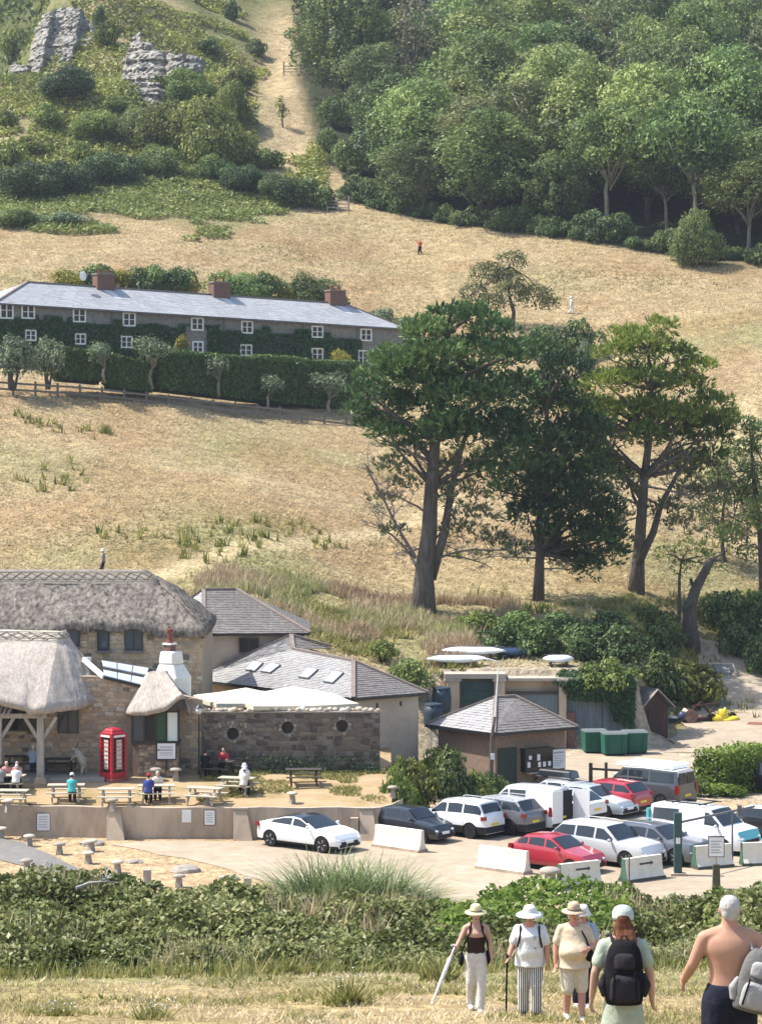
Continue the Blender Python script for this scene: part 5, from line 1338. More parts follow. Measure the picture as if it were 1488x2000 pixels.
def ivy_sheet(name, label, quads, leafm, n, size, seed, parent=None, off=.12):
 """leaves hugging flat patches given as 4 world corners"""
 g = np.random.default_rng(seed); V = []; A_ = []
 for q in quads:
  a, b, c, d = [np.array(p) for p in q[:4]]; s, t = g.random((n, 1)), g.random((n, 1)) ** .9
  p = (a * (1 - s) + b * s) * (1 - t) + (d * (1 - s) + c * s) * t
  nn = np.cross(b - a, d - a); nn = nn / np.linalg.norm(nn); nn = nn if nn[1] < 0 else -nn
  p = p + nn * g.uniform(0, off, (n, 1)) + g.normal(size=(n, 3)) * off * .5
  m = nn * .8 + np.array([0, 0, .3]) + g.normal(size=(n, 3)) * .5; m /= np.linalg.norm(m, axis=1, keepdims=True)
  v, _ = leaf_quads(p, m, size * g.uniform(.6, 1.3, n), .6, g); V.append(v); A_.append(np.repeat(np.clip(.45 + g.normal(0, .2, n), 0, 1), 4))
 V = np.concatenate(V); me = np_mesh(name, V, 4, np.arange(len(V)), {'var': np.concatenate(A_)}); return obj(name, me, leafm, parent, parent is not None)
iv = ivy_sheet('ivy_curtain', '', [(P(1200, 1405, 149.8), P(1236, 1425, 149.8), P(1240, 1330, 149.9), P(1170, 1335, 149.9)), (P(1110, 1365, 149.8), P(1200, 1372, 149.8), P(1240, 1318, 149.9), P(1090, 1330, 149.9)), (P(1080, 1340, 149.7), P(1240, 1345, 149.7), P(1240, 1300, 151), P(1095, 1312, 151))], LM_ivy, 2600, .10, 77)
tag(iv, 'curtain of ivy hanging over the corrugated yard gates', 'ivy')

# ---------------------------------------------------------------- coastguard cottages on the hill
def cottages():
 a0 = (X(-6, 225), 225.0); a1 = (X(786, 248), 248.0); ang = math.atan2(a1[1] - a0[1], a1[0] - a0[0]); L = math.hypot(a1[0] - a0[0], a1[1] - a0[1])
 zl, zr_ = Zv(591, 225), Zv(641, 248); tilt = (zr_ - zl) / L; dep = 7.2; zb = -6.0
 t = thing('terraced_cottages', 'long row of stone cottages under one pale slate hipped roof, clad in dark ivy', 'cottages', (a0[0], a0[1], zl), ang)
 S = lambda x, y, z: Vector((x, y, z + tilt * x))            # local, z measured from the eaves
 R = Matrix.Rotation(ang, 4, 'Z'); W2L = (Matrix.Translation(t.location) @ R).inverted()
 def lx(u, off=0.0):
  a = (u - CU) / F; c, s = math.cos(ang), math.sin(ang); return (a * a0[1] - a0[0]) / (c - a * s)
 m = MB()
 m.poly([S(0, 0, zb), S(L, 0, zb), S(L, 0, 0), S(0, 0, 0)]); m.poly([S(L, 0, zb), S(L, dep, zb), S(L, dep, 0), S(L, 0, 0)]); m.poly([S(L, dep, zb), S(0, dep, zb), S(0, dep, 0), S(L, dep, 0)]); m.poly([S(0, dep, zb), S(0, 0, zb), S(0, 0, 0), S(0, dep, 0)])
 obj('wall', m, mat('grey_rubble_wall', (.25, .235, .21), (.15, .14, .125), c3=(.20, .19, .17), scale=2.6, rough=.95, bump=.8, bscale=5, dist=.08), t)
 rise = 2.25; x0, x1 = 4.6, L - 4.4; ov = .35
 e0, e1, e2, e3 = S(-ov, -ov, -.05), S(L + ov, -ov, -.05), S(L + ov, dep + ov, -.05), S(-ov, dep + ov, -.05); r0, r1 = S(x0, dep / 2, rise), S(x1, dep / 2, rise)
 m = MB(); slate_plane(m, e0, e1, r1, r0, course=.30, seed=1, wid=.45); obj('front_roof', m, M_slate_c, t)
 m = MB(); slate_plane(m, e1, e2, r1, r1, course=.30, seed=2, wid=.45); obj('right_hip', m, M_slate_c, t)
 m = MB(); slate_plane(m, e3, e0, r0, r0, course=.30, seed=3, wid=.45); obj('left_hip', m, M_slate_c, t)
 m = MB(); m.poly([e2, e3, r0, r1]); obj('rear_roof', m, M_slate_c, t)
 m = MB(); up = Vector((0, 0, .06))
 for p, q in ((r0, r1), (r0, e0), (r1, e1)): m.beam(p + up, q + up, .26, .1)
 obj('ridge_tiles', m, M_ridge, t)
 m = MB(); m.beam(e0 + Vector((0, -.04, -.06)), e1 + Vector((0, -.04, -.06)), .12, .14); obj('gutter', m, M_lead, t)
 for u in (197, 427, 657):
  xx = lx(u) + 2.2; cm = MB(); cm.box(xx - 1.0, xx + .75, dep / 2 - .55, dep / 2 + .45, rise - .8 + tilt * xx, rise + 1.15 + tilt * xx)
  c = obj('chimney', cm, M_brick, t)
  k = MB(); k.box(xx - 1.08, xx + .83, dep / 2 - .63, dep / 2 + .53, rise + 1.15 + tilt * xx, rise + 1.28 + tilt * xx); obj('chimney_cap', k, M_ridge, c)
  for q in (-.55, .3):
   k = MB(); k.lathe([(.16, 0), (.13, .08), (.12, .38), (.15, .42)], 8, (xx + q, dep / 2, rise + 1.28 + tilt * xx)); obj('chimney_pot', k, M_pot, c)
  k = MB(); k.poly([S(xx - .5, dep / 2 - .62, rise - .28), S(xx + .4, dep / 2 - .62, rise - .28), S(xx + 1.1, 1.0, .72), S(xx + .7, 1.0, .72)]); obj('lead_flashing', k, mat('pale_lead', (.5, .51, .53), rough=.5), c)
 ups = [(13, 606, 1.3, 1.5), (55, 609, 1.3, 1.25), (155, 616, 1.3, 1.25), (252, 624, 1.3, 1.25), (385, 633, 1.3, 1.2), (482, 639, 1.25, 1.2), (619, 648, 1.3, 1.15), (714, 654, 1.3, 1.2)]
 los = [(157, 662, 1.1, 1.0), (247, 668, 1.2, 1.1), (386, 678, 1.15, 1.1), (480, 684, 1.3, 1.1), (619, 692, 1.3, 1.2), (708, 699, 1.1, 1.5), (60, 655, 1.1, 1.0)]
 for u, v, w, h in ups + los:
  x = lx(u); D = a0[1] + x * math.sin(ang); z = Zv(v, D) - zl
  M_ = Matrix.Translation(t.location) @ R @ Matrix.Translation((x, -.04, z - h / 2))
  window(t, M_, w, h, fr=.13, cols=2, rows=2, fm=M_white, gm=M_glass, dep=.16, bar=.05)
 for u in (218, 437, 593, 697):
  x = lx(u); m = MB(); m.tube([S(x, -.12, -.1), S(x, -.12, -5)], .06, 6); obj('drainpipe', m, M_lead if u != 593 else M_olive_pipe, t)
 g = np.random.default_rng(55); n = 26000; s = g.random(n) * lx(705); uu = s
 top = -1.0 - .55 * vnoise(s, s * 0, 2.6, 31) + .5 * (vnoise(s, s * 0, 1.1, 32) > .62); z = top - (g.random(n) ** 1.1) * (5.2 + top)
 bare = np.zeros(n, bool)
 for ua, ub in ((360, 405),): bare |= (s > lx(ua)) & (s < lx(ub)) & (z < -1.0)
 for u, v, w, h in ups + los:
  x = lx(u); D = a0[1] + x * math.sin(ang); zc = Zv(v, D) - zl - tilt * x; bare |= (abs(s - x) < w / 2 + .1) & (abs(z - zc) < h / 2 + .08)
 s, z = s[~bare], z[~bare]; p = np.stack([s, -.05 - g.random(len(s)) * .28, z + tilt * s], 1)
 nn = np.array([0, -1, .35]) + g.normal(size=(len(s), 3)) * .5; nn /= np.linalg.norm(nn, axis=1, keepdims=True)
 v, _ = leaf_quads(p, nn, .15 * g.uniform(.6, 1.3, len(s)), .65, g)
 o = obj('ivy', np_mesh('ivy', v, 4, np.arange(len(v)), {'var': np.repeat(np.clip(.42 + g.normal(0, .18, len(s)), 0, 1), 4)}), LM_ivy, t)
 d = MB(); cx = lx(172) + .9; M_ = Matrix.Translation((cx, dep / 2 - 1.0, rise + .85 + tilt * cx)) @ Matrix.Rotation(.3, 4, 'Z'); d.lathe([(.04, -.02), (.3, .02), (.42, .1), (.44, .12)], 14, (0, 0, 0), axis='y')
 for i, q in enumerate(d.v): d.v[i] = tuple(M_ @ Vector(q))
 obj('satellite_dish', d, M_white, t)
M_olive_pipe = mat('pale_green_pipe', (.22, .27, .2), rough=.6)
cottages()
# clipped hedge in front of the cottages: a dense box of leaves
def box_hedge(label, p0, p1, h0, h1_, thick, leafm, n, size, seed, name='clipped_hedge'):
 a, b = Vector(p0), Vector(p1); d = b - a; L = math.hypot(d.x, d.y); ang = math.atan2(d.y, d.x)
 t = thing(name, label, 'hedge', a, ang); g = np.random.default_rng(seed)
 s = g.random(n); side = g.random(n); hh = h0 + (h1_ - h0) * s; w = vnoise(s * L, s * 0, 1.5, seed) * .3 + vnoise(s * L, s * 0, 4, seed + 1) * .35
 rz = g.random(n); y = np.where(side < .62, -thick / 2 - w * rz, np.where(side < .9, g.uniform(-.5, .5, n) * thick, thick / 2)); z = np.where((side >= .62) & (side < .9), hh + w * (.2 + .8 * rz) - .08, g.random(n) * (hh + w * .5))
 en = g.random(n) < .10; s = np.where(en, np.round(s) * 1.0, s); y = np.where(en, g.uniform(-.5, .5, n) * thick, y); z = np.where(en, g.random(n) * hh, z)
 zb = d.z * s; p = np.stack([s * L, y, z + zb], 1) + g.normal(size=(n, 3)) * .06
 nn = np.where((side < .62)[:, None], [0, -1, .35], np.where((side < .9)[:, None], [0, -.1, 1], [0, 1, .2])) + g.normal(size=(n, 3)) * .5; nn /= np.linalg.norm(nn, axis=1, keepdims=True)
 v, _ = leaf_quads(p, nn, size * g.uniform(.6, 1.3, n), .65, g)
 tn = np.clip(.42 + .25 * ((side >= .62) & (side < .9)) + g.normal(0, .17, n), 0, 1)
 obj('foliage', np_mesh('foliage', v, 4, np.arange(len(v)), {'var': np.repeat(tn, 4)}), leafm, t)
 m = MB(); m.prism([(.14, -thick / 2 + .12, -.3), (L - .14, -thick / 2 + .12, d.z - .3), (L - .14, -thick / 2 + .12, d.z + h1_ - .12), (.14, -thick / 2 + .12, h0 - .12)], (0, thick - .24, 0)); obj('shade_core', fix_normals(m.mesh('core')), mat('hedge_interior', (.02, .022, .012), (.03, .03, .018), scale=8, rough=1), t)  # near-black slab behind the leaves, shade inside the hedge given as colour
 return t
hp = lambda u, v, D: P(u, v, D)
box_hedge('tall clipped dark hedge along the cottage gardens behind the old olive trees', hp(300, 758, 221), hp(692, 803, 233), 3.1, 4.2, 1.6, LM_hedge, 24000, .14, 61)
box_hedge('rounded clipped hedge block at the left garden of the cottages', hp(205, 752, 219), hp(290, 765, 220.6), 2.6, 2.4, 1.5, LM_hedge, 5500, .14, 62)
box_hedge('dark clipped hedge block beside the silvery shrubs', hp(108, 738, 217.5), hp(192, 745, 219.3), 2.6, 2.3, 1.5, LM_hedge, 5500, .14, 63)
# gnarled olive-like trees in front of that hedge
OL = []
for s in range(3):
 rr = random.Random(400 + s); mb = MB(); f = Vector((rr.uniform(-.2, .2), 0, 1.1)); limb(mb, (0, 0, -.3), f, .15, .11, rr, .15, 4, 7); lob = []
 for k in range(7):
  a = rr.uniform(0, 6.28); e = Vector((math.cos(a) * rr.uniform(.4, 1.1), math.sin(a) * .7, rr.uniform(1.7, 3.0))); limb(mb, f, e, .06, .02, rr, .15, 3, 5); lob.append((tuple(e), (.75, .75, .55), .5 + rr.uniform(-.2, .2)))
 tr = smooth(mb.mesh('trunk')); tr.materials.append(M_barkl); cr = crown_mesh('crown', lob, 340, .10, np.random.default_rng(400 + s), rag=.3); cr.materials.append(LM_olive); OL.append((tr, cr))
for i, (u, v, s) in enumerate(((298, 752, 1.3), (428, 768, 1.0), (524, 795, .95), (645, 806, 1.15), (205, 742, 1.0))):
 D = 217.5 + (u - 200) * .0245; b = P(u, v, D); b.z = max(b.z, h1(b.x, b.y) - .2) if False else b.z
 t = thing('olive_tree', 'gnarled silvery olive tree with pale twisted trunk before the clipped hedge', 'tree', b, RND.uniform(0, 6), 'olive trees in front of the cottage hedge'); t.scale = (s * 1.15, s, s * .95)
 tr, cr = OL[i % 3]; obj('trunk', tr, None, t); obj('crown', cr, None, t)
for u, v, D, w, h, k, lab in ((25, 735, 214, 110, 90, 3, 'big silvery shrub at the left end of the cottage garden'), (95, 735, 216, 90, 84, 3, 'rounded silvery shrub between the garden hedge and the left shrub'), (355, 690, 223.5, 40, 42, 4, 'yellow green clipped shrub by the fifth cottage window'), (665, 716, 236, 48, 40, 4, 'yellow green clipped shrub near the right end of the cottages'),
                           (748, 612, 258, 90, 44, 3, 'grey green shrub beyond the right hip of the cottages'), (800, 640, 254, 90, 50, 3, 'pale silvery shrub behind the top of the tall pine'), (1130, 700, 246, 110, 76, 1, 'dark bush on the field behind the dark pine'), (1060, 690, 247, 110, 60, 1, 'dark spreading bush between the tall pine and the field'), (1145, 745, 240, 60, 90, 3, 'grey leaved bush beside the fresh green pine'), (25, 560, 245, 80, 90, 3, 'tall silvery tree-like shrub behind the left end of the cottages'), (90, 540, 250, 60, 40, 1, 'dark shrub behind the left chimney garden')):
 b = P(u, v, D); b.z = min(b.z, h1(b.x, D) + .3) if D > 240 else b.z; shrub(k, b, w / 2 / F * D, h / F * D, lab)
for u, v, w, h, k in ((130, 548, 60, 30, 4), (165, 552, 46, 26, 1), (235, 545, 50, 26, 4), (270, 560, 70, 40, 1), (320, 562, 50, 36, 1), (375, 566, 40, 30, 4), (345, 560, 50, 40, 2), (470, 575, 90, 40, 2), (520, 575, 70, 44, 2), (556, 582, 36, 28, 4), (600, 590, 90, 56, 2), (300, 552, 60, 36, 2), (440, 560, 60, 40, 0), (640, 590, 60, 40, 0), (200, 545, 60, 30, 2)):
 D = 246 + (u - 130) * .03; b = P(u, v + 16, D); shrub(k, b, w * .7 / F * D, (h + 14) / F * D, 'yellow green garden shrub behind the cottages' if k == 4 else 'green garden shrub behind the cottages', group='yellow shrubs behind the cottages' if k == 4 else 'green shrubs behind the cottages')
# ---------------------------------------------------------------- vehicles
M_tyre = mat('tyre_rubber', (.015, .015, .016), rough=.9)
M_rim = mat('alloy_rim', (.45, .45, .46), rough=.35, metal=.6)
M_rimd = mat('dark_rim', (.05, .05, .055), rough=.4, metal=.5)
M_trim = mat('black_plastic', (.02, .02, .022), rough=.7)
M_cglass = mat('car_glass', (.018, .024, .03), rough=.05, spec=.5)
M_lamp = mat('headlamp', (.75, .76, .77), rough=.1, spec=.8)
M_tail = mat('tail_lamp', (.18, .008, .008), rough=.2, spec=.6)
M_platew = mat('front_plate', (.75, .75, .72), rough=.5)
M_platey = mat('rear_plate', (.75, .55, .06), rough=.5)
def paint(name, c): return mat('paint_' + name, c, rough=.28, spec=.5, coat=.7)
P_white, P_silver, P_black = paint('white', (.74, .75, .75)), paint('silver', (.46, .47, .47)), paint('black', (.012, .013, .016))
P_grey, P_red, P_dgrey = paint('graphite', (.10, .105, .115)), paint('red', (.36, .02, .035)), paint('dark_grey', (.055, .058, .062))
P_teal, P_blue = paint('teal', (.06, .42, .46)), paint('silver_blue', (.40, .45, .48))
def lerp_prof(pts, x): return float(np.interp(x, [p[0] for p in pts][::-1], [p[1] for p in pts][::-1]))
_wheel = {}
def wheel_meshes(R, w, dark):
 k = (R, w, dark)
 if k not in _wheel:
  t = MB(); t.lathe([(R * .66, -w / 2), (R * .93, -w / 2), (R, -w * .35), (R, w * .35), (R * .93, w / 2), (R * .66, w / 2)], 22, axis='y'); tm = smooth(fix_normals(t.mesh('tyre'))); tm.materials.append(M_tyre)
  if hasattr(tm, 'set_sharp_from_angle'): tm.set_sharp_from_angle(angle=.7)
  r = MB(); r.lathe([(R * .68, -w * .42), (R * .64, -w * .40), (R * .60, -w * .25), (R * .1, -w * .2)], 22, axis='y')
  for q in range(5):
   a = 2 * math.pi * q / 5; r.beam((0, -w * .36, 0), (R * .64 * math.cos(a), -w * .38, R * .64 * math.sin(a)), R * .16, R * .10)
  r.lathe([(R * .18, -w * .42), (R * .18, -w * .3)], 10, axis='y')
  rm = fix_normals(r.mesh('rim')); rm.materials.append(M_rimd if dark else M_rim); _wheel[k] = (tm, rm)
 return _wheel[k]
def car(name, label, cat, uv, heading, L=4.3, W=1.82, Hh=1.5, wb=2.62, fo=.85, R=.33, col=None, prof=None, belt=None, gh=None, tumble=.36, sill=.24, clad=False, dark_rim=False, rails=False, roofcol=None,
  van=False, side=None, hoodcol=None, near='R', group='vehicles in the gravel car park', spare=False, plate=True, lower=None):
 """uv: photo pixel where the middle of the near side meets the ground; prof: roof silhouette (x from front, z)"""
 a = math.radians(heading); d = Vector((math.cos(a), math.sin(a), 0)); n = Vector((-d.y, d.x, 0)); n = n if n.y > 0 else -n
 c = G(*uv, .02) + n * W / 2
 t = thing(name, label, cat, c, a, group)
 fx = L / 2
 P_ = [(fx - x, z) for x, z in prof]; B_ = [(fx - x, z) for x, z in belt]
 ztop = lambda x: lerp_prof(P_, x); zbelt = lambda x: min(lerp_prof(B_, x), ztop(x))
 xf, xr = fx - fo, fx - fo - wb; Ra = R * 1.16
 def zbot(x):
  z = sill
  for q in (xf, xr):
   if abs(x - q) < Ra: z = max(z, R + math.sqrt(Ra * Ra - (x - q) ** 2) - .02)
  if x > fx - .5: z = max(z, sill * .8)
  return z
 def plan(x):
  e = max(0, (abs(x) - (L / 2 - .75)) / .75); return W / 2 * (1 - .16 * e ** 2.2)
 xs = sorted(set([round(v, 3) for v in np.linspace(-L / 2, L / 2, 46)] + [round(q + Ra * k, 3) for q in (xf, xr) for k in (-1.001, -.98, -.9, -.75, -.5, -.25, 0, .25, .5, .75, .9, .98, 1.001)] + [round(p[0], 3) for p in P_ if -L / 2 < p[0] < L / 2]))
 def section(x):
  w = plan(x); zb, zt, z0 = zbelt(x), ztop(x), zbot(x); g = zt - zb; wr = w * .965 - tumble * g if g > .02 else w * .93
  zm = max(z0 + .02, min(.58, zb - .1)); zl = max(z0, .34) if z0 < .34 else z0
  return [(w * .93, z0), (w * .985, max(zl, z0 + .005)), (w, zm if zm > zl else zl + .01), (w * .992, max(zb - .07, zm)), (w * .965, zb), (wr, zt - (.055 if g > .15 else .02)), (wr * .78, zt - .012), (0, zt)]
 mb = MB(); rows = []
 for x in xs:
  s = section(x); row = [(x, y, z) for y, z in s] + [(x, -y, z) for y, z in s[-2::-1]]
  b = len(mb.v); mb.v.extend(row); rows.append(b)
 m = 15
 for i in range(len(rows) - 1):
  xm = (xs[i] + xs[i + 1]) / 2
  for j in range(m - 1):
   roof = j in (5, 6, 7, 8) and ztop(xm) - zbelt(xm) > .25
   hood = j in (4, 5, 6, 7, 8, 9) and xm > fx - 1.3 and ztop(xm) - zbelt(xm) < .06
   low = j in (0, 13) or (clad and j in (1, 12))
   mi = 1 if (roofcol and roof) else 2 if (hoodcol and hood) else 3 if (low and (clad or lower)) else 0
   mb.f.append([rows[i] + j, rows[i] + j + 1, rows[i + 1] + j + 1, rows[i + 1] + j]); mb.m.append(mi)
 mb.f.append([rows[0] + j for j in range(m)]); mb.m.append(0); mb.f.append([rows[-1] + j for j in range(m)][::-1]); mb.m.append(0)
 me = fix_normals(mb.mesh('body')); smooth(me)
 if hasattr(me, 'set_sharp_from_angle'): me.set_sharp_from_angle(angle=.55)
 body = obj('body', me, [col, roofcol or col, hoodcol or col, M_trim], t)
 u = MB(); u.box(-L / 2 + .12, L / 2 - .12, -W / 2 + .26, W / 2 - .26, .19, .62); u.box(xr - Ra, xr + Ra, -W / 2 + .12, W / 2 - .12, .62, .66); u.box(xf - Ra, xf + Ra, -W / 2 + .12, W / 2 - .12, .60, .63); obj('underbody', u, M_trim, t)
 ga, gb, pillars = gh            # first / last station (x from front) and pillar positions
 def sp(x, q, s): # point on the side between belt and roof rail
  k = section(x); y = k[4][0] + (k[5][0] - k[4][0]) * q; z = k[4][1] + (k[5][1] - k[4][1]) * q; return (x, s * (y + .010), z + .003)
 cuts = [fx - ga] + [fx - q for q in pillars] + [fx - gb]
 for s in (-1, 1):
  for k in range(len(cuts) - 1):
   if side is not None and k not in side: continue
   a0, b0 = cuts[k] - (.05 if k else 0), cuts[k + 1] + (.05 if k < len(cuts) - 2 else 0)
   st = np.linspace(a0, b0, 9); q = MB(); pts = []
   st = [v for v in st if ztop(v) - zbelt(v) > .16]
   if len(st) < 2: continue
   for v0, v1 in zip(st[:-1], st[1:]): q.poly([sp(v0, .10, s), sp(v1, .10, s), sp(v1, .86, s), sp(v0, .86, s)], flip=s > 0)
   obj('side_window', q, M_cglass, t)
 def top_strip(x0, x1, wfrac, nm, mt):
  st = np.linspace(x0, x1, 5); q = MB()
  for v0, v1 in zip(st[:-1], st[1:]):
   r0, r1 = [], []
   for v, r in ((v0, r0), (v1, r1)):
    k = section(v); w_ = k[5][0] * wfrac if k[5][0] < k[4][0] else k[4][0] * wfrac
    sgn = 1 if x0 > 0 or x1 > fx - 2.3 else -1
    for f in (-1, -.6, 0, .6, 1): r.append((v + sgn * .012, w_ * f, k[7][1] - .014 * abs(f) ** 2 * 1.6 + .012))
   for j in range(4): q.poly([r0[j], r0[j + 1], r1[j + 1], r1[j]])
  obj(nm, fix_normals(q.mesh(nm)), mt, t)
 pts_x = [p[0] for p in P_]
 i_c = spec_idx['cowl']; 
 top_strip(P_[i_c][0] - .04, P_[i_c + 1][0] + .05, .90, 'windscreen', M_cglass)
 rr_, rg = P_[-4], P_[-3]
 if not van: top_strip(rr_[0] - .04, rg[0] + .03, .88, 'rear_window', M_cglass)
 else:
  q = MB(); x = -L / 2 + .0; zb = belt[-1][1]
  for s0, s1 in ((-.80, -.04), (.04, .80)):
   q.poly([(rg[0] - .03, W / 2 * s0, zb + .05), (rg[0] - .03, W / 2 * s1, zb + .05), (rr_[0] - .045, W / 2 * s1 * .88, Hh - .2), (rr_[0] - .045, W / 2 * s0 * .88, Hh - .2)])
  if van != 'panel': obj('rear_window', q, M_cglass, t)
 tm, rm = wheel_meshes(R, .22, dark_rim)
 for x in (xf, xr):
  for s in (-1, 1):
   w_ = obj('wheel', tm, None, t); w_.location = (x, s * (W / 2 - .12), R); w_.rotation_euler = (0, 0, 0 if s < 0 else math.pi)
   obj('rim', rm, None, w_)
 fz = lerp_prof(P_, L / 2 - .12); zh = fz - .12
 for s in (-1, 1):
  h = MB(); h.ell((L / 2 - .20, s * (W / 2 - .27), zh), (.20, .20, .075), 10, 6, Matrix.Rotation(s * -.45, 3, 'Z')); obj('headlight', smooth(h.mesh('headlight')), M_lamp, t)
  zt_ = min(.98, belt[-1][1] - .1); k = MB(); k.box(-L / 2 - .012, -L / 2 + .20, s * (W / 2 - .13) - .13, s * (W / 2 - .13) + .085, zt_ - (.22 if van else .09), zt_ + (.2 if van else .08), top=(.9, .9)); obj('tail_light', k, M_tail, t)
  xm = P_[i_c][0] - .28; mm = MB(); mm.ell((xm, s * (W / 2 + .09), zbelt(xm) + .08), (.07, .11, .08), 8, 6); obj('wing_mirror', smooth(mm.mesh('mirror')), M_trim if clad else col, t)
 k = MB(); k.box(L / 2 - .10, L / 2 + .012, -W * .30, W * .30, zh - .22, zh - .06); k.box(L / 2 - .12, L / 2 + .01, -W * .36, W * .36, .26, .40); obj('grille', k, M_trim, t)
 k = MB(); k.box(-L / 2 - .012, -L / 2 + .1, -W * .42, W * .42, .26, .44 if not clad else .56); obj('rear_bumper', k, M_trim, t)
 k = MB(); k.box(L / 2 + .0, L / 2 + .022, -.26, .26, .42, .53); obj('front_plate', k, M_platew, t)
 k = MB(); k.box(-L / 2 - .022, -L / 2, -.26, .26, .60, .71); obj('rear_plate', k, M_platey, t)
 if rails:
  for s in (-1, 1):
   k = MB(); y = section(0)[5][0] * .93; z = Hh + .03
   k.tube([(P_[i_c + 1][0] - .15, s * y, z - .05), (P_[i_c + 1][0] - .35, s * y, z), (rr_[0] + .35, s * y, z), (rr_[0] + .15, s * y, z - .06)], .022, 6); obj('roof_rail', k, M_rim, t)
 return t
spec_idx = {'cowl': 3}
# silhouettes: x from the front bumper, z; index 3 is the cowl, 4 the windscreen top; last four: roof end, rear glass foot, tail, bumper
def sil(L, H, hood, cowl_x, cowl_z, roof_x, roof_end, glass_x, glass_z, mid=.5, tail=.75, nose=.58, roofr=.05):
 m = roof_x + (roof_end - roof_x) * .4
 return [(0, nose - .12), (.04, nose), (.22, hood), (cowl_x, cowl_z), (roof_x, H - .045), (m, H), (roof_end, H - roofr), (glass_x, glass_z), (L - .05, tail), (L, tail - .25)]
HN, HA = -39, 141      # noses towards the viewer's right / tails towards the viewer
def belt_(L, z0, z1): return [(0, z0 - .25), (.9, z0 - .03), (1.5, z0), (L - .8, z1), (L, z1 - .03)]
car('electric_car', 'white electric coupe with black roof parked against the retaining wall', 'car', (576, 1660), -38, 4.65, 1.95, 1.48, 2.98, .82, .36, P_white,
 sil(4.65, 1.48, .80, 1.25, 1.0, 2.15, 3.1, 4.35, 1.10, tail=1.02), belt_(4.65, .98, 1.10), (1.35, 4.05, [2.55]), tumble=.42, roofcol=P_black, lower=True)
car('black_hatchback', 'black small hatchback behind the white barrier by the garden wall', 'car', (784, 1643), HN, 3.75, 1.67, 1.5, 2.45, .72, .30, P_black,
 sil(3.75, 1.5, .82, 1.05, 1.02, 1.62, 3.1, 3.62, 1.02, tail=.9), belt_(3.75, .96, 1.02), (1.15, 3.5, [2.05, 2.9]), tumble=.30)
car('boxy_suv', 'white boxy SUV with yellow plate beside the black hatchback', 'car', (871, 1633), HA, 4.22, 1.79, 1.68, 2.58, .86, .35, P_white,
 sil(4.22, 1.68, .98, 1.15, 1.12, 1.75, 3.85, 4.12, 1.12, tail=1.05), belt_(4.22, 1.06, 1.1), (1.3, 4.0, [2.1, 3.0]), tumble=.26, clad=True, dark_rim=True, rails=True)
car('silver_suv', 'silver and grey SUV parked between the boxy white SUV and the white van', 'car', (946, 1627), HA, 4.45, 1.84, 1.66, 2.69, .88, .37, P_grey,
 sil(4.45, 1.66, .98, 1.2, 1.12, 1.85, 3.85, 4.30, 1.16, tail=1.05), belt_(4.45, 1.06, 1.16), (1.35, 4.15, [2.2, 3.1]), tumble=.30, clad=True, dark_rim=True, rails=True, roofcol=P_silver, hoodcol=P_silver)
van1 = car('white_van', 'white panel van with its rear doors open beside the kiosk', 'van', (1000, 1619), HA, 4.45, 1.79, 2.02, 2.7, .88, .32, P_white,
 sil(4.45, 2.02, .98, .95, 1.2, 1.75, 4.36, 4.42, 1.16, tail=1.0, nose=.62), belt_(4.45, 1.12, 1.16), (1.1, 4.1, [1.95, 2.95]), tumble=.14, van='panel', side=(0, 1))
def van_doors():
 L, W = 4.45, 1.79
 for s, ang in ((1, 0), (-1, 1.75)):
  m = MB(); m.box(0, .05, -s * W * .46, 0, .42, 1.9); k = obj('rear_door', m, P_white, van1); k.location = (-L / 2 - .03, s * W / 2 * .94, 0); k.rotation_euler = (0, 0, s * -ang)
 m = MB(); m.box(-L / 2 - .014, -L / 2 + .03, -W * .43, W * .43, .5, 1.86); obj('load_opening', m, M_trim, van1)
van_doors()
car('white_estate', 'white estate car with sloping tail behind the open van door', 'car', (1067, 1603), HA, 4.6, 1.84, 1.46, 2.75, .85, .34, P_white,
 sil(4.6, 1.46, .85, 1.35, .98, 2.15, 3.75, 4.4, 1.04, tail=.98), belt_(4.6, .95, 1.04), (1.45, 4.2, [2.4, 3.3]), tumble=.36)
rb = car('roof_box_car', 'silver car carrying a black roof box behind the white estate', 'car', (1062, 1583), HA, 4.5, 1.8, 1.5, 2.7, .88, .33, P_silver,
 sil(4.5, 1.5, .85, 1.3, .98, 2.05, 3.8, 4.35, 1.0, tail=.95), belt_(4.5, .95, 1.02), (1.4, 4.2, [2.3, 3.2]), tumble=.34, rails=True)
m = MB(); m.box(-1.15, 1.0, -.42, .42, 0, .36, Matrix.Translation((-.1, 0, 1.56)), top=(.86, .84), off=(-.05, 0)); k = obj('roof_box', m, P_black, None); k.location = rb.location; k.rotation_euler = rb.rotation_euler
k.modifiers.new('soft', 'BEVEL').width = .06; tag(k, 'black plastic roof box on the silver car behind the white estate', 'roof box')
car('blue_hatchback', 'pale silver blue hatchback facing out between the white estate and the red SUV', 'car', (1139, 1594), HN, 4.2, 1.78, 1.45, 2.6, .85, .32, P_blue,
 sil(4.2, 1.45, .80, 1.2, .98, 2.0, 3.4, 4.05, 1.0, tail=.9), belt_(4.2, .95, 1.02), (1.3, 3.9, [2.2, 3.1]), tumble=.36)
car('red_suv', 'dark red SUV with dark rear window beside the grey camper van', 'car', (1163, 1588), HA, 4.3, 1.83, 1.6, 2.65, .85, .35, P_red,
 sil(4.3, 1.6, .95, 1.2, 1.08, 1.9, 3.7, 4.18, 1.12, tail=1.02), belt_(4.3, 1.03, 1.12), (1.35, 4.0, [2.2, 3.1]), tumble=.32)
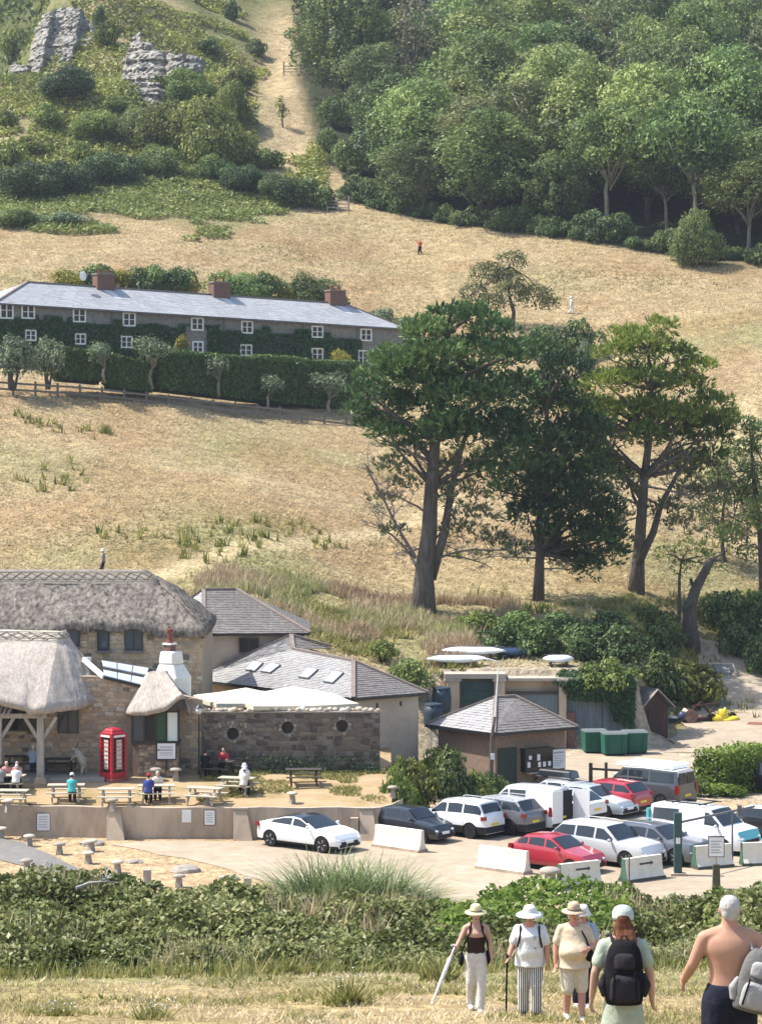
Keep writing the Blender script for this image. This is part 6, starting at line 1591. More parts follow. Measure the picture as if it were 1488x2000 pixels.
cv = car('camper_van', 'dark grey camper van with white pop-up roof at the back of the car park', 'van', (1240, 1574), HA, 4.9, 1.9, 1.95, 3.0, .92, .34, P_dgrey,
 sil(4.9, 1.95, 1.08, .95, 1.22, 1.65, 4.75, 4.86, 1.15, tail=1.05, nose=.7), belt_(4.9, 1.18, 1.2), (1.05, 4.6, [1.95, 3.2]), tumble=.15, van='bus', roofcol=P_white)
m = MB(); m.box(-2.05, 1.35, -.72, .72, 1.94, 2.06, top=(.94, .9)); obj('pop_up_roof', m, P_white, cv)
m = MB(); m.tube([(-2.0, -.86, 2.05), (1.2, -.86, 2.05)], .07, 8); obj('awning', m, P_white, cv)
tv = car('two_tone_van', 'white camper van with turquoise bonnet behind the height barrier', 'van', (1352, 1664), HN, 4.9, 1.92, 1.97, 3.0, .92, .35, P_white,
 sil(4.9, 1.97, 1.08, .95, 1.22, 1.7, 4.75, 4.86, 1.15, tail=1.05, nose=.7), belt_(4.9, 1.18, 1.2), (1.05, 4.6, [1.95, 3.2]), tumble=.15, van='bus', hoodcol=P_teal, side=(0, 2))
m = MB(); 
for q in (-1.2, .2):
 m.beam((q, -.75, 2.06), (q, .75, 2.06), .05); 
m.tube([(-1.6, -.62, 2.08), (.5, -.62, 2.08)], .03, 6); m.tube([(-1.6, .62, 2.08), (.5, .62, 2.08)], .03, 6); obj('roof_rack', m, M_trim, tv)
m = MB(); m.box(-2.462, -2.30, -.94, -.60, .9, 1.72, top=(.6, 1)); obj('turquoise_panel', m, P_teal, tv)
car('small_black_car', 'small black car with pale roof pillars at the right edge of the car park', 'car', (1494, 1640), HN, 3.7, 1.65, 1.42, 2.4, .7, .3, P_black,
 sil(3.7, 1.42, .84, 1.1, 1.0, 1.6, 3.1, 3.55, 1.0, tail=.9), belt_(3.7, .95, 1.0), (1.15, 3.5, [2.0]), tumble=.28, roofcol=P_white)
car('dark_suv', 'dark blue black SUV beside the clipped hedge at the yard entrance', 'car', (1506, 1553), HN, 4.4, 1.85, 1.62, 2.68, .88, .36, P_black,
 sil(4.4, 1.62, .95, 1.2, 1.08, 1.9, 3.7, 4.25, 1.1, tail=1.0), belt_(4.4, 1.03, 1.1), (1.35, 4.1, [2.2, 3.1]), tumble=.32)
car('red_hatchback', 'bright red hatchback between two white barriers at the front of the car park', 'car', (1066, 1702), HN, 3.95, 1.74, 1.47, 2.54, .78, .31, P_red,
 sil(3.95, 1.47, .80, 1.12, 1.0, 1.85, 3.2, 3.80, 1.02, tail=.92), belt_(3.95, .95, 1.04), (1.2, 3.65, [2.1, 2.95]), tumble=.34)
car('long_suv', 'long silver white SUV with roof rails beside the red hatchback', 'car', (1160, 1690), HN, 5.0, 1.98, 1.74, 3.0, .95, .37, P_silver,
 sil(5.0, 1.74, .98, 1.4, 1.12, 2.15, 4.3, 4.88, 1.15, tail=1.05), belt_(5.0, 1.06, 1.15), (1.5, 4.7, [2.55, 3.55]), tumble=.32, rails=True, hoodcol=P_white, roofcol=P_white)
car('graphite_suv', 'graphite grey SUV with silver wheels beside the green height barrier post', 'car', (1262, 1686), HN, 4.65, 1.9, 1.62, 2.8, .9, .37, P_grey,
 sil(4.65, 1.62, .98, 1.35, 1.08, 2.1, 3.95, 4.5, 1.12, tail=1.02), belt_(4.65, 1.03, 1.12), (1.45, 4.3, [2.4, 3.35]), tumble=.33, rails=True)
# ---------------------------------------------------------------- props
def TG(u, v):
 D = 119.0
 for _ in range(30): D = (CZ - T(D)) * F / (v - HV)
 return Vector((X(u, D), D, T(D)))
M_tab = mat('weathered_table_wood', (.46, .42, .33), (.34, .30, .23), scale=7, rough=.9, bump=.3, stretch=(.3, 2, 2))
M_tabd = mat('dark_table_wood', (.075, .062, .052), (.045, .038, .033), scale=7, rough=.85, bump=.3, stretch=(.3, 2, 2))
def table_kind(m_):
 parts = []
 for k in range(5):
  b = MB(); b.box(-.85, .85, -.36 + k * .147, -.36 + k * .147 + .135, .72, .76); parts.append(('top_plank', b))
 for s in (-1, 1):
  for k in range(2):
   b = MB(); y = s * .66 + (k - .5) * .15; b.box(-.85, .85, y - .068, y + .068, .42, .46); parts.append(('bench_plank', b))
 for x in (-.6, .6):
  for s in (-1, 1):
   b = MB(); b.beam((x, s * .66, 0), (x, s * .22, .72), .05, .09, up=Vector((1, 0, 0))); parts.append(('leg', b))
  b = MB(); b.box(x - .02, x + .03, -.76, .76, .33, .42); parts.append(('bench_bearer', b))
 out = []
 for n, b in parts:
  me = fix_normals(b.mesh(n)); me.materials.append(m_); out.append((n, me))
 return out
TK = (table_kind(M_tab), table_kind(M_tabd))
TABLES = {}
def table(u, v, rot, label, dark=0, group='picnic tables in the beer garden', p=None):
 p = p or TG(u, v); t = thing('picnic_table', label, 'picnic table', p, math.radians(rot), group)
 for n, me in TK[dark]: obj(n, me, None, t)
 TABLES[(u, v)] = t
 return t
table(20, 1575, -4, 'pale picnic table near the wall in front of the white shirted group')
table(130, 1564, 3, 'pale picnic table where the person in teal sits')
table(228, 1572, 2, 'empty pale picnic table in front of the red phone box')
table(306, 1565, 4, 'pale picnic table shared by the person in the red cap')
table(400, 1570, -18, 'empty pale picnic table turned slightly, left of the two white hats')
table(463, 1550, -16, 'picnic table where two people in white hats sit', 0)
table(593, 1533, 4, 'lone dark picnic table on the grass before the courtyard wall', 1)
table(15, 1545, -4, 'pale picnic table of the seated group beside the porch post')
table(115, 1512, 5, 'dark picnic table under the porch beside the timber post', 1)
table(45, 1506, 3, 'dark picnic table under the porch at the pub wall', 1)
table(425, 1516, -20, 'dark picnic table in the shade by the lamp post', 1)
# staddle stones
def staddle_meshes():
 r = random.Random(1); out = []
 for s in range(3):
  b = MB(); b.box(-.17, .17, -.17, .17, -.1, .5, top=(.6, .6)); bm_ = b.mesh('staddle_base'); bm_.materials.append(M_stone[2])
  c = MB(); c.lathe([(.14, .49), (.30, .50), (.33, .54), (.31, .60), (.2, .65), (.04, .665)], 14, jit=.04, rng=r); cm = smooth(c.mesh('staddle_cap')); cm.materials.append(M_stone[4] if s != 1 else M_stone[2]); out.append((bm_, cm))
 return out
SM = staddle_meshes()
def staddle(p, label, s=1.0, group=None, k=0):
 t = thing('staddle_stone', label, 'staddle stone', p, RND.uniform(0, 6), group); s *= .82; t.scale = (s, s, s)
 obj('base', SM[k % 3][0], None, t); obj('cap', SM[k % 3][1], None, t)
for i, (u, v) in enumerate(((58, 1653), (117, 1669), (179, 1663), (173, 1687), (53, 1702), (230, 1705), (4, 1638), (350, 1733))):
 staddle(G(u, v), 'mushroom shaped staddle stone beside the tarmac path', 1.0, 'staddle stones along the path', i)
for i, (u, v) in enumerate(((17, 1583), (221, 1581), (405, 1573), (571, 1568), (767, 1556))):
 staddle(TG(u, v), 'pale staddle stone on the edge of the beer garden above the retaining wall', .95, 'staddle stones along the garden wall', i)
for u in (305, 344): staddle(Vector((X(u, 122.3), 122.3, T(122.3))), 'tall staddle stone under the arrow sign at the bay window', 1.12, 'staddle stones under the arrow sign', 1)
staddle(G(1074, 1738), 'large staddle stone in front of the red hatchback', 1.7, None, 1)
staddle(G(1110, 1530), 'staddle stone beside the kiosk corner at the yard', 1.1, None, 1)
staddle(G(1205, 1528), 'staddle stone behind the red SUV by the post and rail', 1.0, None, 0)
staddle(G(1232, 1712), 'staddle stone between the long SUV and the arrow barrier', 1.0, None, 0)
def post(u, v, h, w, label, name='wooden_post', m_=None, cat='post', group=None):
 p = G(u, v); t = MB(); t.box(-w / 2, w / 2, -w / 2, w / 2, -.1, h, top=(.92, .92)); o = obj(name, t, m_ or M_timber_d, None); o.location = p; tag(o, label, cat, group); return o
post(1153, 1533, 1.15, .2, 'dark square post of the rail behind the parked cars'); post(1183, 1524, .95, .16, 'thin pale topped post behind the silver blue hatchback')
o = MB(); o.beam(G(1153, 1533) + Vector((0, 0, .85)), G(1215, 1531) + Vector((0, 0, .7)), .08, .12); tag(obj('guard_rail', o, M_timber_d), 'single dark timber rail behind the parked cars', 'rail')
for u, v, lab in ((288, 1727, 'short wooden stump post at the path edge above the hedge'), (484, 1744, 'short wooden stump post left of the pampas clump')): post(u, v, .6, .32, lab, 'stump_post', M_timber)
post(692, 1640, 1.0, .4, 'concrete bollard against the end of the retaining wall', 'concrete_bollard', M_conc, 'bollard'); post(742, 1650, .4, .5, 'low concrete block by the black hatchback', 'concrete_block', M_conc, 'block')
def boulder(u, v, r, label, seed):
 rr = random.Random(seed); m = MB(); m.lathe([(.7, -.2), (1, .05), (.95, .35), (.6, .62), (.15, .72)], 9, jit=.14, rng=rr); me = m.mesh('boulder'); o = obj('boulder', me, M_stone[2]); o.location = G(u, v); o.scale = (r * 1.3, r, r * .8); tag(o, label, 'boulder')
boulder(263, 1685, .3, 'small grey boulder at the edge of the gravel car park', 1); boulder(363, 1702, .5, 'largest grey boulder on the orange verge of the car park', 2); boulder(448, 1718, .35, 'flat grey boulder on the verge left of the pampas clump', 3); boulder(180, 1650, .45, 'grey boulder beside two staddle stones below the retaining wall', 4); boulder(420, 1752, .4, 'grey boulder against the back of the bramble hedge', 5)
# concrete barriers
def barrier(u0, v0, u1, v1, label, arrow=False, green=False, h=.98):
 a, b = G(u0, v0), G(u1, v1); d = b - a; L = d.length; ang = math.atan2(d.y, d.x); t = thing('concrete_barrier', label, 'barrier', a, ang, 'concrete barriers round the car park')
 pr = [(-.05, .0), (-.05, .12), (.0, .14), (.10, .30), (.17, .6), (.19, h), (.37, h), (.39, .6), (.46, .30), (.56, .14), (.61, .12), (.61, 0)]
 m = MB(); poly = [(0, y, z) for y, z in pr]
 m.prism(poly[2:10], (L, 0, 0)); obj('barrier_body', fix_normals(m.mesh('barrier_body')), mat('barrier_white', (.70, .66, .55), (.60, .57, .48), scale=2.5, rough=.8, big=.06), t)
 m = MB(); m.box(-.02, L + .02, -.05, .61, 0, .14); obj('barrier_foot', m, M_conc if not green else mat('barrier_foot_dark', (.08, .085, .07), rough=.9), t)
 if green:
  m = MB(); m.prism([(0, y, z) for y, z in pr[2:10]], (-.03, 0, 0)); obj('end_plate', fix_normals(m.mesh('end')), mat('barrier_green', (.07, .14, .09), (.05, .11, .07), scale=3, rough=.7), t)
 if arrow:
  yy = lambda z: .10 + (z - .30) / .3 * .07 - .012 if z < .6 else .17 + (z - .6) / (h - .6) * .02 - .012
  m = MB(); z0, z1 = .66, .74; x0 = L * .38; x1 = L * .68
  m.poly([(x0, yy(z0), z0), (x1, yy(z0), z0), (x1, yy(z1), z1), (x0, yy(z1), z1)]); m.poly([(x1, yy(.6), .6), (x1 + .16, yy(.7), .70), (x1, yy(.8), .80)]); obj('arrow', m, M_ink, t)
 return t
barrier(727, 1654, 817, 1667, 'white concrete barrier in front of the black hatchback')
barrier(929, 1697, 1022, 1710, 'white concrete barrier left of the red hatchback')
barrier(1100, 1737, 1176, 1728, 'barrier with black arrow beside the large staddle stone', True, True)
barrier(1226, 1726, 1298, 1716, 'barrier with black arrow and green end below the graphite SUV', True, True)
barrier(1362, 1700, 1432, 1694, 'barrier with green end behind the white notice post', False, True)
barrier(1452, 1693, 1540, 1690, 'barrier with sloping green end at the right edge of the car park', False, True)
def height_barrier():
 a, b = G(1323, 1710), G(1472, 1674); t = thing('height_barrier', 'green car park height barrier post with long grey cross bar', 'barrier', a)
 Mg = mat('barrier_post_green', (.05, .095, .09), (.04, .075, .07), scale=3, rough=.6)
 m = MB(); m.box(-.16, .16, -.16, .16, .1, 2.62); obj('post', m, Mg, t); m = MB(); m.box(-.32, .32, -.3, .3, 0, .12); obj('foot', m, M_conc, t)
 m = MB(); d = b - a; m.box(-.035, .035, -.035, .035, 0, 2.2, Matrix.Translation((d.x * .7, d.y * .7 - .1, 0))); obj('far_post', m, M_lead, t)
 m = MB(); m.beam((0, 0, 2.2), (d.x, d.y, 2.2), .07, .09); obj('cross_bar', m, M_lead, t)
 m = MB(); m.box(-.1, .08, -.19, -.162, 1.35, 1.6); obj('sticker', m, M_sign, t)
 m = MB(); m.box(-.09, .09, -.14, .12, 1.95, 2.4, Matrix.Translation((d.x * .80, d.y * .80, 0))); obj('hanging_plate', m, M_lead, t)
height_barrier()
def notice_post():
 p = G(1398, 1737); t = thing('notice_post', 'white car park notice with lines of text on a mossy post', 'sign', p)
 m = MB(); m.box(-.16, .16, -.14, .14, -.1, 1.0, top=(.8, .8)); obj('post', m, mat('mossy_post', (.09, .10, .05), (.06, .055, .04), scale=5, rough=.95), t)
 m = MB(); m.box(-.03, .03, -.02, .04, .95, 1.45); obj('stake', m, M_timber, t)
 m = MB(); m.box(-.33, .33, -.02, .03, 1.3, 2.16); obj('frame', m, M_lead, t)
 m = MB(); m.box(-.29, .29, -.035, -.022, 1.34, 2.1); pn = obj('panel', m, M_sign, t)
 m = MB()
 for k, z in enumerate((1.95, 1.83, 1.72, 1.60, 1.5)): m.box(-.22, .2 - .08 * (k % 2), -.042, -.037, z - .03, z + .02)
 obj('print', m, M_ink2, pn)
notice_post()
post(1228, 1765, 1.9, .06, 'thin grey marker pole above the bright bushes', 'marker_pole', M_lead, 'pole')
# lamp posts
def yard_lamp():
 a = Vector((X(958, 127.6), 127.6, h1(X(958, 127.6), 127.6))); t = thing('yard_lamp', 'leaning wooden lamp pole with curved pale arm beside the kiosk', 'lamp post', a)
 q = [P(u, v, 127.6) - a for u, v in ((960, 1440), (966, 1400), (970, 1345), (973, 1300))]
 m = MB(); m.tube([(0, 0, 0), q[0] * .6, q[0], q[1]], [.13, .11, .09, .07], 10); obj('wooden_pole', m, M_barkp, t)
 m = MB(); m.tube([q[1] * .93, q[2], q[3]], [.04, .035, .03], 8); obj('pole_extension', m, M_white, t)
 m = MB(); m.tube([q[3], q[3] + Vector((-.1, -.1, .22)), q[3] + Vector((-.5, -.2, .34)), q[3] + Vector((-.9, -.3, .36))], .04, 8); obj('lamp_arm', m, M_white, t)
 m = MB(); m.ell(q[3] + Vector((-1.05, -.35, .34)), (.26, .12, .07), 10, 6); obj('lamp_head', smooth(m.mesh('lamp_head')), M_white, t)
 m = MB(); m.box(-.06, .14, -.16, -.02, 2.2, 2.5, Matrix.Translation((q[0].x * .9, 0, 0))); obj('junction_box', m, M_sign, t)
yard_lamp()
def garden_lamp():
 p = Vector((X(389, 123.6), 123.6, T(123.6))); t = thing('garden_lamp', 'slim black lamp post with white globe lantern at the courtyard wall', 'lamp post', p); h = Zv(1395, 123.6) - p.z
 m = MB(); m.tube([(0, 0, 0), (0, 0, .5), (0, 0, h)], [.07, .04, .035], 8); obj('pole', m, M_blackframe, t)
 m = MB(); m.lathe([(.06, h), (.14, h + .06), (.16, h + .2), (.11, h + .32)], 10); obj('lantern', smooth(m.mesh('lantern')), mat('lantern_glass', (.6, .61, .58), rough=.3), t)
 m = MB(); m.lathe([(.17, h + .32), (.10, h + .38), (.03, h + .46)], 10); obj('lantern_cap', m, M_blackframe, t)
garden_lamp()
# phone box
def phone_box():
 D = 122.4; p = Vector((X(221.5, D), D, T(D))); t = thing('phone_box', 'red telephone box with domed roof standing against the pub wall', 'phone box', p, math.radians(45))
 Mr = mat('phone_box_red', (.40, .016, .03), (.34, .014, .026), scale=3, rough=.35, spec=.4); Mp = mat('poster_paper', (.60, .57, .50), (.40, .38, .33), scale=9, rough=.7, lo=.45, hi=.6); h = 2.45; w = .455
 m = MB(); m.box(-w - .05, w + .05, -w - .05, w + .05, -.1, .12); obj('plinth', m, mat('phone_box_base', (.30, .10, .09), rough=.8), t)
 m = MB()
 for sx in (-1, 1):
  for sy in (-1, 1): m.box(sx * w - .06 * (sx > 0) * 2, sx * w + .12 * (sx < 0), sy * w - .12 * (sy > 0), sy * w + .12 * (sy < 0), .12, 2.05)
 m.box(-w + .002, w - .002, -w + .002, w - .002, .12, .40); m.box(-w - .02, w + .02, -w - .02, w + .02, 2.05, 2.22); obj('frame', fix_normals(m.mesh('frame')), Mr, t)
 m = MB(); m.lathe([(.60, 2.22), (.60, 2.27), (.5, 2.30), (.46, 2.38), (.34, 2.46), (.15, 2.51), (.02, 2.52)], 4, (0, 0, 0)); 
 R = Matrix.Rotation(math.radians(45), 4, 'Z'); m.v = [tuple(R @ Vector(q)) for q in m.v]; rf = obj('roof', m, Mr, t)
 bv = rf.modifiers.new('soft', 'BEVEL'); bv.width = .05; bv.segments = 3
 for k in range(4):
  A_ = Matrix.Rotation(math.radians(90 * k), 4, 'Z')
  m = MB(); m.box(-.34, .34, -w - .033, -w - .021, 2.08, 2.18, A_); obj('light_box', m, M_sign, t)
  g = MB(); g.box(-w + .12, w - .12, -w + .03, -w + .04, .42, 2.03, A_); dr = obj('door', g, M_glass, t)
  s = MB(); s.box(-.14, .17, -w + .018, -w + .026, .55, 1.95, A_); obj('poster', s, Mp, dr)
  s = MB()
  for q in range(1, 8): z = .42 + q * .201; s.box(-w + .12, w - .12, -w + .0, -w + .016, z - .010, z + .010, A_)
  for xx in (-.2, .2): s.box(xx - .012, xx + .012, -w - .002, -w + .014, .42, 2.03, A_)
  obj('glazing_bars', s, Mr, dr)
phone_box()
def statue():
 p = Vector((X(152, 123.0), 123.0, T(123.0) + .1)); t = thing('horned_statue', 'pale carved horned animal statue rearing by the pub wall', 'statue', p); Ms = mat('pale_carved_wood', (.44, .41, .35), (.33, .30, .25), scale=6, rough=.9)
 m = MB(); m.tube([(.35, 0, .35), (.25, 0, .72), (.05, 0, 1.02), (-.08, 0, 1.2)], [.17, .2, .17, .09], 10); m.tube([(.33, .08, .4), (.40, .1, .2), (.36, .1, -.1)], [.1, .07, .05], 7); m.tube([(.3, -.08, .4), (.22, -.1, .2), (.26, -.1, -.1)], [.1, .07, .05], 7)
 m.tube([(.0, .08, .95), (-.18, .09, .8), (-.2, .09, .55)], [.07, .05, .04], 7); m.tube([(.0, -.08, .95), (-.22, -.09, .9), (-.3, -.09, .7)], [.07, .05, .04], 7); m.ell((-.16, 0, 1.26), (.16, .08, .09), 10, 7); m.tube([(.38, 0, .5), (.5, 0, .45), (.52, 0, .3)], [.03, .025, .02], 5)
 obj('body', smooth(m.mesh('statue')), Ms, t)
 for s in (-1, 1):
  h = MB(); h.tube([(-.1, s * .05, 1.32), (-.02, s * .16, 1.42), (.02, s * .2, 1.56)], [.03, .022, .008], 6); obj('horn', h, M_timber_d, t)
statue()
# yard things: bins, shed, tank, kayaks, pile by the track
def skip_bin(u, v, w, h, dp, rot, label, m_, lid=None, group=None):
 p = G(u, v); t = thing('waste_bin', label, 'bin', p, math.radians(rot), group); m = MB(); m.box(-w / 2, w / 2, -dp / 2, dp / 2, .12, h, top=(1.06, 1.12)); obj('tub', m, m_, t)
 m = MB(); m.box(-w / 2 - .06, w / 2 + .06, -dp / 2 - .1, dp / 2 + .08, h, h + .10, top=(.96, .8)); obj('lid', m, lid or m_, t)
 for x in (-w * .38, w * .38):
  for y in (-dp * .35, dp * .35): k = MB(); k.lathe([(.08, -.03), (.08, .03)], 10, (x, y, .08), axis='y'); obj('castor', k, M_tyre, t)
 for x in (-w * .32, w * .32): k = MB(); k.box(x - .03, x + .03, -dp / 2 - .09, -dp / 2, .2, h); obj('rib', k, m_, t)
Mgb = mat('bin_green', (.018, .105, .068), (.015, .085, .055), scale=2, rough=.55); Mgd = mat('bin_dark_green', (.025, .05, .045), rough=.6); Mlid = mat('bin_lid_grey', (.13, .15, .15), rough=.6)
for u, v, lab in ((1160, 1470, 'bright green wheeled bin leftmost by the corrugated gates'), (1198, 1475, 'bright green wheeled bin with the widest front in the row'), (1238, 1472, 'bright green wheeled bin next to the brown shed')): skip_bin(u, v, 1.25, 1.25, 1.0, 8, lab, Mgb, Mlid, 'green bins by the corrugated gates')
for u, v, lab in ((1282, 1436, 'dark green wheeled bin against the brown shed'), (1306, 1435, 'dark green wheeled bin next to the machinery')): skip_bin(u, v, .75, 1.05, .8, 5, lab, Mgd, Mlid, 'dark bins beside the shed')
def shed():
 p = G(1258, 1448); t = thing('brown_shed', 'small brown boarded shed with pitched felt roof behind the green bins', 'shed', p, math.radians(28)); t.scale = (1.25, 1.25, 1.12); Mb = mat('brown_boards', (.085, .05, .042), (.06, .036, .03), scale=7, rough=.85, stretch=(3, 3, .3)); w, dp, h = 1.5, 1.7, 2.1; r = .75
 m = MB(); m.prism([(-w / 2, -dp / 2, 0), (w / 2, -dp / 2, 0), (w / 2, -dp / 2, h), (0, -dp / 2, h + r), (-w / 2, -dp / 2, h)], (0, dp, 0)); obj('wall', fix_normals(m.mesh('shed_wall')), Mb, t)
 for s in (-1, 1): m = MB(); m.beam((s * (w / 2 + .22), 0, h - .2), (0, 0, h + r + .06), dp + .5, .06, up=Vector((s, 0, 1.2))); obj('roof_slope', m, M_slate, t)
 for s in (-1, 1): m = MB(); m.beam((s * (w / 2 + .22), -dp / 2 - .26, h - .2), (0, -dp / 2 - .26, h + r + .05), .05, .16, up=Vector((0, 1, 0))); obj('barge_board', m, M_timber, t)
 m = MB(); m.box(-.38, .38, -dp / 2 - .04, -dp / 2 - .005, 0, 1.85); obj('door', m, mat('shed_door', (.06, .036, .03), (.045, .028, .025), scale=7, stretch=(3, 3, .3)), t)
 for k in range(7): b = MB(); x = -w / 2 + .107 + k * .214; b.box(x - .1, x + .1, -dp / 2 - .022, -dp / 2 - .003, 1.9, h); obj('board', b, Mb, t)
 o = MB(); o.beam(G(1252, 1462) + Vector((0, -.1, 0)), G(1252, 1448) + Vector((-.25, -1.2, 1.5)), .12, .04); tag(obj('leaning_plank', o, M_timber), 'pale plank leaning against the brown shed', 'plank')
shed()
def water_tank(u, v, D, label):
 b = P(u, v, D); b.z = h1(b.x, D); t = thing('water_butt', label, 'water butt', b, 0, 'water butts beside the skylight building'); Mt = mat('butt_plastic', (.035, .055, .075), (.03, .045, .06), scale=3, rough=.5)
 m = MB(); m.lathe([(.5, 0), (.55, .2), (.56, .9), (.5, 1.35)], 16); obj('tank', smooth(m.mesh('tank')), Mt, t); m = MB(); m.lathe([(.53, 1.35), (.5, 1.42), (.2, 1.48)], 16); obj('lid', m, Mt, t)
water_tank(846, 1388, 146, 'dark blue water butt between the skylight building and the yard wall'); water_tank(862, 1380, 148.2, 'dark blue water butt between the skylight building and the yard wall')
def kayak(u, v, D, L, rot, label, col, dz=.1, flip=True):
 b = P(u, v, D); b.z = h1(b.x, D) + dz; t = thing('kayak', label, 'kayak', b, math.radians(rot)); m = MB(); n = 16; rows = []
 for i in range(n + 1):
  s = i / n * 2 - 1; w = .42 * (1 - abs(s) ** 2.6) + .012; h = .36 * (1 - abs(s) ** 3) + .03; z0 = .16 * s * s
  row = [(s * L / 2, w * math.cos(a), z0 + h * math.sin(a)) for a in np.linspace(0, math.pi, 9)] + [(s * L / 2, w * math.cos(a) * .9, z0 - .10 * (1 - abs(s) ** 3) * math.sin(a)) for a in np.linspace(math.pi, 2 * math.pi, 9)[1:-1] * 1.0 - math.pi][::-1]
  bi = len(m.v); m.v.extend(row); rows.append((bi, len(row)))
 k = rows[0][1]
 for (a, _), (b2, _) in zip(rows[:-1], rows[1:]):
  for j in range(k): m.f.append([a + j, a + (j + 1) % k, b2 + (j + 1) % k, b2 + j]); m.m.append(0)
 m.f.append([rows[0][0] + j for j in range(k)]); m.m.append(0); m.f.append([rows[-1][0] + j for j in range(k)][::-1]); m.m.append(0)
 obj('hull', smooth(fix_normals(m.mesh('hull'))), col, t)
 q = MB(); q.beam((-L / 2 + .1, 0, .42), (L / 2 - .1, 0, .42), .04); obj('keel_strip', q, M_lead, t)
 for x in (-L * .25, L * .25): q = MB(); q.box(x - .06, x + .06, -.5, .5, -.25, .0); obj('trestle', q, M_timber_d, t)
Mky = mat('kayak_white', (.76, .76, .74), (.68, .68, .66), scale=3, rough=.4)
kayak(893, 1304, 152.4, 3.7, 3, 'large white upturned kayak on the yard wall left of the lamp arm', Mky, .25); kayak(925, 1296, 154.2, 3.9, -8, 'white upturned kayak behind the large one on the yard wall', Mky, .3); kayak(1000, 1296, 154.5, 2.4, 2, 'dark blue upturned kayak on the grass above the yard wall', mat('kayak_blue', (.03, .05, .10), rough=.4), .2); kayak(1090, 1310, 152.6, 1.9, 2, 'short white upturned kayak near the ivy on the yard wall', Mky, .25)
o = MB(); o.box(-.5, .5, -.3, .3, 0, .5); k = obj('fish_box', o, mat('box_pale', (.5, .5, .48), rough=.7)); k.location = (X(955, 155), 155, h1(X(955, 155), 155)); tag(k, 'pale storage box between the kayaks above the yard wall', 'box')
def pile():
 p = G(1362, 1436); p.z = max(p.z, h1(p.x, p.y)); t = thing('old_winch', 'rusty brown winch machine with striped drum by the track', 'machine', p, .15); Mr = mat('rusty_iron', (.10, .05, .04), (.06, .035, .03), scale=5, rough=.9)
 m = MB(); m.box(-.9, 1.1, -.4, .4, .15, .35); m.beam((-.8, 0, .3), (.2, 0, 1.25), .12); m.beam((1.0, .1, .3), (.2, 0, 1.2), .12); m.beam((-.4, -.3, 1.05), (1.4, .3, 1.15), .1); m.beam((.5, -.3, .4), (1.0, -.3, 1.0), .1); obj('frame', m, Mr, t)
 m = MB(); m.lathe([(.42, -.5), (.42, -.42), (.28, -.40), (.28, .40), (.42, .42), (.42, .5)], 16, (-.55, 0, .45), axis='y'); obj('drum', m, mat('drum_stripe', (.28, .17, .13), (.10, .06, .05), scale=3, stretch=(1, 5, 1), rough=.8), t)
 m = MB(); m.lathe([(.3, -.08), (.3, .08)], 14, (.75, -.45, .3), axis='y'); obj('wheel', m, M_tyre, t)
 m = MB(); m.ell((-1.0, -.2, .42), (.32, .3, .34), 12, 8); obj('buoy', smooth(m.mesh('buoy')), mat('buoy_blue', (.05, .06, .12), rough=.4), t)
 m = MB(); m.tube([P(1332, 1388, p.y) - p, P(1346, 1398, p.y) - p, P(1352, 1405, p.y) - p], [.22, .24, .2], 10); s = obj('rolled_fender', smooth(m.mesh('fender')), mat('cream_plastic', (.72, .64, .40), rough=.5)); s.location = p; tag(s, 'cream rolled fender lying on the rusty winch', 'fender')
 Y = mat('yellow_plastic', (.68, .52, .05), (.60, .46, .04), scale=3, rough=.4)
 for (u, v, r, rot, lab) in ((1400, 1430, (.6, .4, .32), .2, 'yellow plastic pedal boat hull lying left in the yellow heap'), (1412, 1413, (.30, .3, .52), -.5, 'upright yellow seat shell on top of the yellow heap'), (1424, 1420, (.62, .4, .22), -.2, 'flat yellow float across the top of the yellow heap'), (1420, 1434, (.6, .4, .2), 0, 'yellow float on the gravel under the yellow heap')):
  q = P(u, v, p.y - .1); q.z = max(q.z, h1(q.x, q.y) + r[2] * .75); m = MB(); m.ell((0, 0, 0), r, 14, 8, Matrix.Rotation(rot, 3, 'Y')); m.ell((r[0] * .3, 0, r[2] * .4), (r[0] * .5, r[1] * .6, r[2] * .7), 10, 6); o = obj('yellow_float', smooth(m.mesh('yellow_float')), Y); o.location = q; tag(o, lab, 'float')
 m = MB(); m.lathe([(.30, -.1), (.3, .1)], 16, (0, 0, 0), axis='y'); o = obj('loose_tyre', m, M_tyre); o.location = P(1428, 1400, p.y + .6); o.rotation_euler = (.3, 0, .4); tag(o, 'black tyre leaning behind the yellow heap', 'tyre')
pile()
def slip_ramp():
 p = ground_hit(1390, 1325, 155); t = thing('boat_ramp', 'grey tilted metal ramp frame beside the gravel track', 'ramp', p, 0)
 m = MB(); m.prism([P(1360, 1345, p.y - 1) - p, P(1425, 1338, p.y - 1) - p, P(1425, 1302, p.y + 1) - p, P(1350, 1300, p.y + 1) - p], (0, 0, .08)); obj('deck', m, mat('ramp_grey', (.2, .195, .2), (.15, .15, .155), scale=3, rough=.8), t)
 m = MB(); q = [P(1360, 1345, p.y - 1) - p, P(1348, 1298, p.y + 1) - p, P(1430, 1300, p.y + 1) - p, P(1436, 1318, p.y) - p]
 for a, b in zip(q[:-1], q[1:]): m.beam(a + Vector((0, 0, .12)), b + Vector((0, 0, .12)), .08)
 obj('rail', m, M_stone[4], t)
slip_ramp()
o = MB(); o.box(-.9, .9, -.25, .25, 0, .3, top=(.7, .7)); k = obj('upturned_dinghy', o, mat('dinghy_red', (.35, .17, .12), rough=.6)); k.location = G(1482, 1442); k.location.z = h1(k.location.x, k.location.y); k.rotation_euler = (0, 0, -.3); tag(k, 'small reddish upturned dinghy at the edge of the track', 'dinghy')
